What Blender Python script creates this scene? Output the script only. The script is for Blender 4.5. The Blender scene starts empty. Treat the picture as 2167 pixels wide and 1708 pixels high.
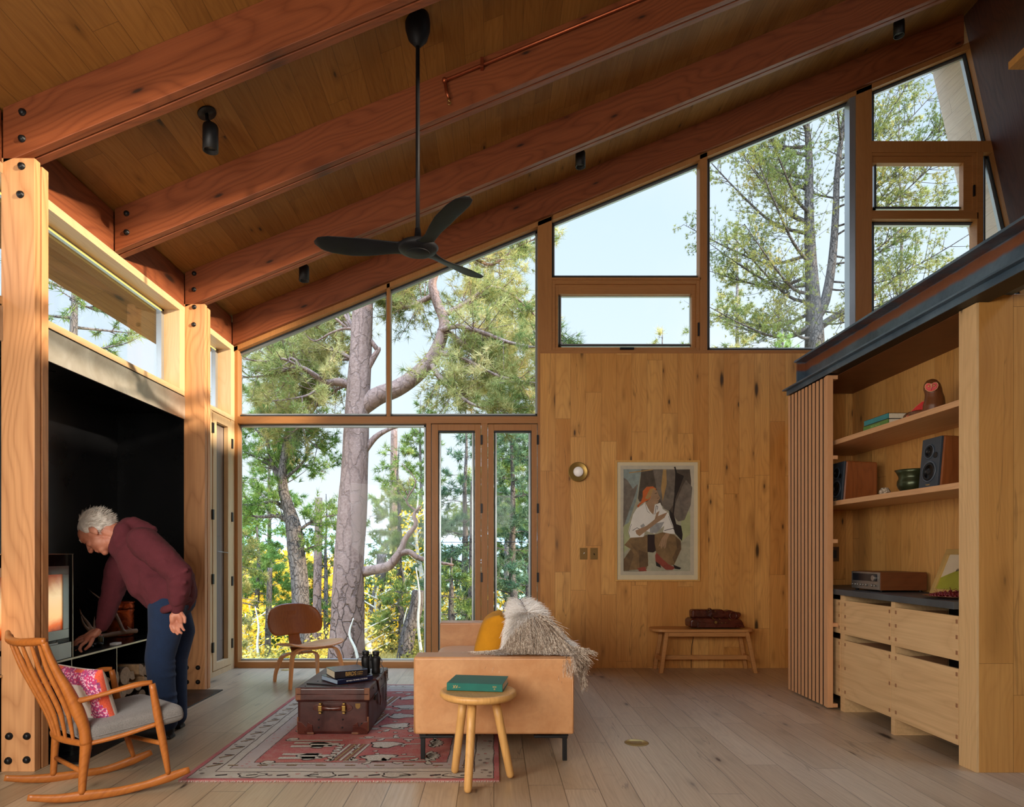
import bpy, bmesh, math, random
import numpy as np
from mathutils import Vector, Matrix, noise as mnoise

random.seed(7)
rng = np.random.default_rng(11)
sc = bpy.context.scene
COL = sc.collection
F = 1400.0      # focal length in pixels of the 2167x1708 frame
CU, CV, CH = 1045.0, 1168.0, 1.25   # vanishing point and eye height

# ---------------------------------------------------------------- camera
cd = bpy.data.cameras.new('camera')
cam = bpy.data.objects.new('camera', cd); COL.objects.link(cam)
cam.location = (0, 0, CH); cam.rotation_euler = (math.pi/2, 0, 0)
cd.sensor_fit = 'HORIZONTAL'; cd.sensor_width = 36.0
cd.lens = 36.0*F/2167.0
cd.shift_x = (1083.5-CU)/2167.0
cd.shift_y = (CV-854.0)/2167.0
cd.clip_start = 0.05; cd.clip_end = 2000
sc.camera = cam

# ---------------------------------------------------------------- view
sc.view_settings.view_transform = 'Standard'
sc.view_settings.look = 'None'
sc.view_settings.exposure = 0.42
sc.view_settings.gamma = 1.0
sc.view_settings.use_curve_mapping = False
sc.cycles.max_bounces = 8
sc.cycles.diffuse_bounces = 5
sc.cycles.glossy_bounces = 3
sc.cycles.transmission_bounces = 4
sc.cycles.transparent_max_bounces = 12
sc.cycles.use_denoising = True
sc.cycles.sample_clamp_indirect = 6.0
sc.cycles.caustics_reflective = False
sc.cycles.caustics_refractive = False

# ---------------------------------------------------------------- sky
wd = bpy.data.worlds.new('sky'); sc.world = wd; wd.use_nodes = True
nt = wd.node_tree; nt.nodes.clear()
tc = nt.nodes.new('ShaderNodeTexCoord')
sep = nt.nodes.new('ShaderNodeSeparateXYZ'); nt.links.new(tc.outputs['Generated'], sep.inputs[0])
cr = nt.nodes.new('ShaderNodeValToRGB'); nt.links.new(sep.outputs['Z'], cr.inputs[0])
e = cr.color_ramp.elements
e[0].position = 0.0; e[0].color = (0.88, 0.94, 1.0, 1)
e[1].position = 1.0; e[1].color = (0.30, 0.52, 0.95, 1)
m = e.new(0.25); m.color = (0.74, 0.87, 1.0, 1)
m = e.new(0.62); m.color = (0.58, 0.76, 1.0, 1)
nz = nt.nodes.new('ShaderNodeTexNoise'); nz.inputs['Scale'].default_value = 2.2; nz.inputs['Detail'].default_value = 6
nt.links.new(tc.outputs['Generated'], nz.inputs['Vector'])
mr = nt.nodes.new('ShaderNodeMapRange'); mr.inputs[1].default_value = 0.5; mr.inputs[2].default_value = 0.75
mr.inputs[3].default_value = 0.0; mr.inputs[4].default_value = 0.6
nt.links.new(nz.outputs[0], mr.inputs[0])
mx = nt.nodes.new('ShaderNodeMix'); mx.data_type = 'RGBA'
nt.links.new(mr.outputs[0], mx.inputs[0]); nt.links.new(cr.outputs[0], mx.inputs[6]); mx.inputs[7].default_value = (0.97, 0.98, 1.0, 1)
# the half of the sky round the low sun (behind the camera) is the brighter one
mg = nt.nodes.new('ShaderNodeMapRange'); mg.inputs[1].default_value = -0.1; mg.inputs[2].default_value = -0.9
mg.inputs[3].default_value = 0.88; mg.inputs[4].default_value = 3.0
nt.links.new(sep.outputs['Y'], mg.inputs[0])
mz = nt.nodes.new('ShaderNodeMapRange'); mz.inputs[1].default_value = 0.64; mz.inputs[2].default_value = 0.82
mz.inputs[3].default_value = 1.0; mz.inputs[4].default_value = 13.5
nt.links.new(sep.outputs['Z'], mz.inputs[0])
mm = nt.nodes.new('ShaderNodeMath'); mm.operation = 'MULTIPLY'
nt.links.new(mg.outputs[0], mm.inputs[0]); nt.links.new(mz.outputs[0], mm.inputs[1])
bg = nt.nodes.new('ShaderNodeBackground'); nt.links.new(mx.outputs[2], bg.inputs[0]); nt.links.new(mm.outputs[0], bg.inputs[1])
wo = nt.nodes.new('ShaderNodeOutputWorld'); nt.links.new(bg.outputs[0], wo.inputs[0])

# ---------------------------------------------------------------- sun, and added fill lights in place of unseen windows
def lamp(name, kind, loc, direction, energy, color, **kw):
    ld = bpy.data.lights.new(name, kind); ld.energy = energy; ld.color = color
    for k, v in kw.items(): setattr(ld, k, v)
    o = bpy.data.objects.new(name, ld); COL.objects.link(o); o.location = loc
    o.rotation_euler = Vector(direction).to_track_quat('-Z', 'Y').to_euler()
    return o
SUN_DIR = (-0.88, 0.38, -0.27)
lamp('sun', 'SUN', (20, -20, 8), SUN_DIR, 7.0, (1.0, 0.83, 0.63), angle=math.radians(1.2))
lamp('rear_fill', 'AREA', (-1.15, -1.42, 1.7), (0.10, 1, -0.42), 185.0, (1.0, 0.95, 0.88), shape='RECTANGLE', size=3.2, size_y=1.9)  # added area light; the rear wall has no window
lamp('side_fill', 'AREA', (-2.6, 1.2, 1.7), (1.0, 0.75, -0.10), 85.0, (1.0, 0.94, 0.85), shape='RECTANGLE', size=1.6, size_y=1.8)  # added area light that brightens the wall and niche on the right
# ================================================================ helpers
def at(u, v, Y):
    return Vector(((u-CU)*Y/F, Y, CH-(v-CV)*Y/F))
def X_(u, Y): return (u-CU)*Y/F
def Z_(v, Y): return CH-(v-CV)*Y/F

class MB:
    def __init__(s): s.v = []; s.f = []; s.m = []; s.sm = []
    def add(s, vs, fs, mi=0, smooth=False):
        b = len(s.v); s.v.extend([tuple(p) for p in vs])
        for f in fs: s.f.append([b+i for i in f]); s.m.append(mi); s.sm.append(smooth)
        return s
    def box(s, a, b, mi=0):
        x0, y0, z0 = [min(a[i], b[i]) for i in range(3)]; x1, y1, z1 = [max(a[i], b[i]) for i in range(3)]
        return s.add([(x0,y0,z0),(x1,y0,z0),(x1,y1,z0),(x0,y1,z0),(x0,y0,z1),(x1,y0,z1),(x1,y1,z1),(x0,y1,z1)],
              [(0,3,2,1),(4,5,6,7),(0,1,5,4),(1,2,6,5),(2,3,7,6),(3,0,4,7)], mi)
    def obox(s, c, ax, ay, az, mi=0):
        c = Vector(c); ax = Vector(ax); ay = Vector(ay); az = Vector(az)
        if ax.cross(ay).dot(az) < 0: az = -az
        vs = [c+ax*i+ay*j+az*k for k in (-1, 1) for (i, j) in ((-1,-1),(1,-1),(1,1),(-1,1))]
        return s.add(vs, [(0,3,2,1),(4,5,6,7),(0,1,5,4),(1,2,6,5),(2,3,7,6),(3,0,4,7)], mi)
    def prism(s, pts, off, mi=0):
        """polygon (3d points) extruded by the vector off"""
        n = len(pts); off = Vector(off); pts = [Vector(p) for p in pts]
        nn = Vector((0, 0, 0))
        for i in range(n): nn += pts[i].cross(pts[(i+1) % n])
        if nn.dot(off) > 0: pts.reverse()
        vs = pts+[p+off for p in pts]
        return s.add(vs, [list(range(n)), list(range(2*n-1, n-1, -1))]+[(i, i+n, (i+1) % n+n, (i+1) % n) for i in range(n)], mi)
    def loft(s, rings, mi=0, caps=True, smooth=True, closed=True):
        n = len(rings[0]); vs = [p for r in rings for p in r]; fs = []
        for k in range(len(rings)-1):
            for i in range(n if closed else n-1):
                j = (i+1) % n
                fs.append((k*n+i, k*n+j, (k+1)*n+j, (k+1)*n+i))
        if caps and closed:
            fs.append(list(range(n-1, -1, -1))); fs.append([(len(rings)-1)*n+i for i in range(n)])
        return s.add(vs, fs, mi, smooth)
    def tube(s, path, r, n=10, mi=0, sq=1.0, smooth=True, up=None):
        """round (or flattened by sq) tube along path; r number or list"""
        P = [Vector(p) for p in path]; m = len(P)
        R = [r]*m if not hasattr(r, '__len__') else list(r)
        rings = []; prev = None
        for i in range(m):
            t = (P[min(i+1, m-1)]-P[max(i-1, 0)])
            if t.length < 1e-9: t = Vector((0, 0, 1))
            t.normalize()
            if prev is None:
                a = Vector(up) if up is not None else (Vector((0, 0, 1)) if abs(t.z) < 0.9 else Vector((1, 0, 0)))
            else: a = prev
            a = a-t*a.dot(t)
            if a.length < 1e-6: a = t.orthogonal()
            a.normalize(); prev = a; b = t.cross(a)
            rings.append([P[i]+(a*math.cos(q)*sq+b*math.sin(q))*R[i] for q in [2*math.pi*k/n for k in range(n)]])
        return s.loft(rings, mi, True, smooth)
    def cyl(s, p0, p1, r0, r1=None, n=24, mi=0, smooth=True):
        p0 = Vector(p0); p1 = Vector(p1); t = (p1-p0).normalized(); a = t.orthogonal().normalized(); b = t.cross(a)
        r1 = r0 if r1 is None else r1
        rg = lambda p, r: [p+(a*math.cos(q)+b*math.sin(q))*r for q in [2*math.pi*k/n for k in range(n)]]
        base = len(s.f)
        s.loft([rg(p0, r0), rg(p1, r1)], mi, True, smooth)
        s.sm[-1] = False; s.sm[-2] = False
        return s
    def lathe(s, c, prof, axis=(0,0,1), n=32, mi=0, smooth=True):
        c = Vector(c); t = Vector(axis).normalized(); a = t.orthogonal().normalized(); b = t.cross(a)
        rings = [[c+t*h+(a*math.cos(q)+b*math.sin(q))*max(r, 1e-4) for q in [2*math.pi*k/n for k in range(n)]] for r, h in prof]
        return s.loft(rings, mi, True, smooth)
    def ell(s, c, rx, ry=None, rz=None, R=None, n=20, m=12, mi=0):
        ry = rx if ry is None else ry; rz = rx if rz is None else rz
        c = Vector(c); R = R or Matrix.Identity(3)
        rings = []
        for i in range(m+1):
            th = math.pi*(i/m); th = min(max(th, 0.02), math.pi-0.02)
            rings.append([c+R@Vector((rx*math.sin(th)*math.cos(q), ry*math.sin(th)*math.sin(q), -rz*math.cos(th))) for q in [2*math.pi*k/n for k in range(n)]])
        return s.loft(rings, mi, True, True)
    def torus(s, c, axis, R, r, n=32, k=8, mi=0):
        c = Vector(c); t = Vector(axis).normalized(); a = t.orthogonal().normalized(); b = t.cross(a)
        vs = []; fs = []
        for i in range(n):
            q = 2*math.pi*i/n; d = a*math.cos(q)+b*math.sin(q)
            for j in range(k):
                w = 2*math.pi*j/k; vs.append(c+d*(R+r*math.cos(w))+t*r*math.sin(w))
        for i in range(n):
            for j in range(k):
                fs.append((i*k+j, ((i+1) % n)*k+j, ((i+1) % n)*k+(j+1) % k, i*k+(j+1) % k))
        return s.add(vs, fs, mi, True)
    def build(s, name, mats, parent=None, bevel=0, seg=2, smooth=None, sub=0):
        me = bpy.data.meshes.new(name)
        inv = WM.get(parent.name) if parent is not None else None
        vs = s.v
        if inv is not None: vs = [tuple(inv@Vector(p)) for p in vs]
        me.from_pydata(vs, [], s.f)
        if not isinstance(mats, (list, tuple)): mats = [mats]
        for mt in mats: me.materials.append(mt)
        if len(mats) > 1: me.polygons.foreach_set('material_index', s.m)
        me.polygons.foreach_set('use_smooth', [True]*len(s.f) if smooth else ([False]*len(s.f) if smooth is False else s.sm))
        me.update()
        o = bpy.data.objects.new(name, me); COL.objects.link(o)
        if parent is not None:
            o.parent = parent
            WM[o.name] = inv
        else: WM[o.name] = None
        if bevel:
            b = o.modifiers.new('b', 'BEVEL'); b.width = bevel; b.segments = seg; b.limit_method = 'ANGLE'; b.angle_limit = math.radians(35)
            b.harden_normals = False
        if sub:
            b = o.modifiers.new('s', 'SUBSURF'); b.levels = sub; b.render_levels = sub
        return o
WM = {}
def tag(o, label=None, cat=None, group=None, kind=None):
    if label: o['label'] = label
    if cat: o['category'] = cat
    if group: o['group'] = group
    if kind: o['kind'] = kind
    return o
def thing(name, label, cat, loc=(0,0,0), group=None, rz=0.0, kind=None):
    o = bpy.data.objects.new(name, None); COL.objects.link(o); o.empty_display_size = 0.1
    o.location = loc; o.rotation_euler = (0, 0, rz)
    M = Matrix.Translation(Vector(loc))@Matrix.Rotation(rz, 4, 'Z')
    WM[o.name] = M.inverted()
    return tag(o, label, cat, group, kind)
def structure(name, loc=(0,0,0)):
    o = bpy.data.objects.new(name, None); COL.objects.link(o); o.location = loc; o.empty_display_size = 0.1
    WM[o.name] = Matrix.Translation(-Vector(loc)); o['kind'] = 'structure'
    return o
def S(o): o['kind'] = 'structure'; return o
def copy_tree(o, loc=None, parent=None, rz=None):
    c = o.copy(); COL.objects.link(c); c.parent = parent
    if loc is not None: c.location = loc
    if rz is not None: c.rotation_euler = (0, 0, rz)
    for ch in list(o.children): copy_tree(ch, None, c)
    return c
def remesh(o, voxel, smooth=4, fac=0.5):
    r = o.modifiers.new('r', 'REMESH'); r.mode = 'VOXEL'; r.voxel_size = voxel; r.use_smooth_shade = True
    if smooth:
        q = o.modifiers.new('q', 'SMOOTH'); q.iterations = smooth; q.factor = fac
    return o
def crom(P, k=6):
    """Catmull-Rom resample"""
    P = [Vector(p) for p in P]
    if len(P) < 3: return P
    Q = [P[0]*2-P[1]]+P+[P[-1]*2-P[-2]]; out = []
    for i in range(1, len(Q)-2):
        for j in range(k):
            t = j/k; a, b, c, d = Q[i-1], Q[i], Q[i+1], Q[i+2]
            out.append(0.5*((2*b)+(-a+c)*t+(2*a-5*b+4*c-d)*t*t+(-a+3*b-3*c+d)*t**3))
    out.append(P[-1]); return out
def lerp(a, b, t): return a+(b-a)*t
def rad_list(vals, n):
    return [float(np.interp(i/(n-1), np.linspace(0, 1, len(vals)), vals)) for i in range(n)]

def fast_mesh(name, V, Fc, mat, parent=None, smooth=False):
    me = bpy.data.meshes.new(name)
    V = np.asarray(V, dtype=np.float32)
    inv = WM.get(parent.name) if parent is not None else None
    if inv is not None:
        t = np.array(inv.translation, dtype=np.float32); V = V+t
    Fc = np.asarray(Fc, dtype=np.int32); k = Fc.shape[1]
    me.vertices.add(len(V)); me.vertices.foreach_set('co', V.ravel())
    me.loops.add(Fc.size); me.loops.foreach_set('vertex_index', Fc.ravel())
    me.polygons.add(len(Fc)); me.polygons.foreach_set('loop_start', np.arange(0, Fc.size, k, dtype=np.int32))
    try: me.polygons.foreach_set('loop_total', np.full(len(Fc), k, dtype=np.int32))
    except Exception: pass
    if smooth: me.polygons.foreach_set('use_smooth', np.ones(len(Fc), dtype=bool))
    me.materials.append(mat); me.update(calc_edges=True); me.validate()
    o = bpy.data.objects.new(name, me); COL.objects.link(o)
    if parent is not None: o.parent = parent; WM[o.name] = inv
    return o

# ================================================================ materials
class G:
    def __init__(s, name):
        s.mat = bpy.data.materials.new(name); s.mat.use_nodes = True
        s.nt = s.mat.node_tree; s.nt.nodes.clear()
        s.out = s.nt.nodes.new('ShaderNodeOutputMaterial')
    def n(s, t, **kw):
        nd = s.nt.nodes.new('ShaderNode'+t)
        for k, v in kw.items(): setattr(nd, k, v)
        return nd
    def link(s, a, b): s.nt.links.new(a, b)
    def inp(s, node, key, val):
        i = node.inputs[key]
        if isinstance(val, bpy.types.NodeSocket): s.link(val, i)
        elif val is not None: i.default_value = val
    def math(s, op, a, b=None, c=None, clamp=False):
        nd = s.n('Math', operation=op, use_clamp=clamp); s.inp(nd, 0, a)
        if b is not None: s.inp(nd, 1, b)
        if c is not None: s.inp(nd, 2, c)
        return nd.outputs[0]
    def vmath(s, op, a, b=None, scale=None):
        nd = s.n('VectorMath', operation=op); s.inp(nd, 0, a)
        if b is not None: s.inp(nd, 1, b)
        if scale is not None: s.inp(nd, 3, scale)
        return nd
    def mr(s, x, a, b, c=0.0, d=1.0, smooth=False):
        nd = s.n('MapRange'); nd.interpolation_type = 'SMOOTHSTEP' if smooth else 'LINEAR'
        s.inp(nd, 0, x)
        for i, v in zip((1, 2, 3, 4), (a, b, c, d)): s.inp(nd, i, v)
        return nd.outputs[0]
    def mix(s, f, a, b, blend='MIX'):
        nd = s.n('Mix', data_type='RGBA', blend_type=blend); nd.clamp_factor = True
        s.inp(nd, 0, f)
        s.inp(nd, 6, a if not isinstance(a, tuple) else (*a[:3], 1)); s.inp(nd, 7, b if not isinstance(b, tuple) else (*b[:3], 1))
        return nd.outputs[2]
    def xyz(s, x, y, z):
        nd = s.n('CombineXYZ'); s.inp(nd, 0, x); s.inp(nd, 1, y); s.inp(nd, 2, z); return nd.outputs[0]
    def noise(s, vec, scale, detail=3, rough=0.55, dist=0.0):
        nd = s.n('TexNoise'); s.inp(nd, 'Vector', vec); s.inp(nd, 'Scale', scale); s.inp(nd, 'Detail', detail)
        s.inp(nd, 'Roughness', rough); s.inp(nd, 'Distortion', dist); return nd.outputs[0]
    def bsdf(s, color, rough=0.5, metal=0.0, bump=None, bstr=0.3, bdist=0.01, spec=0.5, emit=None, estr=0.0, sheen=0.0, coat=0.0, trans=0.0):
        b = s.n('BsdfPrincipled')
        s.inp(b, 'Base Color', color if not isinstance(color, tuple) else (*color[:3], 1))
        s.inp(b, 'Roughness', rough); s.inp(b, 'Metallic', metal); s.inp(b, 'Specular IOR Level', spec)
        if sheen: s.inp(b, 'Sheen Weight', sheen)
        if coat: s.inp(b, 'Coat Weight', coat)
        if trans: s.inp(b, 'Transmission Weight', trans)
        if emit is not None: s.inp(b, 'Emission Color', emit if not isinstance(emit, tuple) else (*emit[:3], 1)); s.inp(b, 'Emission Strength', estr)
        if bump is not None:
            bp = s.n('Bump'); s.inp(bp, 'Strength', bstr); s.inp(bp, 'Distance', bdist); s.inp(bp, 'Height', bump); s.link(bp.outputs[0], b.inputs['Normal'])
        s.link(b.outputs[0], s.out.inputs[0]); s.b = b
        return s.mat
    def obj(s): return s.n('TexCoord').outputs['Object']
    def pos(s): return s.n('NewGeometry').outputs['Position']

def srgb(r, g, b):
    f = lambda c: ((c/255+0.055)/1.055)**2.4 if c/255 > 0.04045 else c/255/12.92
    return (f(r), f(g), f(b))

def plain(name, col, rough=0.5, metal=0.0, var=0.12, scale=8, bstr=0.15, **kw):
    g = G(name); p = g.obj(); nz = g.noise(p, scale, 4)
    c = g.mix(g.mr(nz, 0.3, 0.7), tuple(x*(1-var) for x in col), tuple(min(1, x*(1+var)) for x in col))
    return g.bsdf(c, rough, metal, bump=nz if bstr else None, bstr=bstr, **kw)

def wood(name, c1, c2, L=(0,0,1), Wd=(1,0,0), pw=0, pl=0, knots=0.0, gs=1.0, rough=0.45, contrast=1.0, ring=0.35, world=True, dark=0.35, crack=0.0, seam=0.0012, spec=0.4, ks=1.0):
    """timber: l runs with the grain, w across; optional planks, knots, growth rings"""
    g = G(name); P = g.pos() if world else g.obj()
    Lv = Vector(L).normalized(); Wv = Vector(Wd).normalized(); Nv = Lv.cross(Wv)
    l = g.vmath('DOT_PRODUCT', P, tuple(Lv)).outputs['Value']; w = g.vmath('DOT_PRODUCT', P, tuple(Wv)).outputs['Value']
    n = g.vmath('DOT_PRODUCT', P, tuple(Nv)).outputs['Value']
    rnd = 0.5; seamf = None
    if pw:
        br = g.n('TexBrick'); br.offset = 0.37; br.offset_frequency = 2; br.squash = 1.0
        # unequal plank ends: shift each row by a random amount
        row = g.math('FLOOR', g.math('DIVIDE', w, pw))
        wn = g.n('TexWhiteNoise', noise_dimensions='1D'); g.inp(wn, 'W', row)
        l2 = g.math('ADD', l, g.math('MULTIPLY', wn.outputs['Value'], pl*0.9))
        g.inp(br, 'Vector', g.xyz(l2, w, 0.0)); g.inp(br, 'Scale', 1.0); g.inp(br, 'Mortar Size', seam); g.inp(br, 'Mortar Smooth', 0.1)
        g.inp(br, 'Brick Width', pl); g.inp(br, 'Row Height', pw); g.inp(br, 'Bias', 0.0)
        g.inp(br, 'Color1', (0, 0, 0, 1)); g.inp(br, 'Color2', (1, 1, 1, 1)); g.inp(br, 'Mortar', (0.5, 0.5, 0.5, 1))
        rnd = g.n('SeparateColor'); g.link(br.outputs['Color'], rnd.inputs[0]); rnd = rnd.outputs[0]; seamf = br.outputs['Fac']
        lo = g.math('MULTIPLY', rnd, 37.0)
    else: lo = 0.0
    ll = g.math('ADD', l, lo)
    # warped field for cathedral grain
    wv = g.noise(g.xyz(g.math('MULTIPLY', ll, 0.9*gs), g.math('MULTIPLY', w, 3.2*gs), g.math('MULTIPLY', n, 3.2*gs)), 1.0, 2, 0.5)
    rg = g.math('ADD', g.math('MULTIPLY', wv, 16.0), g.math('MULTIPLY', w, 22.0*gs))
    rg = g.math('ADD', rg, g.math('MULTIPLY', n, 18.0*gs))
    rings = g.math('ABSOLUTE', g.math('SINE', g.math('MULTIPLY', rg, 3.2)))
    rings = g.math('POWER', rings, 0.6)
    fine = g.noise(g.xyz(g.math('MULTIPLY', ll, 2.2*gs), g.math('MULTIPLY', w, 95*gs), g.math('MULTIPLY', n, 95*gs)), 1.0, 4, 0.6)
    broad = g.noise(g.xyz(g.math('MULTIPLY', ll, 0.8), g.math('MULTIPLY', w, 7), g.math('MULTIPLY', n, 7)), 1.0, 3, 0.6)
    t = g.math('ADD', g.math('MULTIPLY', rnd, 0.55 if pw else 0.0), g.math('MULTIPLY', broad, 0.6))
    t = g.math('SUBTRACT', t, 0.05 if pw else -0.2)
    col = g.mix(t, c1, c2)
    k = g.math('MULTIPLY', g.math('SUBTRACT', 1.0, rings), ring)
    k = g.math('ADD', k, g.math('MULTIPLY', g.mr(fine, 0.35, 0.75), 0.28*contrast))
    col = g.mix(k, col, tuple(x*y for x, y in zip(c1, (0.50, 0.40, 0.33))), 'MIX')
    if knots:
        for (sl, sw, th, pr) in ((1.1*ks, 4.4*ks, 0.12, 0.62*knots), (3.0*ks, 10.0*ks, 0.13, 0.34*knots)):
            vo = g.n('TexVoronoi'); vo.feature = 'F1'
            g.inp(vo, 'Vector', g.xyz(g.math('MULTIPLY', ll, sl), g.math('MULTIPLY', w, sw), 0.0)); g.inp(vo, 'Scale', 1.0); g.inp(vo, 'Randomness', 1.0)
            sp = g.n('SeparateColor'); g.link(vo.outputs['Color'], sp.inputs[0])
            has = g.math('LESS_THAN', sp.outputs[0], pr)
            dd = g.math('ADD', vo.outputs['Distance'], g.math('MULTIPLY', g.math('SUBTRACT', fine, 0.5), 0.10))
            spot = g.math('MULTIPLY', g.mr(dd, th, th*0.35, smooth=True), has)
            halo = g.math('MULTIPLY', g.mr(dd, th*2.8, th*0.5, smooth=True), has)
            col = g.mix(g.math('MULTIPLY', halo, 0.45), col, tuple(x*0.45 for x in c1))
            col = g.mix(g.math('MULTIPLY', spot, 0.9), col, (0.018, 0.011, 0.007))
    if crack:
        cn = g.noise(g.xyz(g.math('MULTIPLY', ll, 0.7), g.math('MULTIPLY', w, 9), g.math('MULTIPLY', n, 9)), 1.0, 3, 0.5, 0.6)
        c0 = g.mr(g.math('ABSOLUTE', g.math('SUBTRACT', cn, 0.66)), 0.012, 0.0)
        col = g.mix(g.math('MULTIPLY', c0, crack), col, (0.03, 0.018, 0.01))
    if seamf is not None: col = g.mix(g.math('MULTIPLY', seamf, 0.75), col, tuple(x*0.15 for x in c1))
    bm_ = g.math('SUBTRACT', g.math('MULTIPLY', fine, 0.3), seamf) if seamf is not None else fine
    return g.bsdf(col, g.mr(fine, 0.3, 0.8, rough*0.85, min(1, rough*1.2)), 0.0, bump=bm_, bstr=0.18, bdist=0.004, spec=spec)

def fabric(name, c1, c2, scale=420, rough=0.95, sheen=0.2, bstr=0.5, world=False):
    g = G(name); P = g.obj()
    nz = g.noise(P, scale, 2, 0.6); n2 = g.noise(P, 14, 3)
    col = g.mix(g.mr(nz, 0.3, 0.7), c1, c2); col = g.mix(g.mr(n2, 0.3, 0.7, 0, 0.25), col, tuple(x*0.6 for x in c1))
    return g.bsdf(col, rough, bump=nz, bstr=bstr, bdist=0.002, sheen=sheen)

def leather(name, c1, c2, rough=0.42, scale=160, dark=0.5):
    g = G(name); P = g.obj()
    vo = g.n('TexVoronoi'); g.inp(vo, 'Vector', P); g.inp(vo, 'Scale', scale)
    n2 = g.noise(P, 5, 5, 0.65, 0.8)
    col = g.mix(g.mr(n2, 0.35, 0.68), c1, c2)
    col = g.mix(g.mr(g.noise(P, 30, 4), 0.5, 0.8, 0, 0.35), col, tuple(x*dark for x in c1))
    return g.bsdf(col, g.mr(n2, 0.3, 0.7, rough*0.8, rough*1.25), bump=vo.outputs['Distance'], bstr=0.12, bdist=0.001, spec=0.5)

def leafmat(name, cols, scale=2.5, tr=0.35, rough=0.6):
    """foliage with real colour variety from twig to twig"""
    g = G(name); P = g.pos()
    n1 = g.noise(P, scale, 3, 0.6); n2 = g.noise(P, 23.0, 2, 0.5)
    t = g.math('ADD', g.math('MULTIPLY', n1, 0.75), g.math('MULTIPLY', n2, 0.45))
    rp = g.n('ValToRGB'); g.inp(rp, 0, g.mr(t, 0.35, 0.85))
    el = rp.color_ramp.elements; el[0].color = (*cols[0], 1); el[1].color = (*cols[-1], 1)
    for i in range(1, len(cols)-1):
        x = el.new(i/(len(cols)-1)); x.color = (*cols[i], 1)
    d = g.n('BsdfDiffuse'); g.link(rp.outputs[0], d.inputs[0])
    tt = g.n('BsdfTranslucent'); g.link(rp.outputs[0], tt.inputs[0])
    mx = g.n('MixShader'); mx.inputs[0].default_value = tr
    g.link(d.outputs[0], mx.inputs[1]); g.link(tt.outputs[0], mx.inputs[2]); g.link(mx.outputs[0], g.out.inputs[0])
    return g.mat

def barkmat(name, c1, c2, cdark, sc_=9.0, plate=True, foot=False):
    g = G(name); P = g.pos()
    sx = g.n('Mapping'); g.link(P, sx.inputs[0]); sx.inputs['Scale'].default_value = (1, 1, 0.38)
    vo = g.n('TexVoronoi'); vo.feature = 'DISTANCE_TO_EDGE'
    nd = g.vmath('ADD', sx.outputs[0], g.vmath('SCALE', g.n('TexNoise').outputs['Color'] if False else sx.outputs[0], scale=0.0).outputs[0])
    wob = g.n('TexNoise'); g.link(P, wob.inputs['Vector']); wob.inputs['Scale'].default_value = 5; wob.inputs['Detail'].default_value = 4
    wv = g.vmath('ADD', sx.outputs[0], g.vmath('SCALE', wob.outputs['Color'], scale=0.16).outputs[0])
    g.link(wv.outputs[0], vo.inputs['Vector']); vo.inputs['Scale'].default_value = sc_
    n1 = g.noise(P, 26, 5, 0.7); n2 = g.noise(P, 2.0, 3, 0.5)
    col = g.mix(g.mr(n1, 0.3, 0.7), c1, c2); col = g.mix(g.mr(n2, 0.35, 0.65, 0, 0.5), col, c1)
    crk = g.mr(vo.outputs['Distance'], 0.0, 0.07)
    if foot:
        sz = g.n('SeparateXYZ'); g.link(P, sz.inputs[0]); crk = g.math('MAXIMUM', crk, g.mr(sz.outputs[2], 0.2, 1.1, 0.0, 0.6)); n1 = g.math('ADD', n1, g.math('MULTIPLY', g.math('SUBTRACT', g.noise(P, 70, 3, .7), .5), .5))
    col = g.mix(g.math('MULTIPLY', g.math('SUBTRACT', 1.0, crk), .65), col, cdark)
    h = g.math('ADD', crk, g.math('MULTIPLY', n1, 0.5))
    return g.bsdf(col, 0.9, bump=h, bstr=0.9, bdist=0.03, spec=0.2)

M = {}
OAKW = (srgb(176,124,66), srgb(203,156,96))
M['wall_oak'] = wood('knotty_oak_boards', srgb(190,126,56), srgb(236,184,108), (0,0,1), (1,0,0), pw=0.165, pl=1.65, knots=1.2, ring=0.2, rough=0.42, crack=0.4)
M['wall_oak_side'] = wood('knotty_oak_boards_side', srgb(194,136,66), srgb(224,174,104), (0,0,1), (0,1,0), pw=0.20, pl=2.4, knots=1.0, ring=0.22, rough=0.42, crack=0.3)
M['pillar'] = wood('window_lit_oak_edge', srgb(214,176,122), srgb(226,192,142), (0,0,1), (0,1,0), pw=0, knots=0.5, ring=0.15, rough=0.45)  # oak edge made paler, window light painted into its colour
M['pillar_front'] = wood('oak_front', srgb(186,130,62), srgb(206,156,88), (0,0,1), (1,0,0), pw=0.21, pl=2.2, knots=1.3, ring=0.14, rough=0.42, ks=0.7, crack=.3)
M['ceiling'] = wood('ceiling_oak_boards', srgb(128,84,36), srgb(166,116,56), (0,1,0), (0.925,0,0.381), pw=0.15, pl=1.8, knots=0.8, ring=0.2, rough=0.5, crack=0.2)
M['floor'] = wood('floor_oak_planks', srgb(160,137,106), srgb(206,186,156), (0,1,0), (1,0,0), pw=0.185, pl=1.9, knots=0.85, ring=0.16, rough=0.33, crack=0.5, seam=0.0024, ks=.8, spec=0.85)
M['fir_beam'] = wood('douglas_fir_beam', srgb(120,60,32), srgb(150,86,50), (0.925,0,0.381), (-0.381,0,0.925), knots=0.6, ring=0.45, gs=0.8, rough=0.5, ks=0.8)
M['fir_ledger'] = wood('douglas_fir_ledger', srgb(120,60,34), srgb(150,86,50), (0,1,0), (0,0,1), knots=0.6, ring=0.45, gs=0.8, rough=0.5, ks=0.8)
M['fir_post'] = wood('douglas_fir_post', srgb(206,142,90), srgb(228,176,124), (0,0,1), (1,0,0), knots=0.35, ring=0.40, gs=0.7, rough=0.5, ks=0.8)
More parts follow.
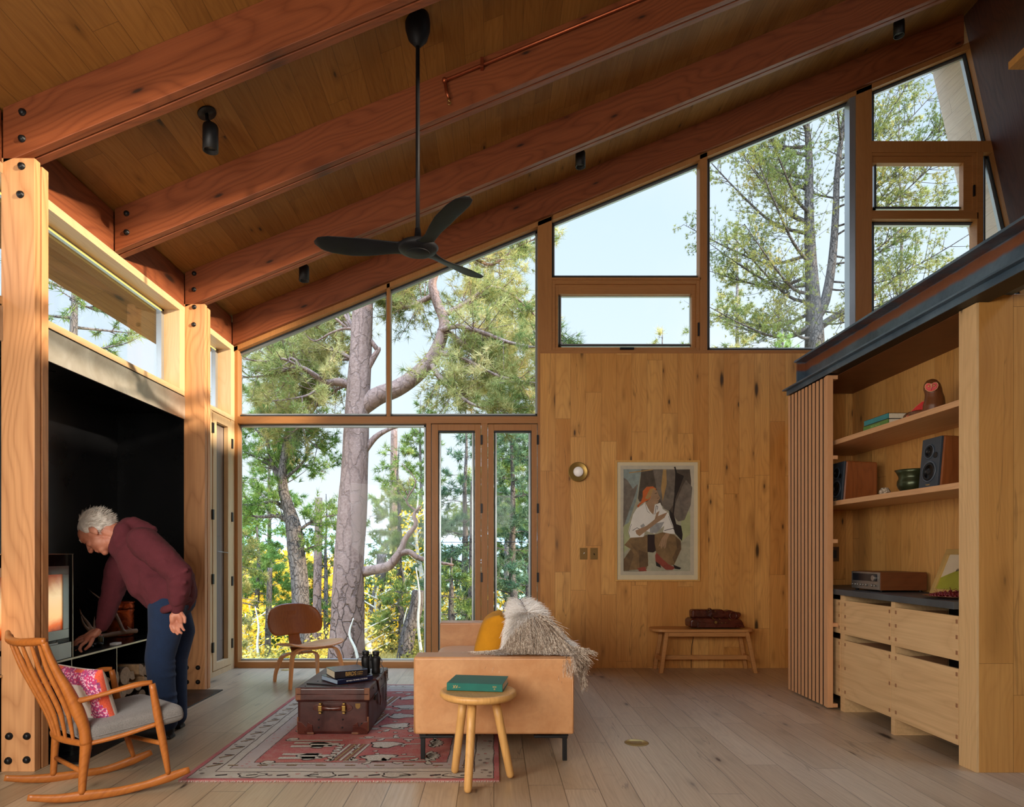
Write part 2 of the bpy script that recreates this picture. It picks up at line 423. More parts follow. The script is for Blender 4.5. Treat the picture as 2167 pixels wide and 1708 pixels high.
M['fir_lean'] = wood('dark_fir', srgb(62,30,17), srgb(86,46,27), (-0.2185,0,0.9758), (0.9758,0,0.2185), ring=0.4, knots=0.4, rough=0.55)
M['frame_oak'] = wood('window_frame_oak', srgb(158,104,54), srgb(182,130,76), (0,0,1), (1,0,0), ring=0.12, rough=0.5, contrast=0.6)
M['frame_oak_h'] = wood('window_frame_oak_rail', srgb(158,104,54), srgb(182,130,76), (1,0,0), (0,0,1), ring=0.12, rough=0.5, contrast=0.6)
M['frame_pale'] = wood('pale_reveal_oak', srgb(205,172,126), srgb(222,192,150), (0,0,1), (0,1,0), ring=0.15, rough=0.45, contrast=0.6)
M['frame_pale_h'] = wood('pale_reveal_oak_rail', srgb(205,172,126), srgb(222,192,150), (0,1,0), (0,0,1), ring=0.15, rough=0.45, contrast=0.6)
M['shelf'] = wood('shelf_oak', srgb(204,154,108), srgb(220,176,130), (0,1,0), (0,0,1), ring=0.15, rough=0.42)
M['drawer'] = wood('drawer_oak', srgb(212,172,120), srgb(228,196,148), (0,1,0), (0,0,1), ring=0.2, gs=0.6, rough=0.45, ks=0.5)
M['slat'] = wood('slat_fir', srgb(206,152,106), srgb(220,172,128), (0,0,1), (0,1,0), ring=0.08, rough=0.45, contrast=.5)
M['joint'] = plain('end_grain_joint', srgb(150,106,72), 0.6)
M['darkwood'] = plain('dark_soffit_oak', srgb(112,66,34), 0.5)
M['aluminium'] = plain('anodised_window_metal', srgb(170,176,180), 0.35, 0.7, var=0.04)
M['gasket'] = plain('black_gasket', (0.012,0.014,0.016), 0.6)
M['hinge'] = plain('black_metal', (0.008,0.008,0.009), 0.45, 0.3)
M['black'] = plain('matt_black_metal', (0.006,0.0065,0.007), 0.5, 0.2, var=0.3, bstr=0.0)
M['fanblack'] = plain('fan_black', (0.006,0.006,0.007), 0.55, 0.0, var=0.2, spec=0.2)
def steelmat():
    g = G('blackened_steel'); P = g.pos()
    n1 = g.noise(P, 3.0, 5, 0.6, 0.4); n2 = g.noise(P, 40, 4)
    col = g.mix(g.mr(n1, 0.35, 0.7), (0.06, 0.10, 0.145), (0.14, 0.215, 0.285))
    sx = g.n('SeparateXYZ'); g.link(P, sx.inputs[0])
    # rusty fillet below the upper flange
    edge = g.math('ADD', sx.outputs[2], g.math('MULTIPLY', g.math('SUBTRACT', g.noise(P, 9, 4), 0.5), 0.035))
    rust = g.math('MULTIPLY', g.mr(edge, 2.875, 2.895), g.mr(edge, 2.96, 2.945))
    col = g.mix(g.math('MULTIPLY', rust, 0.9), col, g.mix(n2, (0.20, 0.055, 0.012), (0.36, 0.12, 0.035)))
    return g.bsdf(col, g.mr(n2, 0.3, 0.7, 0.3, 0.5), 0.35, bump=n2, bstr=0.05)
M['steel'] = steelmat()
def panelsteel():
    g = G('black_fireplace_steel'); P = g.pos(); n1 = g.noise(P, 2.5, 4, 0.6)
    return g.bsdf(g.mix(n1, (0.002,0.0023,0.0026), (0.005,0.0055,0.007)), g.mr(n1, 0.3, 0.7, 0.22, 0.38), 0.3)
M['niche_steel'] = panelsteel()
def bandsteel():
    g = G('satin_steel_band'); P = g.pos(); n1 = g.noise(P, 5, 5, 0.6, 0.6)
    return g.bsdf(g.mix(g.mr(n1, 0.3, 0.7), srgb(176,166,150), srgb(206,200,188)), 0.38, 0.55, bump=n1, bstr=0.05)
M['band_steel'] = bandsteel()
M['stove_steel'] = plain('stove_frame_steel', srgb(176,176,172), 0.35, 0.7, var=0.08)
M['brass'] = plain('aged_brass', srgb(150,122,66), 0.4, 0.85, var=0.1)
M['brass_plate'] = plain('switch_plate_brass', srgb(128,98,50), 0.5, 0.5, var=0.05)
M['sofa'] = leather('tan_sofa_leather', srgb(196,140,92), srgb(212,160,110), 0.40, 220, 0.78)
M['stool'] = wood('stool_oak', srgb(212,158,88), srgb(226,180,112), (0,0,1), (1,0,0), ring=0.2, rough=0.4, world=False)
M['teak'] = wood('rocker_teak', srgb(160,88,34), srgb(194,122,56), (0.6,0.5,0.6), (0.3,-0.9,0.2), ring=0.22, rough=0.36, world=False)
M['walnut_ply'] = wood('bent_plywood_dark', srgb(136,74,32), srgb(164,98,48), (0,0,1), (0.75,0.66,0), ring=0.2, rough=0.34, world=False)
M['ply_light'] = wood('bent_plywood_light', srgb(206,142,88), srgb(222,164,110), (0,0,1), (0.75,0.66,0), ring=0.18, rough=0.32, world=False)
M['bench'] = wood('bench_oak', srgb(188,132,74), srgb(204,150,92), (1,0,0), (0,0,1), ring=0.2, rough=0.45, world=False)
M['suitcase'] = leather('worn_oxblood_leather', srgb(50,23,21), srgb(82,44,38), 0.34, 120, 0.5)
M['suitcase_worn'] = leather('scuffed_brown_leather', srgb(92,54,32), srgb(138,86,48), 0.5, 90, 0.5)
M['bag'] = leather('mahogany_satchel_leather', srgb(58,22,15), srgb(96,42,26), 0.28, 120, 0.5)
M['grey_wool'] = fabric('grey_tweed', srgb(92,90,88), srgb(142,138,134), 380)
M['mustard'] = fabric('mustard_wool', srgb(198,132,14), srgb(228,160,28), 500, sheen=0)
M['linen'] = fabric('pillow_linen', srgb(206,196,184), srgb(228,220,210), 500)
M['denim'] = fabric('blue_denim', srgb(16,32,58), srgb(34,60,98), 600, sheen=0.05)
M['hoodie'] = fabric('maroon_fleece', srgb(80,30,38), srgb(110,46,56), 500, sheen=0.0)
def skinmat():
    g = G('skin'); P = g.obj(); n = g.noise(P, 22, 4)
    return g.bsdf(g.mix(g.mr(n, 0.3, 0.7), srgb(190,118,92), srgb(214,148,120)), 0.5, bump=n, bstr=0.08)
M['skin'] = skinmat()
M['hair'] = plain('white_hair', srgb(222,216,206), 0.7, var=0.1, scale=60, bstr=0.6)
M['teal_cloth'] = fabric('teal_book_cloth', srgb(0,96,84), srgb(10,118,104), 900, 0.6, 0)
M['paper'] = plain('page_edges', srgb(214,204,178), 0.8, scale=200)
M['bookblack'] = plain('black_book_cover', (0.012,0.013,0.018), 0.22, var=0.2)
M['booknavy'] = plain('navy_book_cover', srgb(18,26,52), 0.22)
M['bookteal'] = plain('turquoise_book_cover', srgb(40,130,136), 0.4)
M['bookgreen'] = plain('green_book_cover', srgb(86,130,60), 0.4)
M['gold'] = plain('gold_lettering', srgb(206,170,96), 0.4, 0.4, bstr=0)
M['white_ink'] = plain('white_lettering', srgb(225,225,225), 0.6, bstr=0)
M['white'] = plain('off_white', srgb(228,224,216), 0.6, var=0.03)
def glassmat(name, refl=0.6, tint=(0.98,0.99,0.985)):
    g = G(name); t = g.n('BsdfTransparent'); t.inputs[0].default_value = (*tint, 1)
    gl = g.n('BsdfGlossy'); gl.inputs['Roughness'].default_value = 0.01
    fr = g.n('Fresnel'); fr.inputs[0].default_value = 1.45
    fac = g.math('MULTIPLY', fr.outputs[0], refl)
    mx = g.n('MixShader'); g.link(fac, mx.inputs[0]); g.link(t.outputs[0], mx.inputs[1]); g.link(gl.outputs[0], mx.inputs[2]); g.link(mx.outputs[0], g.out.inputs[0])
    return g.mat
M['glass'] = glassmat('window_glass', 0.12)
# ================================================================ the room
YB, YG = 7.12, 7.20                       # front of the window wall, glass plane
zb = lambda X: 3.46+0.412*(X+2.79)        # underside of the beams
zc = lambda X: 3.775+0.412*(X+2.79)       # ceiling boards
lean = lambda Z: 5.10+0.2239*(6.80-Z)     # the leaning gable wall on the right

S(MB().box((-3.4, -1.6, -0.12), (6.9, 7.24, 0)).build('floor', M['floor']))
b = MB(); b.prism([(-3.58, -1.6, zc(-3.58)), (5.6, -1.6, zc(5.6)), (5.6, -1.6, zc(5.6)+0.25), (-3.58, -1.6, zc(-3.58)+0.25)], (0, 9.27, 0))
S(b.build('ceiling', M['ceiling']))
b = MB()      # added high opening (out of the camera's view) lets in the low sun
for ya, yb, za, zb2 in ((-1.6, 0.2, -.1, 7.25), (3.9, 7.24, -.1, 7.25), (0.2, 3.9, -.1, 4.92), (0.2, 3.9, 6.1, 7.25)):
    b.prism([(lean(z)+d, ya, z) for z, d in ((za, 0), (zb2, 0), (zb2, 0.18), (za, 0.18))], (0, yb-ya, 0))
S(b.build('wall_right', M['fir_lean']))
M['fin'] = wood('weathered_gable_boards', srgb(214,192,170), srgb(230,212,192), (0,1,0), (-0.2185,0,0.9758), pw=0.16, pl=3, knots=0.6, ring=0.15, rough=0.6)
b = MB(); b.prism([(lean(z)+d, 7.245, z) for z, d in ((2.0, 0), (7.2, 0), (7.2, 0.10), (2.0, 0.10))], (0, 0.44, 0))
S(b.build('trim_1', M['fin']))
# rear wall (behind the camera)
b = MB()
b.box((-3.4, -1.6, 0), (6.9, -1.5, 7.4))
S(b.build('wall_rear', M['wall_oak']))
# left wall: solid part before the first post, head, sill, panels
b = MB(); b.box((-2.95, -1.6, 0), (-2.79, 3.3, 3.46)); b.box((-2.95, -1.6, 3.46), (-2.80, 7.24, zc(-2.95)))
S(b.build('wall_left', M['fir_ledger']))
b = MB(); b.prism([(-2.79, 6.09, 2.656), (-2.79, 6.09, 2.70), (-2.96, 6.09, 2.786), (-2.96, 6.09, 2.656)], (0, 1.03, 0))
b.prism([(-2.79, 3.3, 2.656), (-2.79, 3.3, 2.70), (-2.96, 3.3, 2.786), (-2.96, 3.3, 2.656)], (0, 2.67, 0))
S(b.build('trim_2', M['frame_pale_h']))
S(MB().box((-2.79, 3.3, 3.40), (-2.96, 7.10, 3.458)).build('trim_3', M['frame_pale_h']))

# ---- posts and beams
def bolts(parent, pts, r=0.017, ax=(0, -1, 0)):
    for p in pts:
        p = Vector(p); m = MB(); m.lathe(p, [(r*1.25, -0.004), (r*1.25, 0.004), (r, 0.006), (r*0.95, 0.014), (r*0.5, 0.018), (0.001, 0.019)], ax, 12)
        m.build('bolt', M['hinge'], parent)
def post(Y0, label, bp):
    t = thing('timber_post', label, 'post', (-2.70, Y0+0.06, 0), 'bolted timber posts of the left wall')
    MB().box((-2.80, Y0, 0), (-2.61, Y0+0.05, zb(-2.72))).build('ply', M['fir_post'], t, bevel=0.003)
    MB().box((-2.80, Y0+0.05, 0), (-2.628, Y0+0.064, zb(-2.75)-0.01)).build('core', M['joint'], t)
    MB().box((-2.80, Y0+0.064, 0), (-2.61, Y0+0.12, zb(-2.75))).build('ply', M['fir_post'], t, bevel=0.003)
    bolts(t, [(X_(u, Y0), Y0, Z_(v, Y0)) for u, v in bp])
post(3.759, 'pale timber post nearest the camera, black bolts, rocking chair in front', [(46,352),(43.5,412),(20,1558),(57.5,1558),(18,1610),(57,1608)])
post(5.975, 'timber post between the black fireplace recess and the narrow side door', [(411,650),(410,687),(395,1413),(419,1413),(395.5,1443.5),(419,1443.5)])
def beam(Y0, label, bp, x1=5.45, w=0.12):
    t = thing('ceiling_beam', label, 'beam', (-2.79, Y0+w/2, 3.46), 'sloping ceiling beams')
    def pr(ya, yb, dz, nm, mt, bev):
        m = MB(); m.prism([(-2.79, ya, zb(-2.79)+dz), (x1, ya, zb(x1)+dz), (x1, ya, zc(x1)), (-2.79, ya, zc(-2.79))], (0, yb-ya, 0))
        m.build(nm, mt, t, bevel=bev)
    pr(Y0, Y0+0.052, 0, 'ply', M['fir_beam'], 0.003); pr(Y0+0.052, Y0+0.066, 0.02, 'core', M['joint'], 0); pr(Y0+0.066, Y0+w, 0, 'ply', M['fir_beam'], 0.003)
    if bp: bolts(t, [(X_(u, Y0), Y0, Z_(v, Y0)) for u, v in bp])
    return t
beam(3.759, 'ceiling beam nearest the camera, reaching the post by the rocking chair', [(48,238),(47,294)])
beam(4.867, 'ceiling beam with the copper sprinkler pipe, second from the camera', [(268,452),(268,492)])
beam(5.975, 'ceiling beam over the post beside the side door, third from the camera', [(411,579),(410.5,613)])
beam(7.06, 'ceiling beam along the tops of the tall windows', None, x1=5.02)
# ledger beam against the left wall
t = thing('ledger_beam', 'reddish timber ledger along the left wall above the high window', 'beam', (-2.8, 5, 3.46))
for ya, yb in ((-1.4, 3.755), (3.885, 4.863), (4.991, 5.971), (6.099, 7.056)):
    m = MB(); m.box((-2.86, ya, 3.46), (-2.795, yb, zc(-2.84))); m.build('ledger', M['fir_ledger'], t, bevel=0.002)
# leaning post at the right end of the window wall
m = MB(); m.prism([(lean(z)+d, 6.93, z) for z, d in ((2.6, 0.05), (7.2, 0.05), (7.2, 0.42), (2.6, 0.42))], (0, 0.16, 0))
S(m.build('trim_11', M['fir_lean'], bevel=0.003))
S(MB().box((3.20, 6.0, 0), (3.30, 7.115, 2.66)).build('unseen_shade_wall', M['wall_oak_side']))  # unseen partition added to shade the floor behind the bench

# ---- window wall (back)
def fr(mb, u0, u1, v0, v1, ya=YB, yb=7.24):
    """timber member covering a pixel box at the front plane of the window wall"""
    mb.box((X_(u0, YB), ya, Z_(v1, YB)), (X_(u1, YB), yb, Z_(v0, YB)))
def ring(mb, o, i, ya, yb):
    fr(mb, o[0], i[0], o[2], o[3], ya, yb); fr(mb, i[1], o[1], o[2], o[3], ya, yb)
    fr(mb, i[0], i[1], o[2], i[2], ya, yb); fr(mb, i[0], i[1], i[3], o[3], ya, yb)
def post_slope(mb, u0, u1, v1, ya=YB, yb=7.24):
    x0, x1, z0 = X_(u0, YB), X_(u1, YB), Z_(v1, YB)
    mb.prism([(x0, ya, z0), (x1, ya, z0), (x1, ya, zb(x1)), (x0, ya, zb(x0))], (0, yb-ya, 0))
def head(mb, u0, u1, th=0.05):
    x0, x1 = X_(u0, YB), X_(u1, YB)
    mb.prism([(x0, YB, zb(x0)-th), (x1, YB, zb(x1)-th), (x1, YB, zb(x1)+0.02), (x0, YB, zb(x0)+0.02)], (0, 0.12, 0))
def pane(win, pts, th=0.006, Y=YG):
    m = MB(); m.prism([(x, Y, z) for x, z in pts], (0, th, 0)); m.build('pane', M['glass'], win)
    # dark gasket round the glass
    g = MB(); n = len(pts); cx = sum(p[0] for p in pts)/n; cz = sum(p[1] for p in pts)/n
    for k in range(n):
        a = Vector((pts[k][0], 0, pts[k][1])); c = Vector((pts[(k+1) % n][0], 0, pts[(k+1) % n][1]))
        d = (c-a).normalized(); nn = Vector((-d.z, 0, d.x))
        if nn.dot(Vector((cx, 0, cz))-a) < 0: nn = -nn
        q = [a, c, c+nn*0.012, a+nn*0.012]
        g.prism([(p.x, Y-0.012, p.z) for p in q], (0, 0.011, 0))
    g.build('gasket', M['gasket'], win)
    g = MB()
    for k in range(n):
        a = Vector((pts[k][0], 0, pts[k][1])); c = Vector((pts[(k+1) % n][0], 0, pts[(k+1) % n][1]))
        d = (c-a).normalized(); nn = Vector((-d.z, 0, d.x))
        if nn.dot(Vector((cx, 0, cz))-a) < 0: nn = -nn
        q = [a, c, c+nn*0.03, a+nn*0.03]
        g.prism([(p.x, Y+0.01, p.z) for p in q], (0, 0.04, 0))
    g.build('outer_frame', M['aluminium'], win)
def xz(u, v): return (X_(u, YG), Z_(v, YG))
def slope_pt(u, d=0.05): x = X_(u, YG); return (x, zb(x)-d)

w1 = structure('window_1', (-2.0, 7.2, 3))
m = MB(); post_slope(m, 490, 503, 1413); head(m, 490, 830); post_slope(m, 818, 825, 881)
m.build('window_frame', M['frame_oak'], w1, bevel=0.002)
pane(w1, [xz(503, 881), xz(822, 881), slope_pt(822), slope_pt(503)])
w2 = structure('window_2', (-0.3, 7.2, 3.5))
m = MB(); head(m, 830, 1170); post_slope(m, 1138, 1168, 741); fr(m, 1138, 1143.5, 741, 1413)
m.build('window_frame', M['frame_oak'], w2, bevel=0.002)
pane(w2, [xz(822, 881), xz(1139, 881), slope_pt(1139), slope_pt(822)])
w3 = structure('window_3', (-2.0, 7.2, 1.3))
m = MB(); fr(m, 503, 1138, 881, 896); fr(m, 503, 906, 1401, 1414); fr(m, 902, 912, 896, 1401)
m.build('window_frame', M['frame_oak_h'], w3, bevel=0.002)
pane(w3, [xz(503, 1401), xz(903, 1401), xz(903, 898), xz(503, 898)])
def hinge_list(parent, us, vs, Y=YB):
    for u in us:
        for v in vs:
            MB().box((X_(u-2.2, Y), Y-0.014, Z_(v+10, Y)), (X_(u+2.2, Y), Y+0.004, Z_(v-10, Y))).build('hinge', M['hinge'], parent)
def glass_door(name, o, i, hu):
    d = structure(name, (X_((o[0]+o[1])/2, YB), 7.18, 0))
    m = MB(); ring(m, o, i, YB+0.005, 7.20); m.build('door_leaf', M['frame_oak'], d, bevel=0.003)
    m = MB(); fr(m, i[0], i[1], i[2], i[2]+3.5, 7.13, 7.17); m.build('head_gasket', M['gasket'], d)
    pane(d, [xz(i[0]+.5, i[3]), xz(i[1]-.5, i[3]), xz(i[1]-.5, i[2]), xz(i[0]+.5, i[2])], Y=7.17)
    m = MB(); m.cyl((X_(i[0], YB), 7.19, Z_(1147, YB)), (X_(i[1], YB), 7.19, Z_(1147, YB)), 0.004, n=6); m.build('screen_bar', M['gasket'], d)
    hinge_list(d, [hu], [931, 1076, 1222, 1368])
    return d
glass_door('door_1', (913.5, 1017.5, 897.5, 1400), (927, 1005, 911, 1384), 1019)
glass_door('door_2', (1032.5, 1136.5, 897.5, 1400), (1045, 1125, 911, 1384), 1138)
m = MB(); fr(m, 1018.2, 1031.8, 896, 1401); fr(m, 906, 1138, 1401, 1414); S(m.build('trim_4', M['frame_oak'], bevel=0.002))
w4 = structure('window_4', (1.4, 7.2, 4.6))
m = MB(); head(m, 1168, 1845); fr(m, 1168, 1484, 587, 592); post_slope(m, 1481, 1497, 741)
m.build('window_frame', M['frame_oak'], w4, bevel=0.002)
pane(w4, [xz(1168, 588), xz(1488, 588), slope_pt(1488), slope_pt(1168)])
w5 = structure('window_5', (1.4, 7.2, 3.7))
m = MB(); ring(m, (1168, 1481, 592, 741), (1175, 1474, 600, 735), 7.13, 7.24); ring(m, (1175, 1474, 600, 735), (1182, 1466, 620, 733), 7.15, 7.22)
m.build('window_frame', M['frame_oak_h'], w5, bevel=0.002)
pane(w5, [xz(1182, 733), xz(1467, 733), xz(1467, 621), xz(1182, 621)])
MB().box((X_(1312, YB), 7.10, Z_(740, YB)), (X_(1341, YB), 7.13, Z_(736, YB))).build('window_latch', M['hinge'], w5)
MB().box((X_(1477, YB), 7.11, Z_(711, YB)), (X_(1480, YB), 7.13, Z_(683, YB))).build('window_latch', M['hinge'], w5)
w6 = structure('window_6', (3.0, 7.2, 4))
m = MB(); post_slope(m, 1812, 1845, 741); m.build('window_frame', M['frame_oak'], w6, bevel=0.002)
pane(w6, [xz(1497, 741), xz(1818, 741), slope_pt(1818), slope_pt(1497)])
m = MB(); x0_, x1_ = X_(1799, YB), X_(1812, YB); m.prism([(x0_, YB+.012, Z_(741, YB)), (x1_, YB+.012, Z_(741, YB)), (x1_, YB+.012, zb(x1_)-.02), (x0_, YB+.012, zb(x0_)-.02)], (0, .10, 0)); m.build('metal_jamb', M['aluminium'], w6)
w7 = structure('window_7', (4.6, 7.2, 6))
m = MB(); head(m, 1845, 2085); fr(m, 1845, 2118, 298, 322)
for z0, z1 in ((3.4, 7.0),):
    m.prism([(lean(z)+d, YB, z) for z, d in ((z0, 0), (z1, 0), (z1, 0.06), (z0, 0.06))], (0, 0.12, 0))
m.build('window_frame', M['frame_oak'], w7, bevel=0.002)
L2 = lambda v: (lean(Z_(v, YG)), Z_(v, YG))
pane(w7, [xz(1845, 306), L2(306), (lean(6.75), 6.75), (lean(6.75)-0.001, zb(lean(6.75))-0.05), slope_pt(1845)])
w8 = structure('window_8', (4.6, 7.2, 5.2))
m = MB(); ring(m, (1845, 2071, 322, 449), (1848, 2060, 328, 446), 7.13, 7.24); ring(m, (1848, 2060, 328, 446), (1850, 2043, 341, 442), 7.15, 7.22)
fr(m, 1845, 2071, 449, 463); fr(m, 2068, 2081, 322, 560)
m.build('window_frame', M['frame_oak_h'], w8, bevel=0.002)
pane(w8, [xz(1850, 442), xz(2044, 442), xz(2044, 341), xz(1850, 341)])
MB().box((X_(2060, YB), 7.11, Z_(415, YB)), (X_(2063, YB), 7.13, Z_(392, YB))).build('window_latch', M['hinge'], w8)
w9 = structure('window_9', (4.6, 7.2, 4))
pane(w9, [xz(1845, 735), xz(2068, 735), xz(2068, 470), xz(1845, 470)])
w10 = structure('window_10', (5.6, 7.2, 4.5))
pane(w10, [xz(2081, 735), L2(735), L2(330), xz(2081, 330)])
# oak-boarded wall below the high windows
S(MB().box((X_(1143.5, YB), YB, 0), (6.8, 7.27, Z_(748, YB))).build('wall_back', M['wall_oak']))
S(MB().box((X_(1143.5, YB), YB-0.004, Z_(748, YB)), (6.4, 7.26, Z_(741, YB))).build('trim_5', M['frame_oak_h'], bevel=0.002))

# ---- left wall windows, side door
w11 = structure('window_11', (-2.9, 5, 3))
m = MB(); m.box((-2.79, 5.876, 2.70), (-2.97, 5.972, 3.40)); m.build('window_frame', M['frame_pale'], w11)
MB().box((-2.955, 3.3, 2.70), (-2.961, 5.88, 3.42)).build('pane', M['glass'], w11)
m = MB(); m.box((-2.93, 5.83, 2.76), (-2.975, 5.876, 3.40)); m.box((-2.93, 3.3, 3.385), (-2.975, 5.876, 3.40)); m.build('gasket', M['aluminium'], w11)
g = G('sunlit_gap_glow'); M['strip'] = g.bsdf((0.8, 0.6, 0.2), 0.5, emit=(1.0, 0.72, 0.18), estr=0.9)  # emission painted for sunlight in the gap under the head, no lamp
m = MB(); m.box((-2.925, 3.3, 3.374), (-2.932, 5.83, 3.383)); m.build('sunlit_gap', M['strip'], w11)
w12 = structure('window_12', (-2.9, 6.6, 3))
m = MB(); m.box((-2.79, 7.02, 2.70), (-2.97, 7.12, 3.40)); m.build('window_frame', M['frame_pale'], w12)
MB().box((-2.955, 6.09, 2.70), (-2.961, 7.02, 3.42)).build('pane', M['glass'], w12)
m = MB(); m.box((-2.93, 6.965, 2.76), (-2.975, 7.02, 3.40)); m.build('gasket', M['aluminium'], w12)
m = MB(); m.box((-2.925, 6.1, 3.374), (-2.932, 6.965, 3.383)); m.build('sunlit_gap', M['strip'], w12)
S(MB().box((-2.80, 3.3, 2.446), (-2.788, 5.974, 2.644)).build('trim_6', M['band_steel']))
S(MB().box((-2.81, 3.3, 2.446), (-2.80, 5.974, 2.656)).build('trim_10', M['gasket']))
d3 = structure('door_3', (-2.79, 6.8, 0))
m = MB(); m.box((-2.79, 6.09, 0), (-2.87, 6.555, 2.652)); m.box((-2.79, 7.03, 0), (-2.87, 7.12, 2.652)); m.box((-2.79, 6.555, 0), (-2.87, 7.03, 0.055)); m.box((-2.80, 6.555, 2.636), (-2.87, 7.03, 2.652))
m.build('door_frame', M['frame_pale'], d3, bevel=0.002)
m = MB(); m.box((-2.785, 6.565, 0.062), (-2.83, 6.65, 2.63)); m.box((-2.785, 6.935, 0.062), (-2.83, 7.02, 2.63)); m.box((-2.785, 6.65, 0.062), (-2.83, 6.935, 0.135)); m.box((-2.785, 6.65, 2.56), (-2.83, 6.935, 2.63))
m.build('door_leaf', M['frame_pale'], d3, bevel=0.002)
M['shutter'] = wood('grey_shutter_board', srgb(120,108,100), srgb(146,132,122), (0,0,1), (0,1,0), pw=0.09, pl=5, ring=0.1, rough=0.6)
MB().box((-2.835, 6.6, 0.1), (-2.85, 6.98, 2.6)).build('shutter_panel', M['shutter'], d3)
for y, zs in ((6.555, (2.48, 1.62, 0.98, 0.30)), (7.035, (2.40, 1.62, 0.94, 0.28))):
    for z in zs: MB().box((-2.80, y-0.016, z-0.05), (-2.775, y+0.016, z+0.05)).build('hinge', M['hinge'], d3)
m = MB(); m.cyl((-2.783, 6.66, 1.255), (-2.783, 6.93, 1.24), 0.004, n=6); m.build('pull_bar', M['aluminium'], d3)

# ---- fireplace recess
fp = structure('wall_fireplace', (-3.1, 4.6, 0))
m = MB(); m.box((-3.5, 3.2, 0), (-3.4, 6.08, 2.56)); m.box((-3.4, 5.975, 0), (-2.80, 6.08, 2.56)); m.box((-3.4, 3.2, 0), (-2.80, 3.3, 2.56)); m.box((-3.4, 3.2, 2.50), (-2.80, 5.98, 2.56)); m.box((-3.4, 3.3, 0.001), (-2.80, 5.975, 0.012))
m.build('recess_lining', M['niche_steel'], fp)
m = MB(); m.box((-2.80, 3.89, 0.0), (-2.443, 5.966, 0.010)); tag(m.build('hearth_slab', M['niche_steel'], bevel=0.002), 'flat black steel hearth slab let into the floor before the firewood', 'hearth')
t = thing('fireplace_bench', 'long black steel bench shelf inside the fireplace recess', 'bench', (-3.1, 4.6, 0.5))
MB().box((-3.40, 3.3, 0.538), (-2.795, 5.972, 0.550)).build('bench_top', M['niche_steel'], t)
M['edge_steel'] = plain('bright_steel_edge', srgb(200,190,170), 0.35, 0.8, var=0.05)
MB().box((-2.798, 3.3, 0.538), (-2.790, 5.972, 0.5505)).build('front_edge', M['edge_steel'], t)
for y in (4.38, 4.905, 5.45):
    MB().box((-3.38, y, 0.012), (-2.80, y+0.008, 0.538)).build('support_plate', M['edge_steel'] if False else M['niche_steel'], t)
    MB().box((-2.800, y, 0.012), (-2.796, y+0.006, 0.538)).build('plate_edge', M['edge_steel'], t)

# stove
def stove():
    t = thing('wood_stove', 'glass-fronted wood stove glowing at the left end of the black recess', 'stove', (-3.0, 3.9, 0.55))
    MB().box((-3.38, 3.32, 0.552), (-2.815, 4.385, 1.235)).build('stove_body', M['niche_steel'], t)
    m = MB()
    for a, c in (((-2.80, 3.36, 1.233), (-2.795, 4.40, 1.238)), ((-2.80, 4.392, 0.552), (-2.795, 4.397, 1.238))): m.box(a, c)
    m.build('outer_edge', M['edge_steel'], t)
    m = MB(); m.box((-2.815, 3.40, 0.686), (-2.80, 4.36, 0.745)); m.box((-2.815, 3.40, 1.105), (-2.80, 4.36, 1.158)); m.box((-2.815, 4.30, 0.745), (-2.80, 4.36, 1.105)); m.box((-2.815, 3.40, 0.745), (-2.80, 3.46, 1.105))
    m.build('door_frame', M['stove_steel'], t, bevel=0.002)
    m = MB(); m.box((-2.812, 3.34, 0.553), (-2.80, 4.385, 0.655)); m.build('ash_panel', M['stove_steel'], t, bevel=0.001)
    g = G('stove_fire'); P = g.pos(); sx = g.n('SeparateXYZ'); g.link(P, sx.inputs[0])
    nz = g.noise(P, 7, 4, 0.6, 0.5)
    h = g.math('ADD', g.mr(sx.outputs[2], 0.745, 1.105), g.math('MULTIPLY', g.math('SUBTRACT', nz, 0.5), 0.35))
    rp = g.n('ValToRGB'); g.link(h, rp.inputs[0]); el = rp.color_ramp.elements
    el[0].color = (0.18, 0.02, 0.003, 1); el[1].color = (0.22, 0.05, 0.02, 1)
    for p_, c_ in ((0.12, (0.75, 0.13, 0.02)), (0.28, (1.0, 0.55, 0.22)), (0.6, (0.85, 0.58, 0.30)), (0.85, (0.4, 0.16, 0.07))):
        x = el.new(p_); x.color = (*c_, 1)
    g.bsdf((0.05, 0.02, 0.01), 0.2, emit=rp.outputs[0], estr=0.8)
    m = MB(); m.box((-2.830, 3.46, 0.745), (-2.808, 4.30, 1.105)); m.build('glowing_window', g.mat, t)
    MB().box((-2.80, 3.9, 0.662), (-2.78, 4.22, 0.672)).build('door_handle', M['stove_steel'], t)
stove()

# ---- shelving wall on the right
S(MB().box((3.20, 3.80, 0), (3.32, 6.0, 2.66)).build('wall_shelving', M['wall_oak_side']))
S(MB().box((2.74, 5.90, 0), (3.20, 6.0, 2.66)).build('wall_end', M['wall_oak']))
S(MB().box((2.745, 3.743, 0), (4.3, 3.884, 2.71)).build('wall_pillar', M['pillar_front'], bevel=0.002))
S(MB().box((2.73, 3.7425, 0), (2.745, 3.884, 2.66)).build('trim_7', M['pillar'], bevel=0.001))
S(MB().box((2.745, 3.885, 2.66), (3.32, 6.0, 2.70)).build('trim_8', M['darkwood']))
S(MB().box((3.5, 0.5, 4.53), (3.62, 4.5, 4.58)).build('trim_9', M['pillar_front']))
for z, lab in ((2.107, 'upper oak wall shelf holding the owl and two books'), (1.622, 'lower oak wall shelf holding two loudspeakers and a green pot')):
    tag(MB().box((2.73, 3.886, z), (3.198, 5.898, z+0.037)).build('wall_shelf', M['shelf'], bevel=0.0015), lab, 'shelf', 'oak shelves in the niche')
M['stonetop'] = plain('honed_dark_stone', srgb(66,72,76), 0.45, 0.0, var=0.2, scale=5)
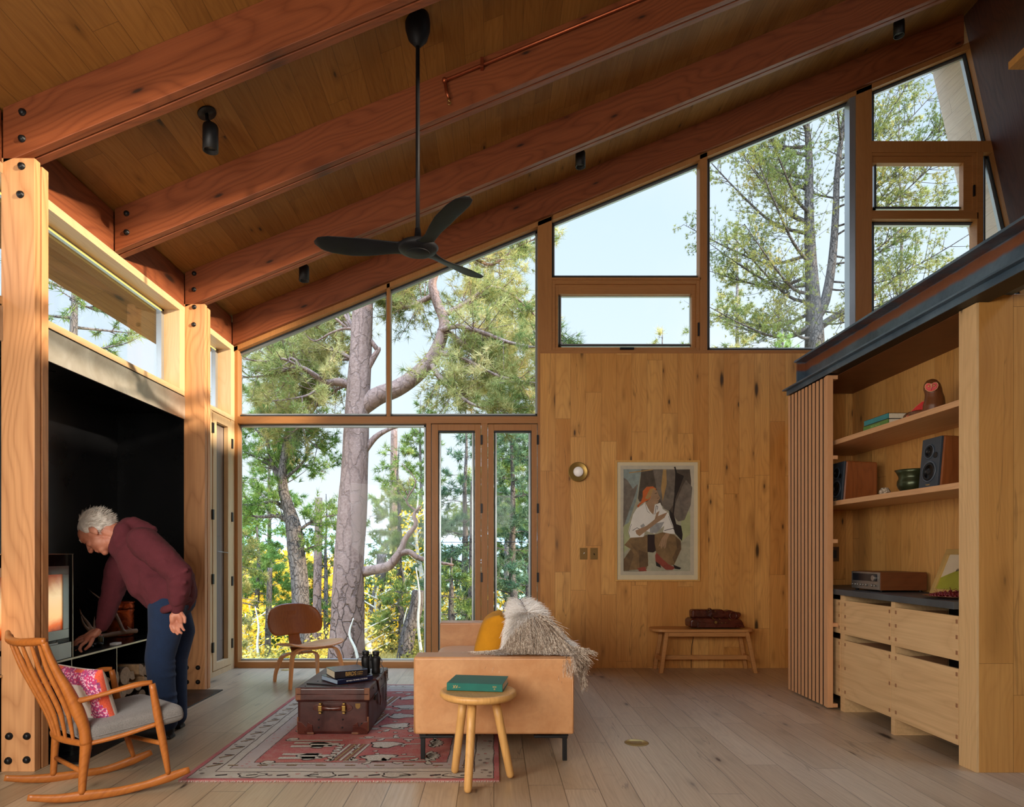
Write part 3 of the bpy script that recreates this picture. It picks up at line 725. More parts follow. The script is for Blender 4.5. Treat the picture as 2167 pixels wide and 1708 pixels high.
tag(MB().box((2.70, 3.886, 0.912), (3.198, 5.898, 0.956)).build('worktop', M['stonetop'], bevel=0.003), 'dark grey stone worktop over the oak drawers', 'worktop')
t = thing('drawer_cabinet', 'pale oak drawer cabinet with finger-jointed fronts under the stone worktop', 'cabinet', (2.95, 4.9, 0))
m = MB(); m.box((2.732, 4.506, 0.0), (3.19, 4.550, 0.911)); m.build('divider', M['drawer'], t, bevel=0.001)
m = MB(); m.box((2.732, 5.155, 0.0), (3.19, 5.215, 0.911)); m.build('divider', M['drawer'], t, bevel=0.001)
m = MB(); m.box((3.10, 3.89, 0.09), (3.19, 5.89, 0.91)); m.build('back_panel', M['black'], t)
M['finger'] = M['joint']
def drawer(y0, y1, z0, z1, n=3):
    d = MB().box((2.730, y0, z0), (2.750, y1, z1)).build('drawer', M['drawer'], t, bevel=0.0015)
    m = MB(); m.box((2.751, y0+0.01, z0+0.01), (3.08, y1-0.01, z0+0.02)); m.box((2.751, y0+0.002, z0), (3.08, y0+0.014, z1-0.02)); m.box((2.751, y1-0.014, z0), (3.08, y1-0.002, z1-0.02)); m.build('drawer_box', M['joint'], d)
    for y in (y0, y1-0.022):
        for k in range(n):
            z = lerp(z0+0.035, z1-0.045, k/(n-1))
            m = MB(); m.box((2.7285, y+.003, z), (2.733, y+0.019, z+0.024)); m.build('finger_joint', M['joint'], d)
for (ya, yb) in ((3.890, 4.503), (4.553, 5.152), (5.218, 5.89)):
    drawer(ya, yb, 0.608, 0.872); drawer(ya, yb, 0.112, 0.561)
# slatted sliding screen
t = thing('slatted_screen', 'vertical slatted timber sliding screen beside the shelves', 'screen', (2.67, 5.6, 0))
n = 11
for i in range(n):
    y = 5.965-0.040-i*0.0642
    MB().box((2.654, y+0.002, 0.014), (2.660, y+0.040, 2.650)).build('slat', M['slat'], t, bevel=0.001)
MB().box((2.6605, 5.285, 0.016), (2.6635, 5.96, 2.648)).build('gap_shade_sheet', M['black'], t)  # black sheet added for the shade between the slats
MB().box((2.645, 5.245, 0.014), (2.690, 5.283, 2.650)).build('end_stile', M['slat'], t, bevel=0.001)
for z in (0.016, 0.655, 1.320, 1.985, 2.620):
    MB().box((2.695, 5.285, z), (2.727, 5.96, z+0.03)).build('rail_back', M['slat'], t, bevel=0.001)
    MB().box((2.691, 5.245, z), (2.728, 5.284, z+0.03)).build('rail', M['slat'], t, bevel=0.001)
# steel beam
t = thing('steel_beam', 'blackened steel beam over the slatted screen with a rusty seam', 'beam', (2.8, 3.2, 2.7))
def sb(a, c, nm, bev=0.0015): return MB().box(a, c).build(nm, M['steel'], t, bevel=bev)
sb((2.715, 0.3, 2.958), (2.935, 5.985, 2.975), 'top_flange'); sb((2.808, 0.3, 2.712), (2.818, 5.985, 2.958), 'web')
sb((2.615, 0.3, 2.704), (2.935, 6.0, 2.716), 'bottom_flange'); sb((2.650, 0.3, 2.662), (2.658, 5.99, 2.704), 'channel_leg')
sb((2.735, 5.965, 2.716), (2.808, 5.985, 2.958), 'stiffener_plate')
MB().box((2.658, 0.3, 2.662), (2.80, 5.97, 2.672)).build('channel_base', M['black'], t)

def text(s, loc, size, rot, mat, parent=None, name='lettering', ext=0.0004, align='CENTER', sx=1.0):
    cu = bpy.data.curves.new(name, 'FONT'); cu.body = s; cu.size = size; cu.extrude = ext; cu.align_x = align; cu.align_y = 'CENTER'
    cu.materials.append(mat)
    tmp = bpy.data.objects.new(name+'_c', cu); COL.objects.link(tmp)
    me = bpy.data.meshes.new_from_object(tmp.evaluated_get(bpy.context.evaluated_depsgraph_get()))
    bpy.data.objects.remove(tmp); me.materials.clear(); me.materials.append(mat)
    o = bpy.data.objects.new(name, me); COL.objects.link(o)
    Mx = Matrix.Translation(Vector(loc))@rot.to_4x4()@Matrix.Diagonal((sx, 1, 1, 1))
    if parent is not None:
        o.parent = parent; Mx = WM[parent.name]@Mx
    o.matrix_basis = Mx; return o
def frame3(xa, ya):
    xa = Vector(xa).normalized(); ya = Vector(ya); ya = (ya-xa*ya.dot(xa)).normalized(); za = xa.cross(ya)
    return Matrix((xa, ya, za)).transposed()
M['chalk'] = plain('chalk_scribble', srgb(120,110,106), 0.9, bstr=0)
text('2066', (2.806, 5.76, 2.79), 0.085, frame3((0, -1, 0), (0, 0.0, 1)), M['chalk'], t, 'chalk_number')
# ================================================================ furniture
def pad(mb, c, ax, ay, az, e=0.3, e2=0.35, n=40, m=18, mi=0):
    """upholstered pad: superquadric with half axes ax, ay, az"""
    c = Vector(c); ax = Vector(ax); ay = Vector(ay); az = Vector(az)
    sg = lambda v, p: math.copysign(abs(v)**p, v)
    rings = []
    for i in range(m+1):
        ph = -math.pi/2+math.pi*i/m; ph = min(max(ph, -1.55), 1.55)
        rings.append([c+ax*sg(math.cos(ph), e2)*sg(math.cos(q), e)+ay*sg(math.cos(ph), e2)*sg(math.sin(q), e)+az*sg(math.sin(ph), e2 if e2 > .6 else .6) for q in [2*math.pi*k/n+0.01 for k in range(n)]])
    if ax.cross(ay).dot(az) < 0: rings.reverse()
    return mb.loft(rings, mi)
def pillow(mb, c, ax, ay, az, n=18, pinch=0.10, mi=0, fold=0.0, mfun=None):
    c = Vector(c); ax = Vector(ax); ay = Vector(ay); az = Vector(az); vs = []; idx = {}
    if ax.cross(ay).dot(az) < 0: az = -az
    fs = []; ms = []
    for sgn in (1, -1):
        for i in range(n+1):
            for j in range(n+1):
                x = -1+2*i/n; y = -1+2*j/n
                if sgn == -1 and (i in (0, n) or j in (0, n)): idx[(sgn, i, j)] = idx[(1, i, j)]; continue
                xx = x*(1-pinch*(1-y*y)*abs(x)); yy = y*(1-pinch*(1-x*x)*abs(y))
                z = ((1-x**4)*(1-y**4))**0.55
                w = 0.03*mnoise.noise(Vector((x*2, y*2, sgn*3)))
                vs.append(c+ax*xx+ay*yy+az*(z*sgn+w*z)); idx[(sgn, i, j)] = len(vs)-1
        for i in range(n):
            for j in range(n):
                q = [idx[(sgn, i, j)], idx[(sgn, i+1, j)], idx[(sgn, i+1, j+1)], idx[(sgn, i, j+1)]]
                if sgn == -1: q.reverse()
                fs.append(q); ms.append(mfun(-1+2*(i+.5)/n, -1+2*(j+.5)/n, sgn) if mfun else mi)
    b = len(mb.v); mb.v.extend([tuple(p) for p in vs])
    for f, k in zip(fs, ms): mb.f.append([b+i for i in f]); mb.m.append(k); mb.sm.append(True)
    return mb
def strap(mb, path, wdir, w, th, mi=0, k=5):
    """flat strip swept along a path; w width along wdir (number or list), th thickness"""
    P = crom(path, k); m = len(P); wdir = Vector(wdir).normalized()
    W = rad_list(w, m) if hasattr(w, '__len__') else [w]*m
    rings = []
    for i in range(m):
        t = (P[min(i+1, m-1)]-P[max(i-1, 0)]).normalized(); nn = t.cross(wdir).normalized()
        a = wdir*W[i]/2; b = nn*th/2
        rings.append([P[i]-a-b, P[i]+a-b, P[i]+a+b, P[i]-a+b])
    return mb.loft(rings, mi, True, False)

# ---- rug
def rug():
    x0, x1, y0, y1 = -1.715, 0.030, 3.595, 6.19
    g = G('worn_oriental_rug'); P = g.pos()
    mp = g.vmath('SUBTRACT', P, ((x0+x1)/2, (y0+y1)/2, 0)).outputs[0]
    s = g.n('SeparateXYZ'); g.link(mp, s.inputs[0])
    hx, hy = (x1-x0)/2, (y1-y0)/2
    dx = g.math('SUBTRACT', hx, g.math('ABSOLUTE', s.outputs[0])); dy = g.math('SUBTRACT', hy, g.math('ABSOLUTE', s.outputs[1]))
    d = g.math('MINIMUM', dx, dy)
    wob = g.noise(P, 6, 3)
    d = g.math('ADD', d, g.math('MULTIPLY', g.math('SUBTRACT', wob, 0.5), 0.02))
    n1 = g.noise(P, 9, 4, 0.6); n2 = g.noise(P, 120, 3, 0.6)
    grey = g.mix(n1, srgb(164,158,144), srgb(200,194,180)); red = g.mix(g.mr(g.noise(P, 2.2, 3), 0.35, 0.65), srgb(148,56,64), srgb(176,92,82))
    col = grey
    def band(a, c, colr):
        nonlocal col
        f = g.math('MULTIPLY', g.math('GREATER_THAN', d, a), g.math('LESS_THAN', d, c)); col = g.mix(f, col, colr)
    band(-1, 0.028, srgb(176,88,92)); band(0.028, 0.034, srgb(52,44,46)); band(0.14, 0.148, srgb(60,50,50)); band(0.20, 0.207, srgb(48,42,44)); band(0.207, 0.30, g.mix(n1, srgb(178,166,160), srgb(160,150,146)))
    band(0.30, 0.306, srgb(44,38,42)); band(0.306, 9, red)
    # small figures scattered in the borders and the field
    for sc_, th, lo, hi, c_ in ((15, 0.16, 0.04, 0.135, srgb(70,58,54)), (11, 0.13, 0.15, 0.2, srgb(196,188,176)), (22, 0.15, 0.21, 0.295, srgb(170,96,96)), (13, 0.10, 0.05, 0.13, srgb(168,92,88))):
        vo = g.n('TexVoronoi'); g.inp(vo, 'Vector', P); g.inp(vo, 'Scale', sc_)
        f = g.math('MULTIPLY', g.math('LESS_THAN', g.math('ADD', vo.outputs['Distance'], g.math('MULTIPLY', g.math('SUBTRACT', g.noise(P, 70, 2), .5), .35)), th+0.05), g.math('MULTIPLY', g.math('GREATER_THAN', d, lo), g.math('LESS_THAN', d, hi)))
        col = g.mix(g.math('MULTIPLY', f, 0.8), col, c_)
    col = g.mix(g.mr(n2, 0.35, 0.7, 0, 0.35), col, srgb(176,162,150)); col = g.mix(g.mr(g.noise(P, 13, 5, .7), .45, .75, 0, .45), col, srgb(168,150,138))
    mat = g.bsdf(col, 0.95, bump=n2, bstr=0.5, bdist=0.004, spec=0.1)
    def solid(name, c1, c2):
        g = G(name); P = g.pos(); n = g.noise(P, 90, 3); return g.bsdf(g.mix(g.mr(n, .3, .7), c1, c2), 0.95, bump=n, bstr=0.4, bdist=0.003, spec=0.1)
    ivory = solid('rug_ivory', srgb(158,150,136), srgb(196,190,176)); dark = solid('rug_outline', srgb(46,40,42), srgb(76,66,62)); tan = solid('rug_tan', srgb(130,104,74), srgb(160,134,98))
    m = MB()
    nx = 40; pts = []
    m.box((x0, y0, 0.0005), (x1, y1, 0.009))
    z1, z2 = 0.0094, 0.0100
    def poly(pts, z, mi): m.add([(x, y, z) for x, y in pts], [list(range(len(pts)))], mi)
    def blob(cx, cy, rx, ry, ang=0, n=18, wob=0.12, seed=0):
        out = []
        for k in range(n):
            q = 2*math.pi*k/n; r = 1+wob*math.sin(3*q+seed)+wob*0.6*math.sin(5*q+seed*2)
            x = rx*r*math.cos(q); y = ry*r*math.sin(q); out.append((cx+x*math.cos(ang)-y*math.sin(ang), cy+x*math.sin(ang)+y*math.cos(ang)))
        return out
    def fig(cx, cy, rx, ry, ang=0, seed=0, mi=1, wob=.16):
        rx *= 1.25; ry *= 1.3
        poly(blob(cx, cy, rx*1.10+.004, ry*1.10+.004, ang, seed=seed, wob=wob), z1, 2); poly(blob(cx, cy, rx, ry, ang, seed=seed, wob=wob), z2, mi)
    def bar(xa, ya, xb, yb, w, mi=1, z=z2):
        a = Vector((xa, ya)); b_ = Vector((xb, yb)); d_ = (b_-a).normalized(); nn = Vector((-d_.y, d_.x))*w/2
        for ww, zz, mm in ((1.0+0.008/w, z1, 2), (1.0, z, mi)):
            poly([tuple(a-nn*ww), tuple(b_-nn*ww), tuple(b_+nn*ww), tuple(a+nn*ww)][::1], zz, mm)
    # vase and animal like figures running across the red field (seen sideways in the room)
    fx0, fx1 = x0+0.32, x1-0.32
    for cy, k in ((3.98, 0), (4.22, 1), (4.80, 2), (5.05, 3), (5.42, 4), (5.66, 5)):
        bar(fx0+0.10, cy, fx0+0.36, cy+0.01, 0.040); bar(fx0+0.10, cy+0.075, fx0+0.34, cy+0.07, 0.034)
        fig(fx0+0.27, cy+0.035, 0.045, 0.05, 0.3, k); fig(fx0+0.36, cy+0.04, 0.03, 0.022, 0.6, k+2)
    for cy in (4.10, 4.90, 5.50):
        for k in range(5):
            bar(fx0+0.42+k*0.030, cy-0.17, fx0+0.47+k*0.030, cy+0.17, 0.016, 1 if k % 2 == 0 else 3)
        for k in range(7):
            fig(fx0+0.415, cy-0.16+k*0.05, 0.018, 0.014, 0.4, k)
    for cy, k in ((3.99, 0), (4.26, 1), (4.72, 5), (5.0, 2), (5.30, 6), (5.62, 3)):
        fig(fx0+0.70, cy, 0.075, 0.05, 0.1, k); bar(fx0+0.78, cy, fx0+0.92, cy+0.02, 0.014, 1)
        for q in range(7):
            a = -1.2+q*0.4; fig(fx0+0.98+0.05*math.cos(a), cy+0.03+0.06*math.sin(a), 0.030, 0.012, a, q, wob=.05)
    for cy in (3.92, 4.40, 4.62, 5.20, 5.80):
        bar(fx0+0.5, cy, fx0+1.05, cy+0.015, 0.012, 1)
        for q in range(6): fig(fx0+0.56+q*.09, cy+.03*(-1)**q, .024, .012, q, q)
        bar(fx0+0.04, cy-.05, fx0+0.40, cy-.045, 0.022, 1); fig(fx0+.06, cy-.02, .03, .02, .5, 3)
    for k in range(46):
        fig(fx0+0.5+rng.random()*0.5, 3.95+rng.random()*1.9, 0.010, 0.008, rng.random()*3, k)
    for cx in (-1.35, -0.95, -0.55, -0.2):
        fig(cx, y0+0.085, 0.055, 0.028, 0, cx*9, 1, .15)
    for k in range(14):
        cx = x0+0.09; cy = y0+0.25+k*0.17; bar(cx-0.03, cy-0.03, cx+0.03, cy+0.02, 0.012, 3); bar(cx-0.02, cy+0.03, cx+0.04, cy+0.03, 0.008, 2)
    for k in range(9):
        cx = x0+0.2+k*0.17; bar(cx-0.03, y0+0.075, cx+0.03, y0+0.09, 0.012, 2); bar(cx-0.03, y0+0.25, cx+0.03, y0+0.25, 0.012, 3)
    o = tag(m.build('rug', [mat, ivory, dark, tan]), 'worn red and grey patterned rug under the suitcase and sofa', 'rug')
    fg = MB()
    for yy, sgn in ((y0, -1), (y1, 1)):
        for k in range(230):
            x = lerp(x0, x1, (k+rng.random()*.6)/230); l = 0.012+0.016*rng.random(); q = (rng.random()-.5)*0.02
            fg.add([(x-0.0025, yy, 0.006), (x+0.0025, yy, 0.006), (x+q, yy+sgn*l, 0.002)], [(0, 1, 2)])
    f = fg.build('fringe', plain('rug_fringe', srgb(206,198,184), 0.9), o); f['kind'] = 'stuff'
rug()

# ---- sofa
def sofa():
    t = thing('leather_sofa', 'tan leather sofa seen from its near arm, grey fur throw over its back', 'sofa', (0, 4.96, 0))
    def arm(y0, y1): MB().box((-0.474, y0, 0.172), (0.474, y1, 0.630)).build('armrest', M['sofa'], t, bevel=0.016, seg=4)
    arm(3.90, 4.10); arm(5.79, 6.0)
    for y in (3.903, 5.795):
        m = MB(); m.tube([(-0.462, y, 0.623), (0.462, y, 0.623)], 0.0042, 6); m.tube([(-0.466, y, 0.18), (-0.466, y, 0.615)], 0.0042, 6); m.tube([(0.466, y, 0.18), (0.466, y, 0.615)], 0.0042, 6)
        m.build('piping', M['sofa'], t)
    MB().box((-0.455, 4.10, 0.172), (0.30, 5.79, 0.305)).build('seat_base', M['sofa'], t, bevel=0.015, seg=3)
    MB().box((0.30, 4.10, 0.172), (0.470, 5.79, 0.615)).build('backrest', M['sofa'], t, bevel=0.025, seg=4)
    for y in (4.528, 5.362):
        m = MB(); pad(m, (-0.095, y, 0.372), (0.38, 0, 0), (0, 0.415, 0), (0, 0, 0.080), 0.22, 0.4); m.build('seat_cushion', M['sofa'], t)
        yy = y+(0.05 if y < 5 else 0.0); m = MB(); pad(m, (0.215, yy, 0.62), (0.11, 0, -0.02), (0, 0.36 if y < 5 else 0.41, 0), (0.04, 0, 0.225), 0.5, 0.3); m.build('back_cushion', M['sofa'], t)
    for x, y in ((-0.425, 3.97), (0.425, 3.97), (-0.425, 5.9), (0.425, 5.9)):
        s = 1 if x > 0 else -1
        m = MB(); m.box((x-0.013, y-0.013, 0.001), (x+0.013, y+0.013, 0.14)); m.obox((x-s*0.085, y, 0.148), (0.10, 0, s*0.0), (0, 0.03, 0), (0, 0, 0.007)); m.obox((x-s*0.03, y, 0.146), (0.045, 0, s*-0.006), (0, 0.014, 0), (0, 0, 0.010)); m.box((x-0.02, y-0.02, 0.15), (x+0.02, y+0.02, 0.1735))
        m.build('leg', M['hinge'], t, bevel=0.002)
sofa()
t = thing('mustard_cushion', 'mustard yellow square cushion propped against the sofa back', 'cushion', (0.0, 4.66, 0.46))
m = MB(); pillow(m, (-0.012, 4.66, 0.635), Vector((0.062, 0.02, 0.198)), (0.0, 0.225, 0.0), (-0.100, 0, 0.03), pinch=0.20); m.build('cushion_cover', M['mustard'], t)
m = MB(); Pp = [(-0.015-0.055*0+0.055*1, 4.66-0.225, 0.81), (-0.015+0.055, 4.66+0.225, 0.81)]
# ---- fur throw
def fur_throw():
    t = thing('fur_throw', 'shaggy grey and brown sheepskin throw draped over the sofa back corner', 'throw', (0.3, 4.6, 0.63))
    def sec(Y):
        """cross-section of the draped pelt at depth Y, left to right"""
        k = min(1, max(0, (4.20-Y)/0.12))        # droop at the near end
        top = lerp(0.862, 0.66, k**1.8); ft = lerp(0.56, 0.645, min(1, (5.4-Y)/0.8))
        L = [(0.070-0.02*k, ft), (0.085, lerp(ft, top, .5)), (0.125, lerp(ft, top, .86)), (0.19, top), (0.28, top-0.008), (0.355, lerp(top, .64, .28)), (0.43, lerp(top, .64, .62)), (0.495, 0.655), (0.530, 0.57), (0.548, 0.48+0.05*(1-k))]
        return [Vector((x, Y, max(z, 0.64) if (x < 0.47) else z)) for x, z in L]
    Ys = [5.45, 5.2, 5.0, 4.8, 4.62, 4.46, 4.34, 4.26, 4.20, 4.165, 4.14, 4.12, 4.105, 4.095, 4.085]
    m = MB(); rings = [crom(sec(y), 4) for y in Ys]; m.loft(rings, caps=False, closed=False)
    m.build('pelt', M['white'] if False else plain('pelt_skin', srgb(176,160,144), 0.9), t)
    R = np.array([[list(p) for p in r] for r in rings])     # (ny, nx, 3)
    ny, nx = R.shape[:2]
    def samp(a, b):
        i = min(int(a), ny-2); j = min(int(b), nx-2); fa, fb = a-i, b-j
        return (R[i, j]*(1-fa)*(1-fb)+R[i+1, j]*fa*(1-fb)+R[i, j+1]*(1-fa)*fb+R[i+1, j+1]*fa*fb)
    def strands(n, brown):
        V = []; Fc = []
        for k in range(n):
            a = rng.random()**(0.7 if not brown else 0.5)*(ny-1.001); b_ = rng.random()*(nx-1.001)
            p = samp(a, b_); pa = samp(min(a+.3, ny-1.001), b_)-samp(max(a-.3, 0), b_); pb = samp(a, min(b_+.3, nx-1.001))-samp(a, max(b_-.3, 0))
            nn = np.cross(pb, pa); l = np.linalg.norm(nn)
            if l < 1e-9: continue
            nn = nn/l
            if nn[2] < 0 and abs(nn[0]) < .5: nn = -nn
            u = a/(ny-1); vv = b_/(nx-1)
            centre = (u > 0.56+0.85*abs(vv-0.45)) 
            if brown and not centre: continue
            if not brown and centre and rng.random() < 0.86: continue
            down = np.array([0, 0, -1.0])-nn*(-nn[2]); dl = np.linalg.norm(down); down = down/dl if dl > 1e-3 else np.array([0, -1.0, 0])
            side = np.array([vv-0.45, -0.6, 0.0])
            d = down*0.8+side*(0.55 if dl < 0.6 else 0.25)+nn*(0.35 if not brown else 0.22)+(rng.random(3)-.5)*(0.9 if not brown else 0.30); d /= np.linalg.norm(d)
            ln = (0.035+0.04*rng.random()) if not brown else (0.11+0.09*rng.random())
            if vv > 0.72: ln *= 0.62
            w = 0.0020 if not brown else 0.0028
            perp = np.cross(d, [0, 1, 0]); pl = np.linalg.norm(perp); perp = perp/pl if pl > .1 else np.array([1, 0, 0.])
            segs = 4; base = len(V); curl = rng.random()*6.28; amp = 0.009*(1 if brown else .6)
            for s in range(segs+1):
                q = s/segs; c = p+d*ln*q+down*ln*0.35*q*q+perp*amp*math.sin(curl+q*9)*q
                if c[2] < 0.638 and c[0] < 0.47 and c[1] > 3.9: c[2] = 0.638+0.002*rng.random()
                ww = w*(1-0.75*q); V.append(c-perp*ww); V.append(c+perp*ww)
            for s in range(segs): i = base+2*s; Fc.append((i, i+1, i+3, i+2))
        return V, Fc
    for nm, n, br, c1, c2 in (('pale_fur', 19000, False, srgb(222,216,208), srgb(252,250,246)), ('brown_fur', 15000, True, srgb(136,114,94), srgb(244,232,214))):
        V, Fc = strands(n, br)
        g = G(nm); P = g.pos(); mp = g.n('Mapping'); g.link(P, mp.inputs[0]); mp.inputs['Scale'].default_value = (1, .8, .22) if br else (1, 1, .5); nz = g.noise(mp.outputs[0], 110, 3, 0.7)
        mt = g.bsdf(g.mix(g.mr(nz, .42, .6), c1, c2), 0.7, spec=0.3)
        o = fast_mesh(nm, np.array(V), Fc, mt, t); o['kind'] = 'stuff'
fur_throw()

# ---- side table (three-legged stool) and its book
t = thing('side_table', 'round oak side table on three splayed legs before the sofa arm', 'side table', (-0.085, 3.60, 0))
m = MB(); m.lathe((-0.085, 3.60, 0.455), [(0.15, 0), (0.192, 0.004), (0.208, 0.018), (0.2095, 0.030), (0.205, 0.041), (0.195, 0.045), (0.19, 0.0435), (0.05, 0.0425)], n=64); m.build('table_top', M['stool'], t)
for (fx, fy, tx, ty) in ((-0.220, 3.708, -0.165, 3.65), (-0.135, 3.427, -0.115, 3.53), (0.093, 3.631, 0.005, 3.62)):
    z0 = 0.012 if fx < 0 and fy > 3.6 else 0.0
    zf = 0.0105 if (fy > 3.6) else 0.0
    P0 = Vector((fx, fy, zf+0.001)); P1 = Vector((tx, ty, 0.455)); d = (P1-P0)
    m = MB(); m.tube([P0, P0+d*0.012, P0+d*0.04, P0+d*0.3, P0+d*0.7, P1], [0.010, 0.017, 0.021, 0.0225, 0.0235, 0.024], 20); m.build('leg', M['stool'], t)
def book(name, label, corners, th, z, mats, cat='book', group=None, spine=True, titles=(), hard=0.003):
    """corners: four floor-plan corners, spine is corner0->corner1"""
    c = [Vector((x, y, 0)) for x, y in corners]; cen = sum(c, Vector())/4
    t = thing(name, label, cat, (cen.x, cen.y, z), group)
    cov, pap = mats
    ex = (c[1]-c[0]); ey = (c[3]-c[0]); L_, W_ = ex.length, ey.length; ex.normalize(); ey = (ey-ex*ey.dot(ex)).normalized()
    P = lambda a, b_, h: c[0]+ex*a+ey*b_+Vector((0, 0, z+h))
    def blk(a0, a1, b0, b1, h0, h1, nm, mt, bev=0.001):
        m = MB(); m.obox((P(a0, b0, h0)+P(a1, b1, h1))/2, ex*(a1-a0)/2, ey*(b1-b0)/2, (0, 0, (h1-h0)/2)); return m.build(nm, mt, t, bevel=bev)
    blk(0.004, L_-0.004, 0.003, W_-0.005, hard, th-hard, 'pages', pap, 0)
    blk(0, L_, 0.001, W_, 0.0003, hard, 'cover', cov); blk(0, L_, 0.001, W_, th-hard, th, 'cover', cov)
    blk(0, L_, -0.003, 0.003, 0.0003, th, 'spine', cov, 0.0025)
    for s, a, h, sz, mt, sx_ in titles:
        text(s, P(a, -0.0036, h), sz, frame3(ex, (0, 0, 1)), mt, t, sx=sx_)
    return t
book('green_book', 'teal cloth-bound volume lying on the round side table', [(-0.255, 3.584), (0.047, 3.538), (0.0815, 3.776), (-0.222, 3.822)], 0.041, 0.5000, (M['teal_cloth'], M['paper']), titles=[('XV', 0.048, 0.0205, 0.024, M['gold'], 0.9), ('---', 0.070, 0.0205, 0.018, M['gold'], 0.7), ('XXI', 0.262, 0.026, 0.013, M['gold'], 1.0), ('III', 0.262, 0.014, 0.010, M['gold'], 1.2)])

# ---- trunk, its books and binoculars
def trunk():
    x0, x1, y0, y1 = -1.335, -0.850, 4.49, 5.27
    t = thing('leather_suitcase', 'old oxblood leather suitcase used as a coffee table on the rug', 'suitcase', ((x0+x1)/2, (y0+y1)/2, 0.011))
    MB().box((x0, y0, 0.0115), (x1, y1, 0.255)).build('suitcase_body', M['suitcase'], t, bevel=0.022, seg=4)
    m = MB(); m.box((x0-0.008, y0-0.009, 0.235), (x1+0.009, y1+0.008, 0.330)); m.build('lid', M['suitcase'], t, bevel=0.014, seg=4)
    m = MB(); m.tube([(x0, y0-0.0105, 0.285), (x1, y0-0.0105, 0.285)], 0.0025, 6); m.tube([(x0, y0-0.0105, 0.237), (x1, y0-0.0105, 0.237)], 0.0035, 6); m.tube([(x1+0.0105, y0, 0.237), (x1+0.0105, y1, 0.237)], 0.0035, 6); m.build('lid_seam', M['suitcase'], t)
    # handle
    cx = -1.093; hz = 0.192
    m = MB(); P = crom([(cx-0.088, y0-0.012, hz), (cx-0.05, y0-0.030, hz+0.001), (cx, y0-0.036, hz), (cx+0.05, y0-0.030, hz+0.001), (cx+0.088, y0-0.012, hz)], 6)
    m.tube(P, rad_list([0.018, 0.015, 0.012, 0.015, 0.018], len(P)), 12, sq=0.55, up=(0, 1, 0)); m.build('handle', M['bag'], t)
    for s in (-1, 1):
        pts = [(cx+s*(0.075+0.06*math.cos(q)*(1 if math.cos(q) > 0 else .3)), y0-0.001, hz+0.030*math.sin(q)) for q in np.linspace(-math.pi, math.pi, 18, endpoint=False)]
        m = MB(); m.prism(pts, (0, -0.005, 0)); m.build('handle_patch', M['bag'], t, bevel=0.001)
        m = MB(); m.box((cx+s*0.080-0.010, y0-0.030, hz-0.036), (cx+s*0.080+0.010, y0-0.002, hz-0.026)); m.box((cx+s*0.080-0.013, y0-0.032, hz-0.020), (cx+s*0.080+0.013, y0-0.024, hz+0.020)); m.box((cx+s*0.080-0.009, y0-0.030, hz+0.024), (cx+s*0.080+0.009, y0-0.002, hz+0.036))
        m.build('handle_buckle', M['brass'], t, bevel=0.003)
    # corner patches, feet and studs
    for s, xx in ((1, x0), (-1, x1)):
        m = MB(); m.prism([(xx+s*0.006, y0-0.0015, 0.016), (xx+s*0.11, y0-0.0015, 0.014), (xx+s*0.105, y0-0.0015, 0.075), (xx+s*0.075, y0-0.0015, 0.095), (xx+s*0.065, y0-0.0015, 0.060), (xx+s*0.03, y0-0.0015, 0.095), (xx+s*0.003, y0-0.0015, 0.10)], (0, -0.004, 0)); m.build('corner_patch', M['bag'], t, bevel=0.001)
        m = MB(); m.box((xx+s*0.068, y0-0.007, 0.012), (xx+s*0.115, y0+0.01, 0.026)); m.build('foot_cap', M['suitcase_worn'], t, bevel=0.002)
        m = MB(); m.box((xx-s*0.009, y0-0.0105, 0.245), (xx+s*0.028, y0-0.004, 0.328)); m.build('lid_corner', M['suitcase_worn'], t, bevel=0.003)
        m = MB(); m.box((xx-s*0.001, y0-0.001, 0.03), (xx+s*0.010, y0+0.006, 0.13)); m.build('worn_edge', M['suitcase_worn'], t, bevel=0.003)
    m = MB()
    for x, z in ((-1.188, 0.112), (-1.188, 0.058), (-1.025, 0.112), (-1.028, 0.058), (-1.29, 0.06), (-0.895, 0.085)):
        m = MB(); m.ell((x, y0-0.002, z), 0.006, 0.004, 0.006, n=10, m=6); m.build('stud', M['hinge'], t)
    for x, y in ((-1.29, 4.53), (-1.25, 4.70), (-0.90, 4.60), (-0.885, 4.85), (-0.885, 5.05), (-1.29, 5.1), (-0.885, 5.2)):
        m = MB(); m.ell((x, y, 0.3305), 0.006, 0.006, 0.003, n=10, m=6); m.build('stud', M['hinge'], t)
    for y in (4.62, 4.95, 5.2): m = MB(); m.ell((x1+0.010, y, 0.30), 0.003, 0.007, 0.007, n=10, m=6); m.build('stud', M['hinge'], t)
    m = MB(); m.prism([(-0.939, y0-0.0012, 0.221), (-0.906, y0-0.0012, 0.221), (-0.906, y0-0.0012, 0.199), (-0.914, y0-0.0012, 0.187), (-0.924, y0-0.0012, 0.184), (-0.934, y0-0.0012, 0.190), (-0.939, y0-0.0012, 0.202)], (0, -0.001, 0)); m.build('shield_sticker', M['brass_plate'], t)
    # side strap and clasp
    m = MB(); strap(m, [(x1-0.02, 4.78, 0.334), (x1+0.012, 4.80, 0.325), (x1+0.016, 4.84, 0.25), (x1+0.02, 4.88, 0.17), (x1+0.010, 4.90, 0.12)], (0, 1, 0), [0.09, 0.08, 0.06, 0.05, 0.035], 0.006); m.build('strap', M['bag'], t)
    m = MB(); m.box((x1+0.004, 4.66, 0.205), (x1+0.018, 4.70, 0.245)); m.build('lock_plate', M['hinge'], t, bevel=0.003)
    m = MB(); strap(m, [(x1+0.008, 5.12, 0.33), (x1+0.016, 5.13, 0.26), (x1+0.014, 5.14, 0.10)], (0, 1, 0), 0.04, 0.005); m.build('strap', M['bag'], t)
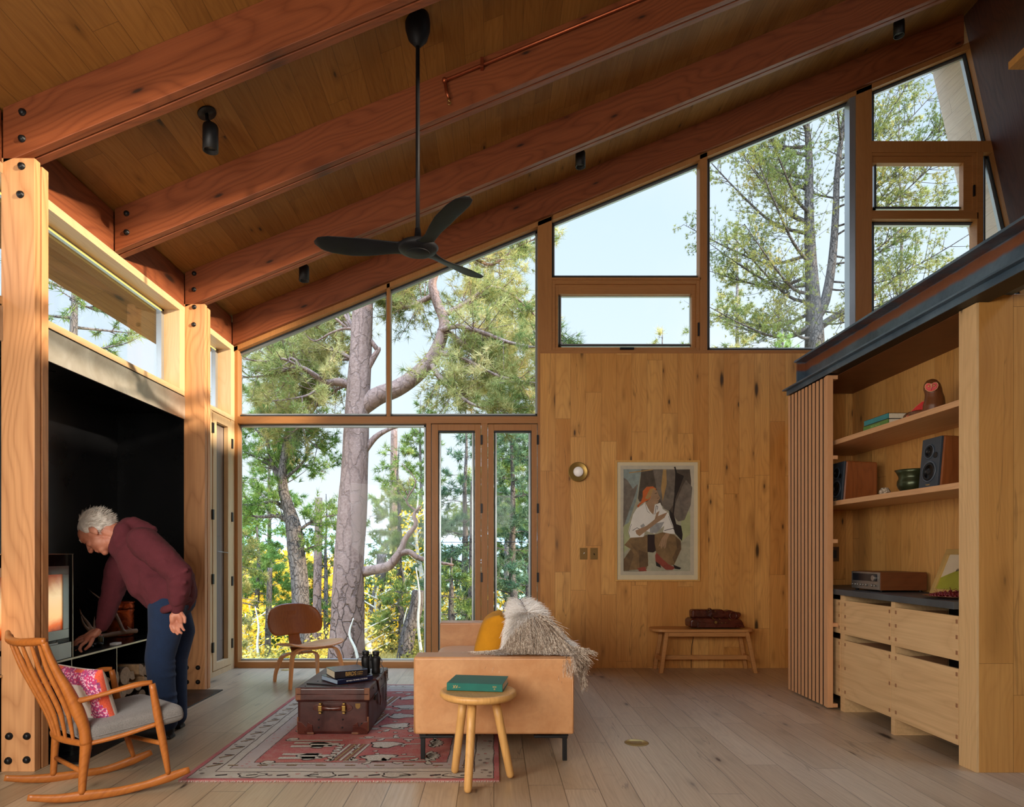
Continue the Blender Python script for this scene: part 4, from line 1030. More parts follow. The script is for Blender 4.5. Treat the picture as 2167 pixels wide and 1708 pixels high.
    m = MB(); strap(m, [(-1.30, 4.60, 0.3335), (-1.2, 4.57, 0.335), (-1.08, 4.53, 0.334), (-1.0, 4.535, 0.334)], (0, 0, 1), 0.008, 0.006); m.build('luggage_string', M['hinge'], t)
trunk()
book('navy_book', 'thin navy book beneath the black bird book on the old suitcase', [(-1.078, 4.56), (-0.868, 4.742), (-1.035, 4.905), (-1.245, 4.74)], 0.033, 0.3335, (M['booknavy'], plain('blue_page_edges', srgb(150,170,190), 0.7)), titles=[('BETWEEN THE RIVER & THE RIDGE', 0.150, 0.0165, 0.0125, M['white_ink'], 0.85)])
book('bird_book', 'thick black bird guide, upper book of the stack on the old suitcase', [(-1.106, 4.595), (-0.900, 4.713), (-1.022, 4.888), (-1.228, 4.772)], 0.050, 0.3672, (M['bookblack'], M['paper']), titles=[('BIRDS', 0.115, 0.025, 0.040, M['gold'], 0.75), ('of NORTH', 0.180, 0.033, 0.012, M['gold'], 0.8), ('AMERICA', 0.180, 0.019, 0.012, M['gold'], 0.8)])
def binoculars():
    t = thing('binoculars', 'black binoculars standing upright behind the books on the old suitcase', 'binoculars', (-0.93, 4.98, 0.3335))
    for i, (x, y) in enumerate(((-0.967, 5.0), (-0.888, 4.985))):
        m = MB(); m.lathe((x, y, 0.334), [(0.031, 0), (0.033, 0.01), (0.031, 0.035), (0.029, 0.05), (0.033, 0.075), (0.034, 0.11), (0.030, 0.125), (0.022, 0.13), (0.021, 0.136), (0.025, 0.14), (0.025, 0.165), (0.021, 0.168), (0.017, 0.162)], n=24)
        m.build('barrel', M['black'], t)
    m = MB(); m.box((-0.94, 4.98, 0.37), (-0.915, 5.005, 0.455)); m.cyl((-0.928, 4.99, 0.43), (-0.928, 4.99, 0.478), 0.012, n=14); m.build('bridge', M['black'], t, bevel=0.003)
    m = MB(); strap(m, [(-0.99, 4.99, 0.458), (-1.02, 4.985, 0.45), (-1.03, 4.97, 0.41), (-1.045, 4.96, 0.375), (-1.07, 4.955, 0.345), (-1.10, 4.96, 0.338)], (0, 1, 0), 0.012, 0.004); strap(m, [(-0.862, 4.985, 0.46), (-0.84, 4.97, 0.43), (-0.845, 4.96, 0.405), (-0.828, 4.955, 0.38), (-0.835, 4.95, 0.345), (-0.87, 4.95, 0.337)], (0, 1, 0), 0.012, 0.004)
    m.build('neck_strap', M['hinge'], t)
binoculars()

# ---- bent plywood chair by the window
def ply_chair():
    t = thing('plywood_chair', 'low bent-plywood lounge chair before the tall window', 'chair', (-1.80, 6.3625, 0), rz=math.radians(-48.2))
    Mi = Matrix.Translation((-1.80, 6.3625, 0))@Matrix.Rotation(math.radians(-48.2), 4, 'Z')
    q = lambda L: [Mi@Vector(p) for p in L]
    wx = (Mi.to_3x3()@Vector((1, 0, 0))); wy = (Mi.to_3x3()@Vector((0, 1, 0)))
    def legs(xf, xt, hw, z, nm):
        path = [(xf, -hw, 0), (xf*.97, -hw*.97, 0.08), (lerp(xf, xt, .6), -hw*.90, z*.62), (xt, -hw*.82, z*.86), (xt, -hw*.66, z*.97), (xt, -hw*.45, z), (xt, 0, z)]
        path = path+[(x, -y, zz) for x, y, zz in reversed(path[:-1])]
        P = q(path)
        half = len(path)//2
        m = MB(); strap(m, P[:half+1], wx, [0.036, 0.044, 0.056, 0.064, 0.066, 0.068, 0.07], 0.019, k=6); m.build('leg', M['ply_light'], t)
        m = MB(); strap(m, P[half:], wx, [0.07, 0.068, 0.066, 0.064, 0.056, 0.044, 0.036], 0.019, k=6); m.build('leg', M['ply_light'], t)
    legs(0.235, 0.185, 0.275, 0.345, 'front'); legs(-0.215, -0.16, 0.225, 0.262, 'rear')
    m = MB(); strap(m, q([(0.22, 0, 0.362), (0.10, 0, 0.345), (-0.02, 0, 0.310), (-0.13, 0, 0.278), (-0.20, 0, 0.29), (-0.255, 0, 0.36), (-0.285, 0, 0.45), (-0.315, 0, 0.56), (-0.34, 0, 0.66)]), wy, [0.15, 0.15, 0.15, 0.14, 0.13, 0.115, 0.105, 0.10, 0.09], 0.018, k=5); m.build('spine', M['walnut_ply'], t)
    # seat
    def sheet(fn, nu, nv, th, nm, mt):
        m = MB(); top = []; bot = []
        P = [[Vector(fn(-1+2*i/nu, -1+2*j/nv)) for j in range(nv+1)] for i in range(nu+1)]
        nr = [[None]*(nv+1) for _ in range(nu+1)]
        for i in range(nu+1):
            for j in range(nv+1):
                a = P[min(i+1, nu)][j]-P[max(i-1, 0)][j]; b_ = P[i][min(j+1, nv)]-P[i][max(j-1, 0)]; nr[i][j] = a.cross(b_).normalized()
        V = [Mi@P[i][j] for i in range(nu+1) for j in range(nv+1)]+[Mi@(P[i][j]-nr[i][j]*th) for i in range(nu+1) for j in range(nv+1)]
        K = (nu+1)*(nv+1); f = []; I = lambda i, j: i*(nv+1)+j
        for i in range(nu):
            for j in range(nv):
                f.append((I(i, j), I(i+1, j), I(i+1, j+1), I(i, j+1))); f.append((K+I(i, j), K+I(i, j+1), K+I(i+1, j+1), K+I(i+1, j)))
        for i in range(nu): f.append((I(i, 0), K+I(i, 0), K+I(i+1, 0), I(i+1, 0))); f.append((I(i, nv), I(i+1, nv), K+I(i+1, nv), K+I(i, nv)))
        for j in range(nv): f.append((I(0, j), I(0, j+1), K+I(0, j+1), K+I(0, j))); f.append((I(nu, j), K+I(nu, j), K+I(nu, j+1), I(nu, j+1)))
        m.add(V, f, 0, True); return m.build(nm, mt, t)
    def disc(a, b_, p=0.72):
        # square -> rounded square
        r = max(abs(a), abs(b_)); 
        if r < 1e-6: return 0, 0
        L_ = (abs(a)**2+abs(b_)**2)**0.5; ca, sa = a/L_, b_/L_; rs = (abs(ca)**4.5+abs(sa)**4.5)**(-1/4.5)
        return r*ca*rs, r*sa*rs
    def seat(a, b_):
        x, y = disc(a, b_); X = 0.025+0.275*x; Y = (0.265+0.035*x)*y
        return (X, Y, 0.368+0.035*x+0.030*y*y-0.018*(1-y*y)*math.cos(x*1.4)-0.035*max(0, x-0.6)**1.5*3)
    sheet(seat, 28, 28, 0.011, 'seat', M['ply_light'])
    def back(a, b_):
        x, y = disc(a, b_); Z = 0.572+0.148*x; wd = 0.285-0.030*x*x-0.022*(x if x > 0 else 0)
        return (-0.318-0.075*x*0.75+0.075*y*y+0.0, wd*y, Z+0.012*math.cos(y*2)*1)
    sheet(back, 24, 28, 0.010, 'backrest', M['walnut_ply'])
    m = MB()
    for x, y, z in ((0.12, -0.05, 0.334), (0.12, 0.05, 0.334), (0.0, -0.05, 0.30), (0.0, 0.05, 0.30), (-0.08, -0.04, 0.278)):
        m.ell(Mi@Vector((x, y, z-0.005)), 0.007, 0.007, 0.003, n=10, m=6)
    m.build('screws', M['hinge'], t)
ply_chair()

# ---- rocking chair
def ray_plane(u, v, P0, n):
    d = Vector(((u-CU)/F, 1, (CV-v)/F)); c = Vector((0, 0, CH)); return c+d*((P0-c).dot(n)/d.dot(n))
def rocker():
    NR, NF = Vector((-2.058, 3.30, 0)), Vector((-1.715, 3.485, 0)); FR, FF = Vector((-2.397, 3.60, 0)), Vector((-2.073, 3.804, 0))
    cen = (NR+NF+FR+FF)/4
    t = thing('rocking_chair', 'teak rocking chair with curved slatted back and grey seat pad', 'rocking chair', cen)
    nn = (NF-NR).cross(Vector((0, 0, 1))).normalized(); nf = (FF-FR).cross(Vector((0, 0, 1))).normalized()
    z = lambda x, y: (x*0.41467, 1000+y*0.41467)
    near = lambda L: [ray_plane(*z(*p), NR, nn) for p in L]
    far = lambda L: [ray_plane(*z(*p), FR, nf) for p in L]
    fwd = (NF-NR).normalized(); up = Vector((0, 0, 1)); lat = nn
    def mk(nm, P, r, k=6, sq=1.0, upv=None, n=12, flat=0):
        m = MB(); Q = crom(P, k); m.tube(Q, rad_list(r, len(Q)) if hasattr(r, '__len__') else r, n, sq=sq, up=upv); return m.build(nm, M['teak'], t)
    def zmin(P, zz):
        for p in P:
            if p.z < zz: p.z = zz
        return P
    # rockers (taller than thick)
    rn = zmin(near([(140,1661),(290,1664),(430,1650),(600,1628),(750,1592),(860,1556),(968,1516)]), 0.022)
    rf = zmin(far([(22,1560),(150,1564),(290,1557),(420,1548),(540,1516),(680,1468),(775,1426)]), 0.020)
    for P in (rn, rf): mk('rocker', P, [0.016, 0.021, 0.027, 0.023, 0.021, 0.026, 0.018], upv=lat, sq=0.58)
    for p in rn+rf: pass
    # legs
    mk('rear_leg', near([(418,1640),(424,1540),(436,1420),(440,1380)]), [0.017, 0.020, 0.026, 0.028])
    mk('rear_leg', far([(272,1545),(278,1440),(285,1330),(278,1290)]), [0.016, 0.018, 0.021, 0.020])
    mk('front_leg', near([(860,1540),(838,1410),(805,1240),(776,1078)]), [0.013, 0.019, 0.021, 0.016])
    mk('front_leg', far([(682,1450),(650,1350),(605,1170),(570,1008)]), [0.012, 0.017, 0.019, 0.015])
    # back posts (near plane / far plane)
    pn = near([(440,1385),(428,1300),(395,1215),(345,1110),(295,1025),(255,945),(225,868)])
    pf = far([(278,1290),(258,1225),(215,1150),(165,1065),(120,985),(80,905),(50,830)])
    mk('back_post', pn, [0.028, 0.026, 0.031, 0.026, 0.020, 0.017, 0.016]); mk('back_post', pf, [0.020, 0.020, 0.024, 0.021, 0.017, 0.015, 0.014])
    an = near([(778,1070),(700,1083),(600,1110),(500,1140),(395,1165),(360,1140)]); af = far([(572,1002),(520,1008),(440,1030),(360,1048),(290,1068),(215,1090)])
    for P in (an, af): mk('armrest', P, [0.015, 0.019, 0.016, 0.014, 0.020, 0.016], sq=0.8)
    # top rail, bowed backwards
    bow = -fwd*0.05
    A, B_ = pf[-1], pn[-1]
    tr = [A+(A-B_)*0.06+up*0.012, A.lerp(B_, .15)+bow*.5, A.lerp(B_, .35)+bow*.95-up*.010, A.lerp(B_, .65)+bow*.95-up*.010, A.lerp(B_, .88)+bow*.4, B_+(B_-A)*0.03+up*0.008]
    mk('top_rail', tr, [0.012, 0.017, 0.018, 0.018, 0.018, 0.014], sq=1.15)
    TR = crom(tr, 10)
    A2, B2 = far([(282,1305)])[0], near([(430,1385)])[0]
    sr = [A2, A2.lerp(B2, .25)+bow*.8, A2.lerp(B2, .5)+bow*1.1, A2.lerp(B2, .75)+bow*.8, B2]
    mk('seat_rail', sr, [0.016]*5, sq=1.0)
    SR = crom(sr, 10)
    for i in range(7):
        a = 0.14+0.72*i/6
        p0 = TR[int(a*(len(TR)-1))]; p1 = SR[int(a*(len(SR)-1))]
        P = []
        for s in (0, .2, .4, .6, .8, 1):
            post = pf[6-int(round(s*6))].lerp(pn[6-int(round(s*6))], a); base = pf[6].lerp(pn[6], a).lerp(pf[0].lerp(pn[0], a), s)
            P.append(p0.lerp(p1, s)+(post-base)*0.9*math.sin(math.pi*s)**0.5*(1 if 0 < s < 1 else 0))
        mk('spindle', P, [0.007, 0.010, 0.0125, 0.0125, 0.010, 0.008], sq=0.8, upv=lat)
    # seat frame rails and stretchers
    def zsec(P, z_): return P
    sfn = near([(440,1400),(620,1355),(815,1290)]); sff = far([(285,1318),(450,1262),(615,1215)])
    sfn = [p+up*.012 for p in sfn]; sff = [p+up*.012 for p in sff]; mk('side_rail', sfn, 0.012); mk('side_rail', sff, 0.013)
    mk('front_rail', [sff[-1], sff[-1].lerp(sfn[-1], .5), sfn[-1]], 0.014)
    mk('stretcher', [far([(283,1455)])[0], near([(424,1530)])[0]], 0.012, k=2); mk('stretcher', [far([(655,1345)])[0], near([(840,1385)])[0]], 0.012, k=2)
    # seat pad
    sp = [sfn[0]-up*0.002-fwd*.01, sfn[-1]+up*0.0+fwd*0.135, sff[-1]+up*0.0+fwd*0.115, sff[0]-up*0.002-fwd*.01]
    sp[0] += lat*0.00; c = sum(sp, Vector())/4+up*0.040
    ax = ((sp[1]+sp[2])-(sp[0]+sp[3]))/4; ay = ((sp[2]+sp[3])-(sp[0]+sp[1]))/4*1.02; az = ax.cross(ay).normalized()*0.054
    if az.z < 0: az = -az
    m = MB(); pad(m, c, ax, ay, az, 0.14, 0.26, n=64, m=22); m.build('seat_pad', M['grey_wool'], t)
    m = MB(); sg = lambda v, p: math.copysign(abs(v)**p, v)
    m.tube([c+ax*1.005*sg(math.cos(q), .18)+ay*1.005*sg(math.sin(q), .18)-az*0.12 for q in np.linspace(0, 2*math.pi, 90)], 0.0035, 6); m.build('pad_piping', M['grey_wool'], t)
    # patterned cushion leaning on the back
    t2 = thing('patterned_cushion', 'linen cushion with pink and orange scalloped pattern on the rocking chair', 'cushion', c+az)
    g = G('pink_orange_tufting'); P = g.obj(); vo = g.n('TexVoronoi'); g.inp(vo, 'Vector', P); g.inp(vo, 'Scale', 130)
    s_ = g.n('SeparateColor'); g.link(vo.outputs['Color'], s_.inputs[0])
    pk = g.mix(s_.outputs[0], srgb(206,52,104), srgb(120,72,120)); pk = g.mix(g.math('GREATER_THAN', s_.outputs[1], .72), pk, srgb(226,170,190))
    M['tuft'] = g.bsdf(pk, 0.95, bump=vo.outputs['Distance'], bstr=0.8, bdist=0.004)
    M['tuft_o'] = fabric('orange_tufting', srgb(206,70,44), srgb(232,104,70), 200)
    bc = pf[2].lerp(pn[2], .52)+fwd*0.115+up*0.02
    axp = (pn[0]-pf[0]).normalized(); axp = (axp*.93+fwd*.36).normalized()*0.20; upd = ((pn[6]-pn[1]).normalized()-fwd*0.05); upd = (upd-axp*upd.dot(axp)/axp.length_squared).normalized()*0.19; thk = axp.cross(upd).normalized()*0.055
    def mf(x, y, sgn):
        r = abs(math.sin(x*2.6)); 
        e_ = max(x, y*.9)+0.05*math.cos((x-y)*8)
        if sgn < 0: return 0
        return 2 if e_ > .90 else (1 if e_ > .52 else 0)
    m = MB(); pillow(m, bc, axp, upd, thk, n=36, pinch=0.08, mfun=mf); m.build('cushion_cover', [M['linen'], M['tuft'], M['tuft_o']], t2)
    return c, az
rocker()

# ---- bench with satchel
t = thing('oak_bench', 'small oak bench with splayed legs against the boarded wall', 'bench', (2.165, 6.94, 0))
def superq(cx, cy, hx, hy, p, n=40): return [(cx+hx*math.copysign(abs(math.cos(q))**p, math.cos(q)), cy+hy*math.copysign(abs(math.sin(q))**p, math.sin(q))) for q in [2*math.pi*k/n+0.001 for k in range(n)]]
pts = []
x0, x1, y0, y1, r = 1.640, 2.700, 6.79, 7.10, 0.12
for cx, cy, a0 in ((x1-r, y0+r, -90), (x1-r, y1-r, 0), (x0+r, y1-r, 90), (x0+r, y0+r, 180)):
    for k in range(7): q = math.radians(a0+15*k); pts.append((cx+r*math.cos(q), cy+r*math.sin(q), 0.424))
m = MB(); m.prism(pts, (0, 0, 0.028)); m.build('seat', M['bench'], t, bevel=0.004)
for sx, xb, xt in ((-1, 1.722, 1.785), (1, 2.695, 2.612)):
    for yb, yt in ((6.82, 6.832), (7.085, 7.055)):
        m = MB(); m.prism([(xb-0.019, yb-.019, 0), (xb+0.019, yb-.019, 0), (xb+0.019, yb+.019, 0), (xb-0.019, yb+.019, 0)], Vector((xt-xb, yt-yb, 0.424))); m.build('leg', M['bench'], t, bevel=0.003)
    xm = lerp(xb, xt, .33); m = MB(); m.box((xm-0.013, 6.845, 0.115), (xm+0.013, 7.07, 0.165)); m.build('side_stretcher', M['bench'], t, bevel=0.002)
m = MB(); m.box((1.80, 6.825, 0.375), (2.60, 6.845, 0.423)); m.build('apron', M['bench'], t, bevel=0.002)
m = MB(); m.box((1.745, 6.945, 0.118), (2.66, 6.967, 0.165)); m.build('stretcher', M['bench'], t, bevel=0.002)
def satchel():
    t = thing('leather_satchel', 'folded dark mahogany leather satchel lying on the oak bench', 'bag', (2.30, 6.93, 0.453))
    zz = lambda x, y: at(1370+x*0.11537, 1270+y*0.11537, 6.86)
    def outline(L, y0, y1, nm, mt, bev=0.012):
        m = MB(); m.prism([Vector((zz(*p).x, y0, max(zz(*p).z, 0.4535))) for p in L], (0, y1-y0, 0)); return m.build(nm, mt, t, bevel=bev, seg=3)
    outline([(770,500),(768,390),(800,340),(900,325),(1300,330),(1700,350),(1745,410),(1765,500)], 6.83, 7.03, 'bag_body', M['bag'], 0.018)
    outline([(890,500),(905,400),(1200,415),(1500,420),(1740,440),(1765,500)], 6.822, 6.835, 'front_pocket', M['bag'], 0.005)
    outline([(830,330),(826,215),(850,178),(1090,180),(1390,180),(1440,215),(1530,185),(1640,225),(1735,235),(1735,300),(1690,350)], 6.88, 6.99, 'folded_flap', M['bag'], 0.016)
    m = MB(); P = [zz(*p) for p in [(1110,300),(1095,200),(1130,155),(1165,165),(1180,230),(1150,300)]]; strap(m, [Vector((p.x, 6.862, p.z)) for p in P], (0, 1, 0), 0.03, 0.007); m.build('strap_loop', M['bag'], t)
    m = MB(); P = [zz(*p) for p in [(1160,250),(1260,260),(1400,275),(1490,255)]]; strap(m, [Vector((p.x, 6.866, p.z)) for p in P], (0, 0, 1), 0.022, 0.006); m.build('strap', M['bag'], t)
    m = MB(); c = zz(1575, 285); m.torus((c.x, 6.862, c.z), (0.1, -1, 0.1), 0.036, 0.008, mi=0); m.build('carrying_ring', M['bag'], t)
    m = MB()
    for p in ((1118,215),(1240,212),(825,378),(1520,262),(1412,408)): c = zz(*p); m.ell((c.x, 6.855 if p[1] < 300 else 6.82, c.z), 0.005, n=10, m=6)
    for a, b_ in (((1150,290),(1215,360)), ((1290,315),(1310,350)), ((1465,320),(1505,365)), ((1335,350),(1350,430))):
        pa, pb = zz(*a), zz(*b_); m.cyl((pa.x, 6.85, pa.z), (pb.x, 6.82, pb.z), 0.0022, n=6)
    c = zz(1228, 400); m.cyl((c.x, 6.81, c.z), (c.x, 6.82, c.z), 0.014, n=14); m.build('buckles', M['brass'], t)
    m = MB(); P = [(2.19, 7.108, 0.40), (2.17, 7.112, 0.34), (2.24, 7.113, 0.325), (2.30, 7.112, 0.345), (2.31, 7.108, 0.40)]
satchel()
t = thing('wall_socket', 'dark round wall socket with a hanging cable behind the bench', 'socket', (2.27, 7.11, 0.36))
m = MB(); m.lathe((2.27, 7.118, 0.385), [(0.045, 0), (0.045, 0.006), (0.034, 0.012), (0.03, 0.03), (0.001, 0.032)], (0, -1, 0), 24); m.build('socket_body', M['black'], t)
m = MB(); m.tube(crom([(2.235, 7.105, 0.37), (2.16, 7.108, 0.38), (2.14, 7.11, 0.30), (2.125, 7.112, 0.20), (2.122, 7.112, 0.03), (2.12, 7.105, 0.006)], 5), 0.003, 6); m.build('cable', M['black'], t)
# ================================================================ ceiling fan, spots, pipe
def fan():
    c = Vector((-0.4955, 4.31, 3.225)); X0, Y0 = c.x, c.y
    t = thing('ceiling_fan', 'black three-bladed ceiling fan hanging on a long rod', 'ceiling fan', (X0, Y0, zc(X0)))
    zt = zc(X0)
    m = MB(); m.lathe((X0, Y0, zt+0.02), [(0.075, 0), (0.082, -0.04), (0.080, -0.09), (0.062, -0.15), (0.03, -0.185), (0.018, -0.20)], n=36); m.build('canopy', M['fanblack'], t)
    m = MB(); m.cyl((X0, Y0, c.z+0.06), (X0, Y0, zt-0.16), 0.0135, n=16); m.build('rod', M['fanblack'], t)
    m = MB(); m.lathe(c, [(0.0, -0.030), (0.075, -0.030), (0.085, -0.026), (0.12, -0.014), (0.135, 0.008), (0.11, 0.030), (0.05, 0.055), (0.022, 0.075), (0.018, 0.13)], n=48); m.build('hub', M['fanblack'], t)
    m = MB(); m.lathe(c-Vector((0, 0, 0.0325)), [(0.0, 0), (0.078, 0), (0.080, 0.004)], n=48); m.build('hub_cap', M['fanblack'], t)
    for ang in (182, 302, 55):
        a = math.radians(ang); d = Vector((math.cos(a), math.sin(a), 0)); s = Vector((-math.sin(a), math.cos(a), 0)); up = Vector((0, 0, 1))
        rings = []
        for i in range(19):
            q = i/18; r = 0.07+0.60*q
            w = np.interp(q, [0, .12, .25, .45, .65, .85, .95, 1.0], [.075, .058, .060, .078, .086, .080, .058, .016])
            sweep = np.interp(q, [0, .2, .6, 1], [0, 0.0, -0.020, -0.012]); tilt = math.radians(np.interp(q, [0, .25, 1], [6, 20, 12])); rise = 0.004+0.03*q*q
            ce = c+d*r+s*sweep+up*rise; ax = s*math.cos(tilt)+up*math.sin(tilt); nn = d.cross(ax)
            th = np.interp(q, [0, .2, 1], [0.016, 0.009, 0.003])
            rings.append([ce+ax*w*math.cos(p)+nn*th*math.sin(p)*(1 if True else 0) for p in [2*math.pi*k/20 for k in range(20)]])
        m = MB(); m.loft(rings); m.build('blade', M['fanblack'], t)
fan()
def spot(X, Y, label, tall=0.17):
    z = zc(X); t = thing('ceiling_spotlight', label, 'ceiling light', (X, Y, z), 'black cylinder spotlights on the sloping ceiling')
    m = MB(); nrm = Vector((-0.381, 0, 0.925)); m.lathe(Vector((X, Y, z))-nrm*0.012, [(0.0, 0), (0.060, 0), (0.060, 0.012)], nrm, 28); m.build('canopy', M['black'], t)
    m = MB(); m.tube([(X, Y, z), (X+0.004, Y, z-0.05), (X+0.022, Y, z-0.065), (X+0.024, Y, z-0.09)], 0.012, 10); m.build('arm', M['black'], t)
    x = X+0.026; m = MB(); m.lathe((x, Y, z-0.085), [(0.0, 0.012), (0.030, 0.010), (0.044, 0.0), (0.049, -0.015), (0.049, -tall), (0.043, -tall), (0.040, -tall+0.03), (0.0, -tall+0.03)], n=28); m.build('lamp_housing', M['black'], t)
    m = MB(); m.lathe((x, Y, z-0.085-tall+0.022), [(0, 0), (0.034, 0), (0.036, 0.006)], n=20); m.build('lens', M['aluminium'] if False else plain('dark_lens', (.05,.05,.05), .3), t)
spot(-1.892, 4.357, 'black spotlight with round canopy nearest the rocking chair, lower left of the ceiling')
spot(-1.89, 6.5, 'small black spotlight above the bent-plywood chair, far left of the ceiling', 0.15)
spot(0.825, 6.5, 'small black spotlight above the tall window post, right of the fan', 0.15)
spot(3.955, 6.5, 'small black spotlight at the top right of the ceiling', 0.15)
def pipe():
    Y = 4.835; t = thing('sprinkler_pipe', 'thin copper sprinkler pipe clipped along the second ceiling beam', 'pipe', (-0.3, Y, 4.6))
    cop = plain('copper_pipe', srgb(150,78,48), 0.35, 0.8)
    pz = lambda x: zb(x)+0.235
    x0 = X_(941, Y)
    m = MB(); m.tube([(x0, Y, pz(x0)), (4.6, Y, pz(4.6))], 0.0115, 10); m.build('long_pipe', cop, t)
    m = MB(); m.tube([(x0, Y, pz(x0)), (x0+0.012, Y, pz(x0)-0.08), (x0+0.03, Y, pz(x0)-0.13)], 0.011, 10); m.build('drop_pipe', cop, t)
    m = MB(); m.ell((x0, Y, pz(x0)), 0.021, n=14, m=8); m.build('elbow', cop, t)
    m = MB(); m.tube([(x0+0.03, Y, pz(x0)-0.13), (x0+0.032, Y, pz(x0)-0.155)], 0.006, 8); m.torus((x0+0.033, Y, pz(x0)-0.165), (0, 1, 0), 0.012, 0.003, 16, 6); m.build('sprinkler_head', M['brass'], t)
    for x in (X_(1020, Y), 1.2, 2.6):
        m = MB(); m.box((x-0.012, Y-0.014, pz(x)-0.02), (x+0.012, 4.867, pz(x)+0.05)); m.build('pipe_clip', cop, t, bevel=0.002)
pipe()
# ================================================================ things on the boarded wall
t = thing('wall_sconce', 'round brass wall lamp with a white globe bulb', 'wall light', (X_(1222, YB), YB, Z_(1000, YB)))
c = Vector((X_(1222, YB), YB, Z_(1000, YB)))
m = MB(); m.lathe(c, [(0.045, 0.0), (0.055, -0.02), (0.102, -0.052), (0.104, -0.056), (0.098, -0.056), (0.05, -0.030), (0, -0.028)], (0, 1, 0), 40); m.build('brass_dish', M['brass'], t)
m = MB(); m.ell(c+Vector((0, -0.075, 0)), 0.053); g = G('opal_bulb'); m.build('globe_bulb', g.bsdf(srgb(232,226,218), 0.25, emit=(1, .95, .9), estr=0.12), t)
for u, lab, ang in ((1235, 'brass switch plate with a toggle, left of the pair by the wall lamp', .6), (1257, 'brass switch plate with a toggle, right of the pair beside the picture', 0)):
    c = Vector((X_(u, YB), YB, Z_(1172, YB)))
    t = thing('switch_plate', lab, 'light switch', c, 'brass switch plates')
    MB().box(c+Vector((-0.040, -0.005, -0.062)), c+Vector((0.040, 0, 0.062))).build('plate', M['brass_plate'], t, bevel=0.002)
    m = MB(); m.cyl(c+Vector((0, -0.006, 0)), c+Vector((0.010*ang, -0.024, 0.012 if ang else -0.012)), 0.006, 0.004, 10); m.build('toggle', M['white'] if ang else M['hinge'], t)
def picture():
    Yf = YB-0.002; P = lambda x, y: at(1280+x*0.16975, 960+y*0.16975, YB-0.012)
    t = thing('framed_picture', 'large framed portrait of a seated figure in a white shirt', 'picture', (X_(1390, YB), YB, Z_(1103, YB)))
    fo, fi = (120, 85, 1182, 1592), (150, 108, 1158, 1572)
    m = MB(); a, b_ = P(fo[0], fo[1]), P(fo[2], fo[3]); c, d = P(fi[0], fi[1]), P(fi[2], fi[3])
    m.box((a.x, Yf-0.026, c.z), (b_.x, Yf, a.z)); m.box((a.x, Yf-0.026, b_.z), (b_.x, Yf, d.z)); m.box((a.x, Yf-0.026, d.z), (c.x, Yf, c.z)); m.box((d.x, Yf-0.026, d.z), (b_.x, Yf, c.z))
    m.build('frame', wood('picture_frame_oak', srgb(206,156,80), srgb(222,176,104), ring=.1), t, bevel=0.001)
    mats = []; idx = {}
    def mt(name, rgb, var=0.22, sc_=14):
        g = G('print_'+name); Q = g.pos(); n = g.noise(Q, sc_, 5, 0.65, 0.5); cc = srgb(*rgb)
        mats.append(g.bsdf(g.mix(g.mr(n, .3, .7), tuple(x*(1-var) for x in cc), tuple(min(1, x*(1+var)) for x in cc)), 0.45, spec=0.4)); idx[name] = len(mats)-1
    for n_, c_, v_ in (('mount', (222,206,172), .03), ('paper', (196,186,166), .08), ('bg', (172,168,146), .18), ('bluegrey', (140,152,148), .25), ('green', (172,176,132), .12), ('dark', (84,74,64), .35), ('grey', (118,108,98), .3), ('black', (38,32,30), .3), ('skin', (168,134,104), .15), ('orange', (206,104,50), .2), ('ochre', (176,140,88), .15), ('shirt', (236,232,226), .05), ('shade', (160,160,160), .3), ('brown', (132,104,70), .25), ('brown2', (108,84,58), .3), ('red', (146,68,54), .25), ('cloak', (48,32,30), .2)): mt(n_, c_, v_)
    m = MB(); lay = [0]
    def poly(nm, pts, z=None):
        lay[0] += 1; y = YB-0.0125-lay[0]*0.00012
        m.add([(P(x, yy).x, y, P(x, yy).z) for x, yy in pts], [list(range(len(pts)))[::-1]], idx[nm])
    def line(nm, pts, w=5):
        for (xa, ya), (xb, yb) in zip(pts[:-1], pts[1:]):
            dx, dy = xb-xa, yb-ya; l = math.hypot(dx, dy) or 1; nx, ny = -dy/l*w/2, dx/l*w/2
            poly(nm, [(xa+nx, ya+ny), (xb+nx, yb+ny), (xb-nx, yb-ny), (xa-nx, ya-ny)]); lay[0] -= 1
        lay[0] += 1
    poly('mount', [(150,108),(1158,108),(1158,1572),(150,1572)])
    poly('paper', [(195,150),(1110,150),(1110,1515),(195,1515)])
    poly('bg', [(232,195),(1065,195),(1065,1465),(232,1465)])
    poly('bluegrey', [(232,195),(460,195),(430,330),(400,560),(330,760),(260,960),(232,1000)]); poly('green', [(232,900),(330,840),(420,1000),(300,1180),(232,1240)]); poly('green', [(950,840),(1030,700),(1066,760),(1066,1000),(950,1100)])
    poly('grey', [(235,300),(280,330),(350,440),(375,510),(360,560),(300,720),(240,900),(228,920)]); poly('grey', [(350,440),(405,380),(410,400),(375,520)])
    poly('dark', [(455,198),(1060,198),(1075,340),(1060,640),(1000,810),(920,845),(860,760),(700,640),(520,600),(430,600),(412,560),(440,330)])
    poly('grey', [(600,200),(870,200),(885,330),(850,640),(800,720),(730,680),(640,420)]); poly('grey', [(1010,330),(1090,420),(1070,640),(990,830),(910,845),(855,770),(880,620),(960,420)])
    poly('ochre', [(725,200),(765,200),(770,380),(720,600),(700,420)]) 
    line('black', [(870,165),(900,280),(870,560),(850,760)], 18); poly('black', [(880,230),(985,280),(960,350),(880,560),(865,480)])
    poly('black', [(800,700),(860,760),(890,880),(950,900),(970,1010),(960,1090),(880,1000),(820,900)])
    line('ochre', [(300,240),(600,200)], 12)
    # figure
    poly('orange', [(470,470),(520,415),(600,410),(640,440),(600,520),(560,570),(500,600),(440,640),(415,680),(400,650),(450,600),(470,540)])
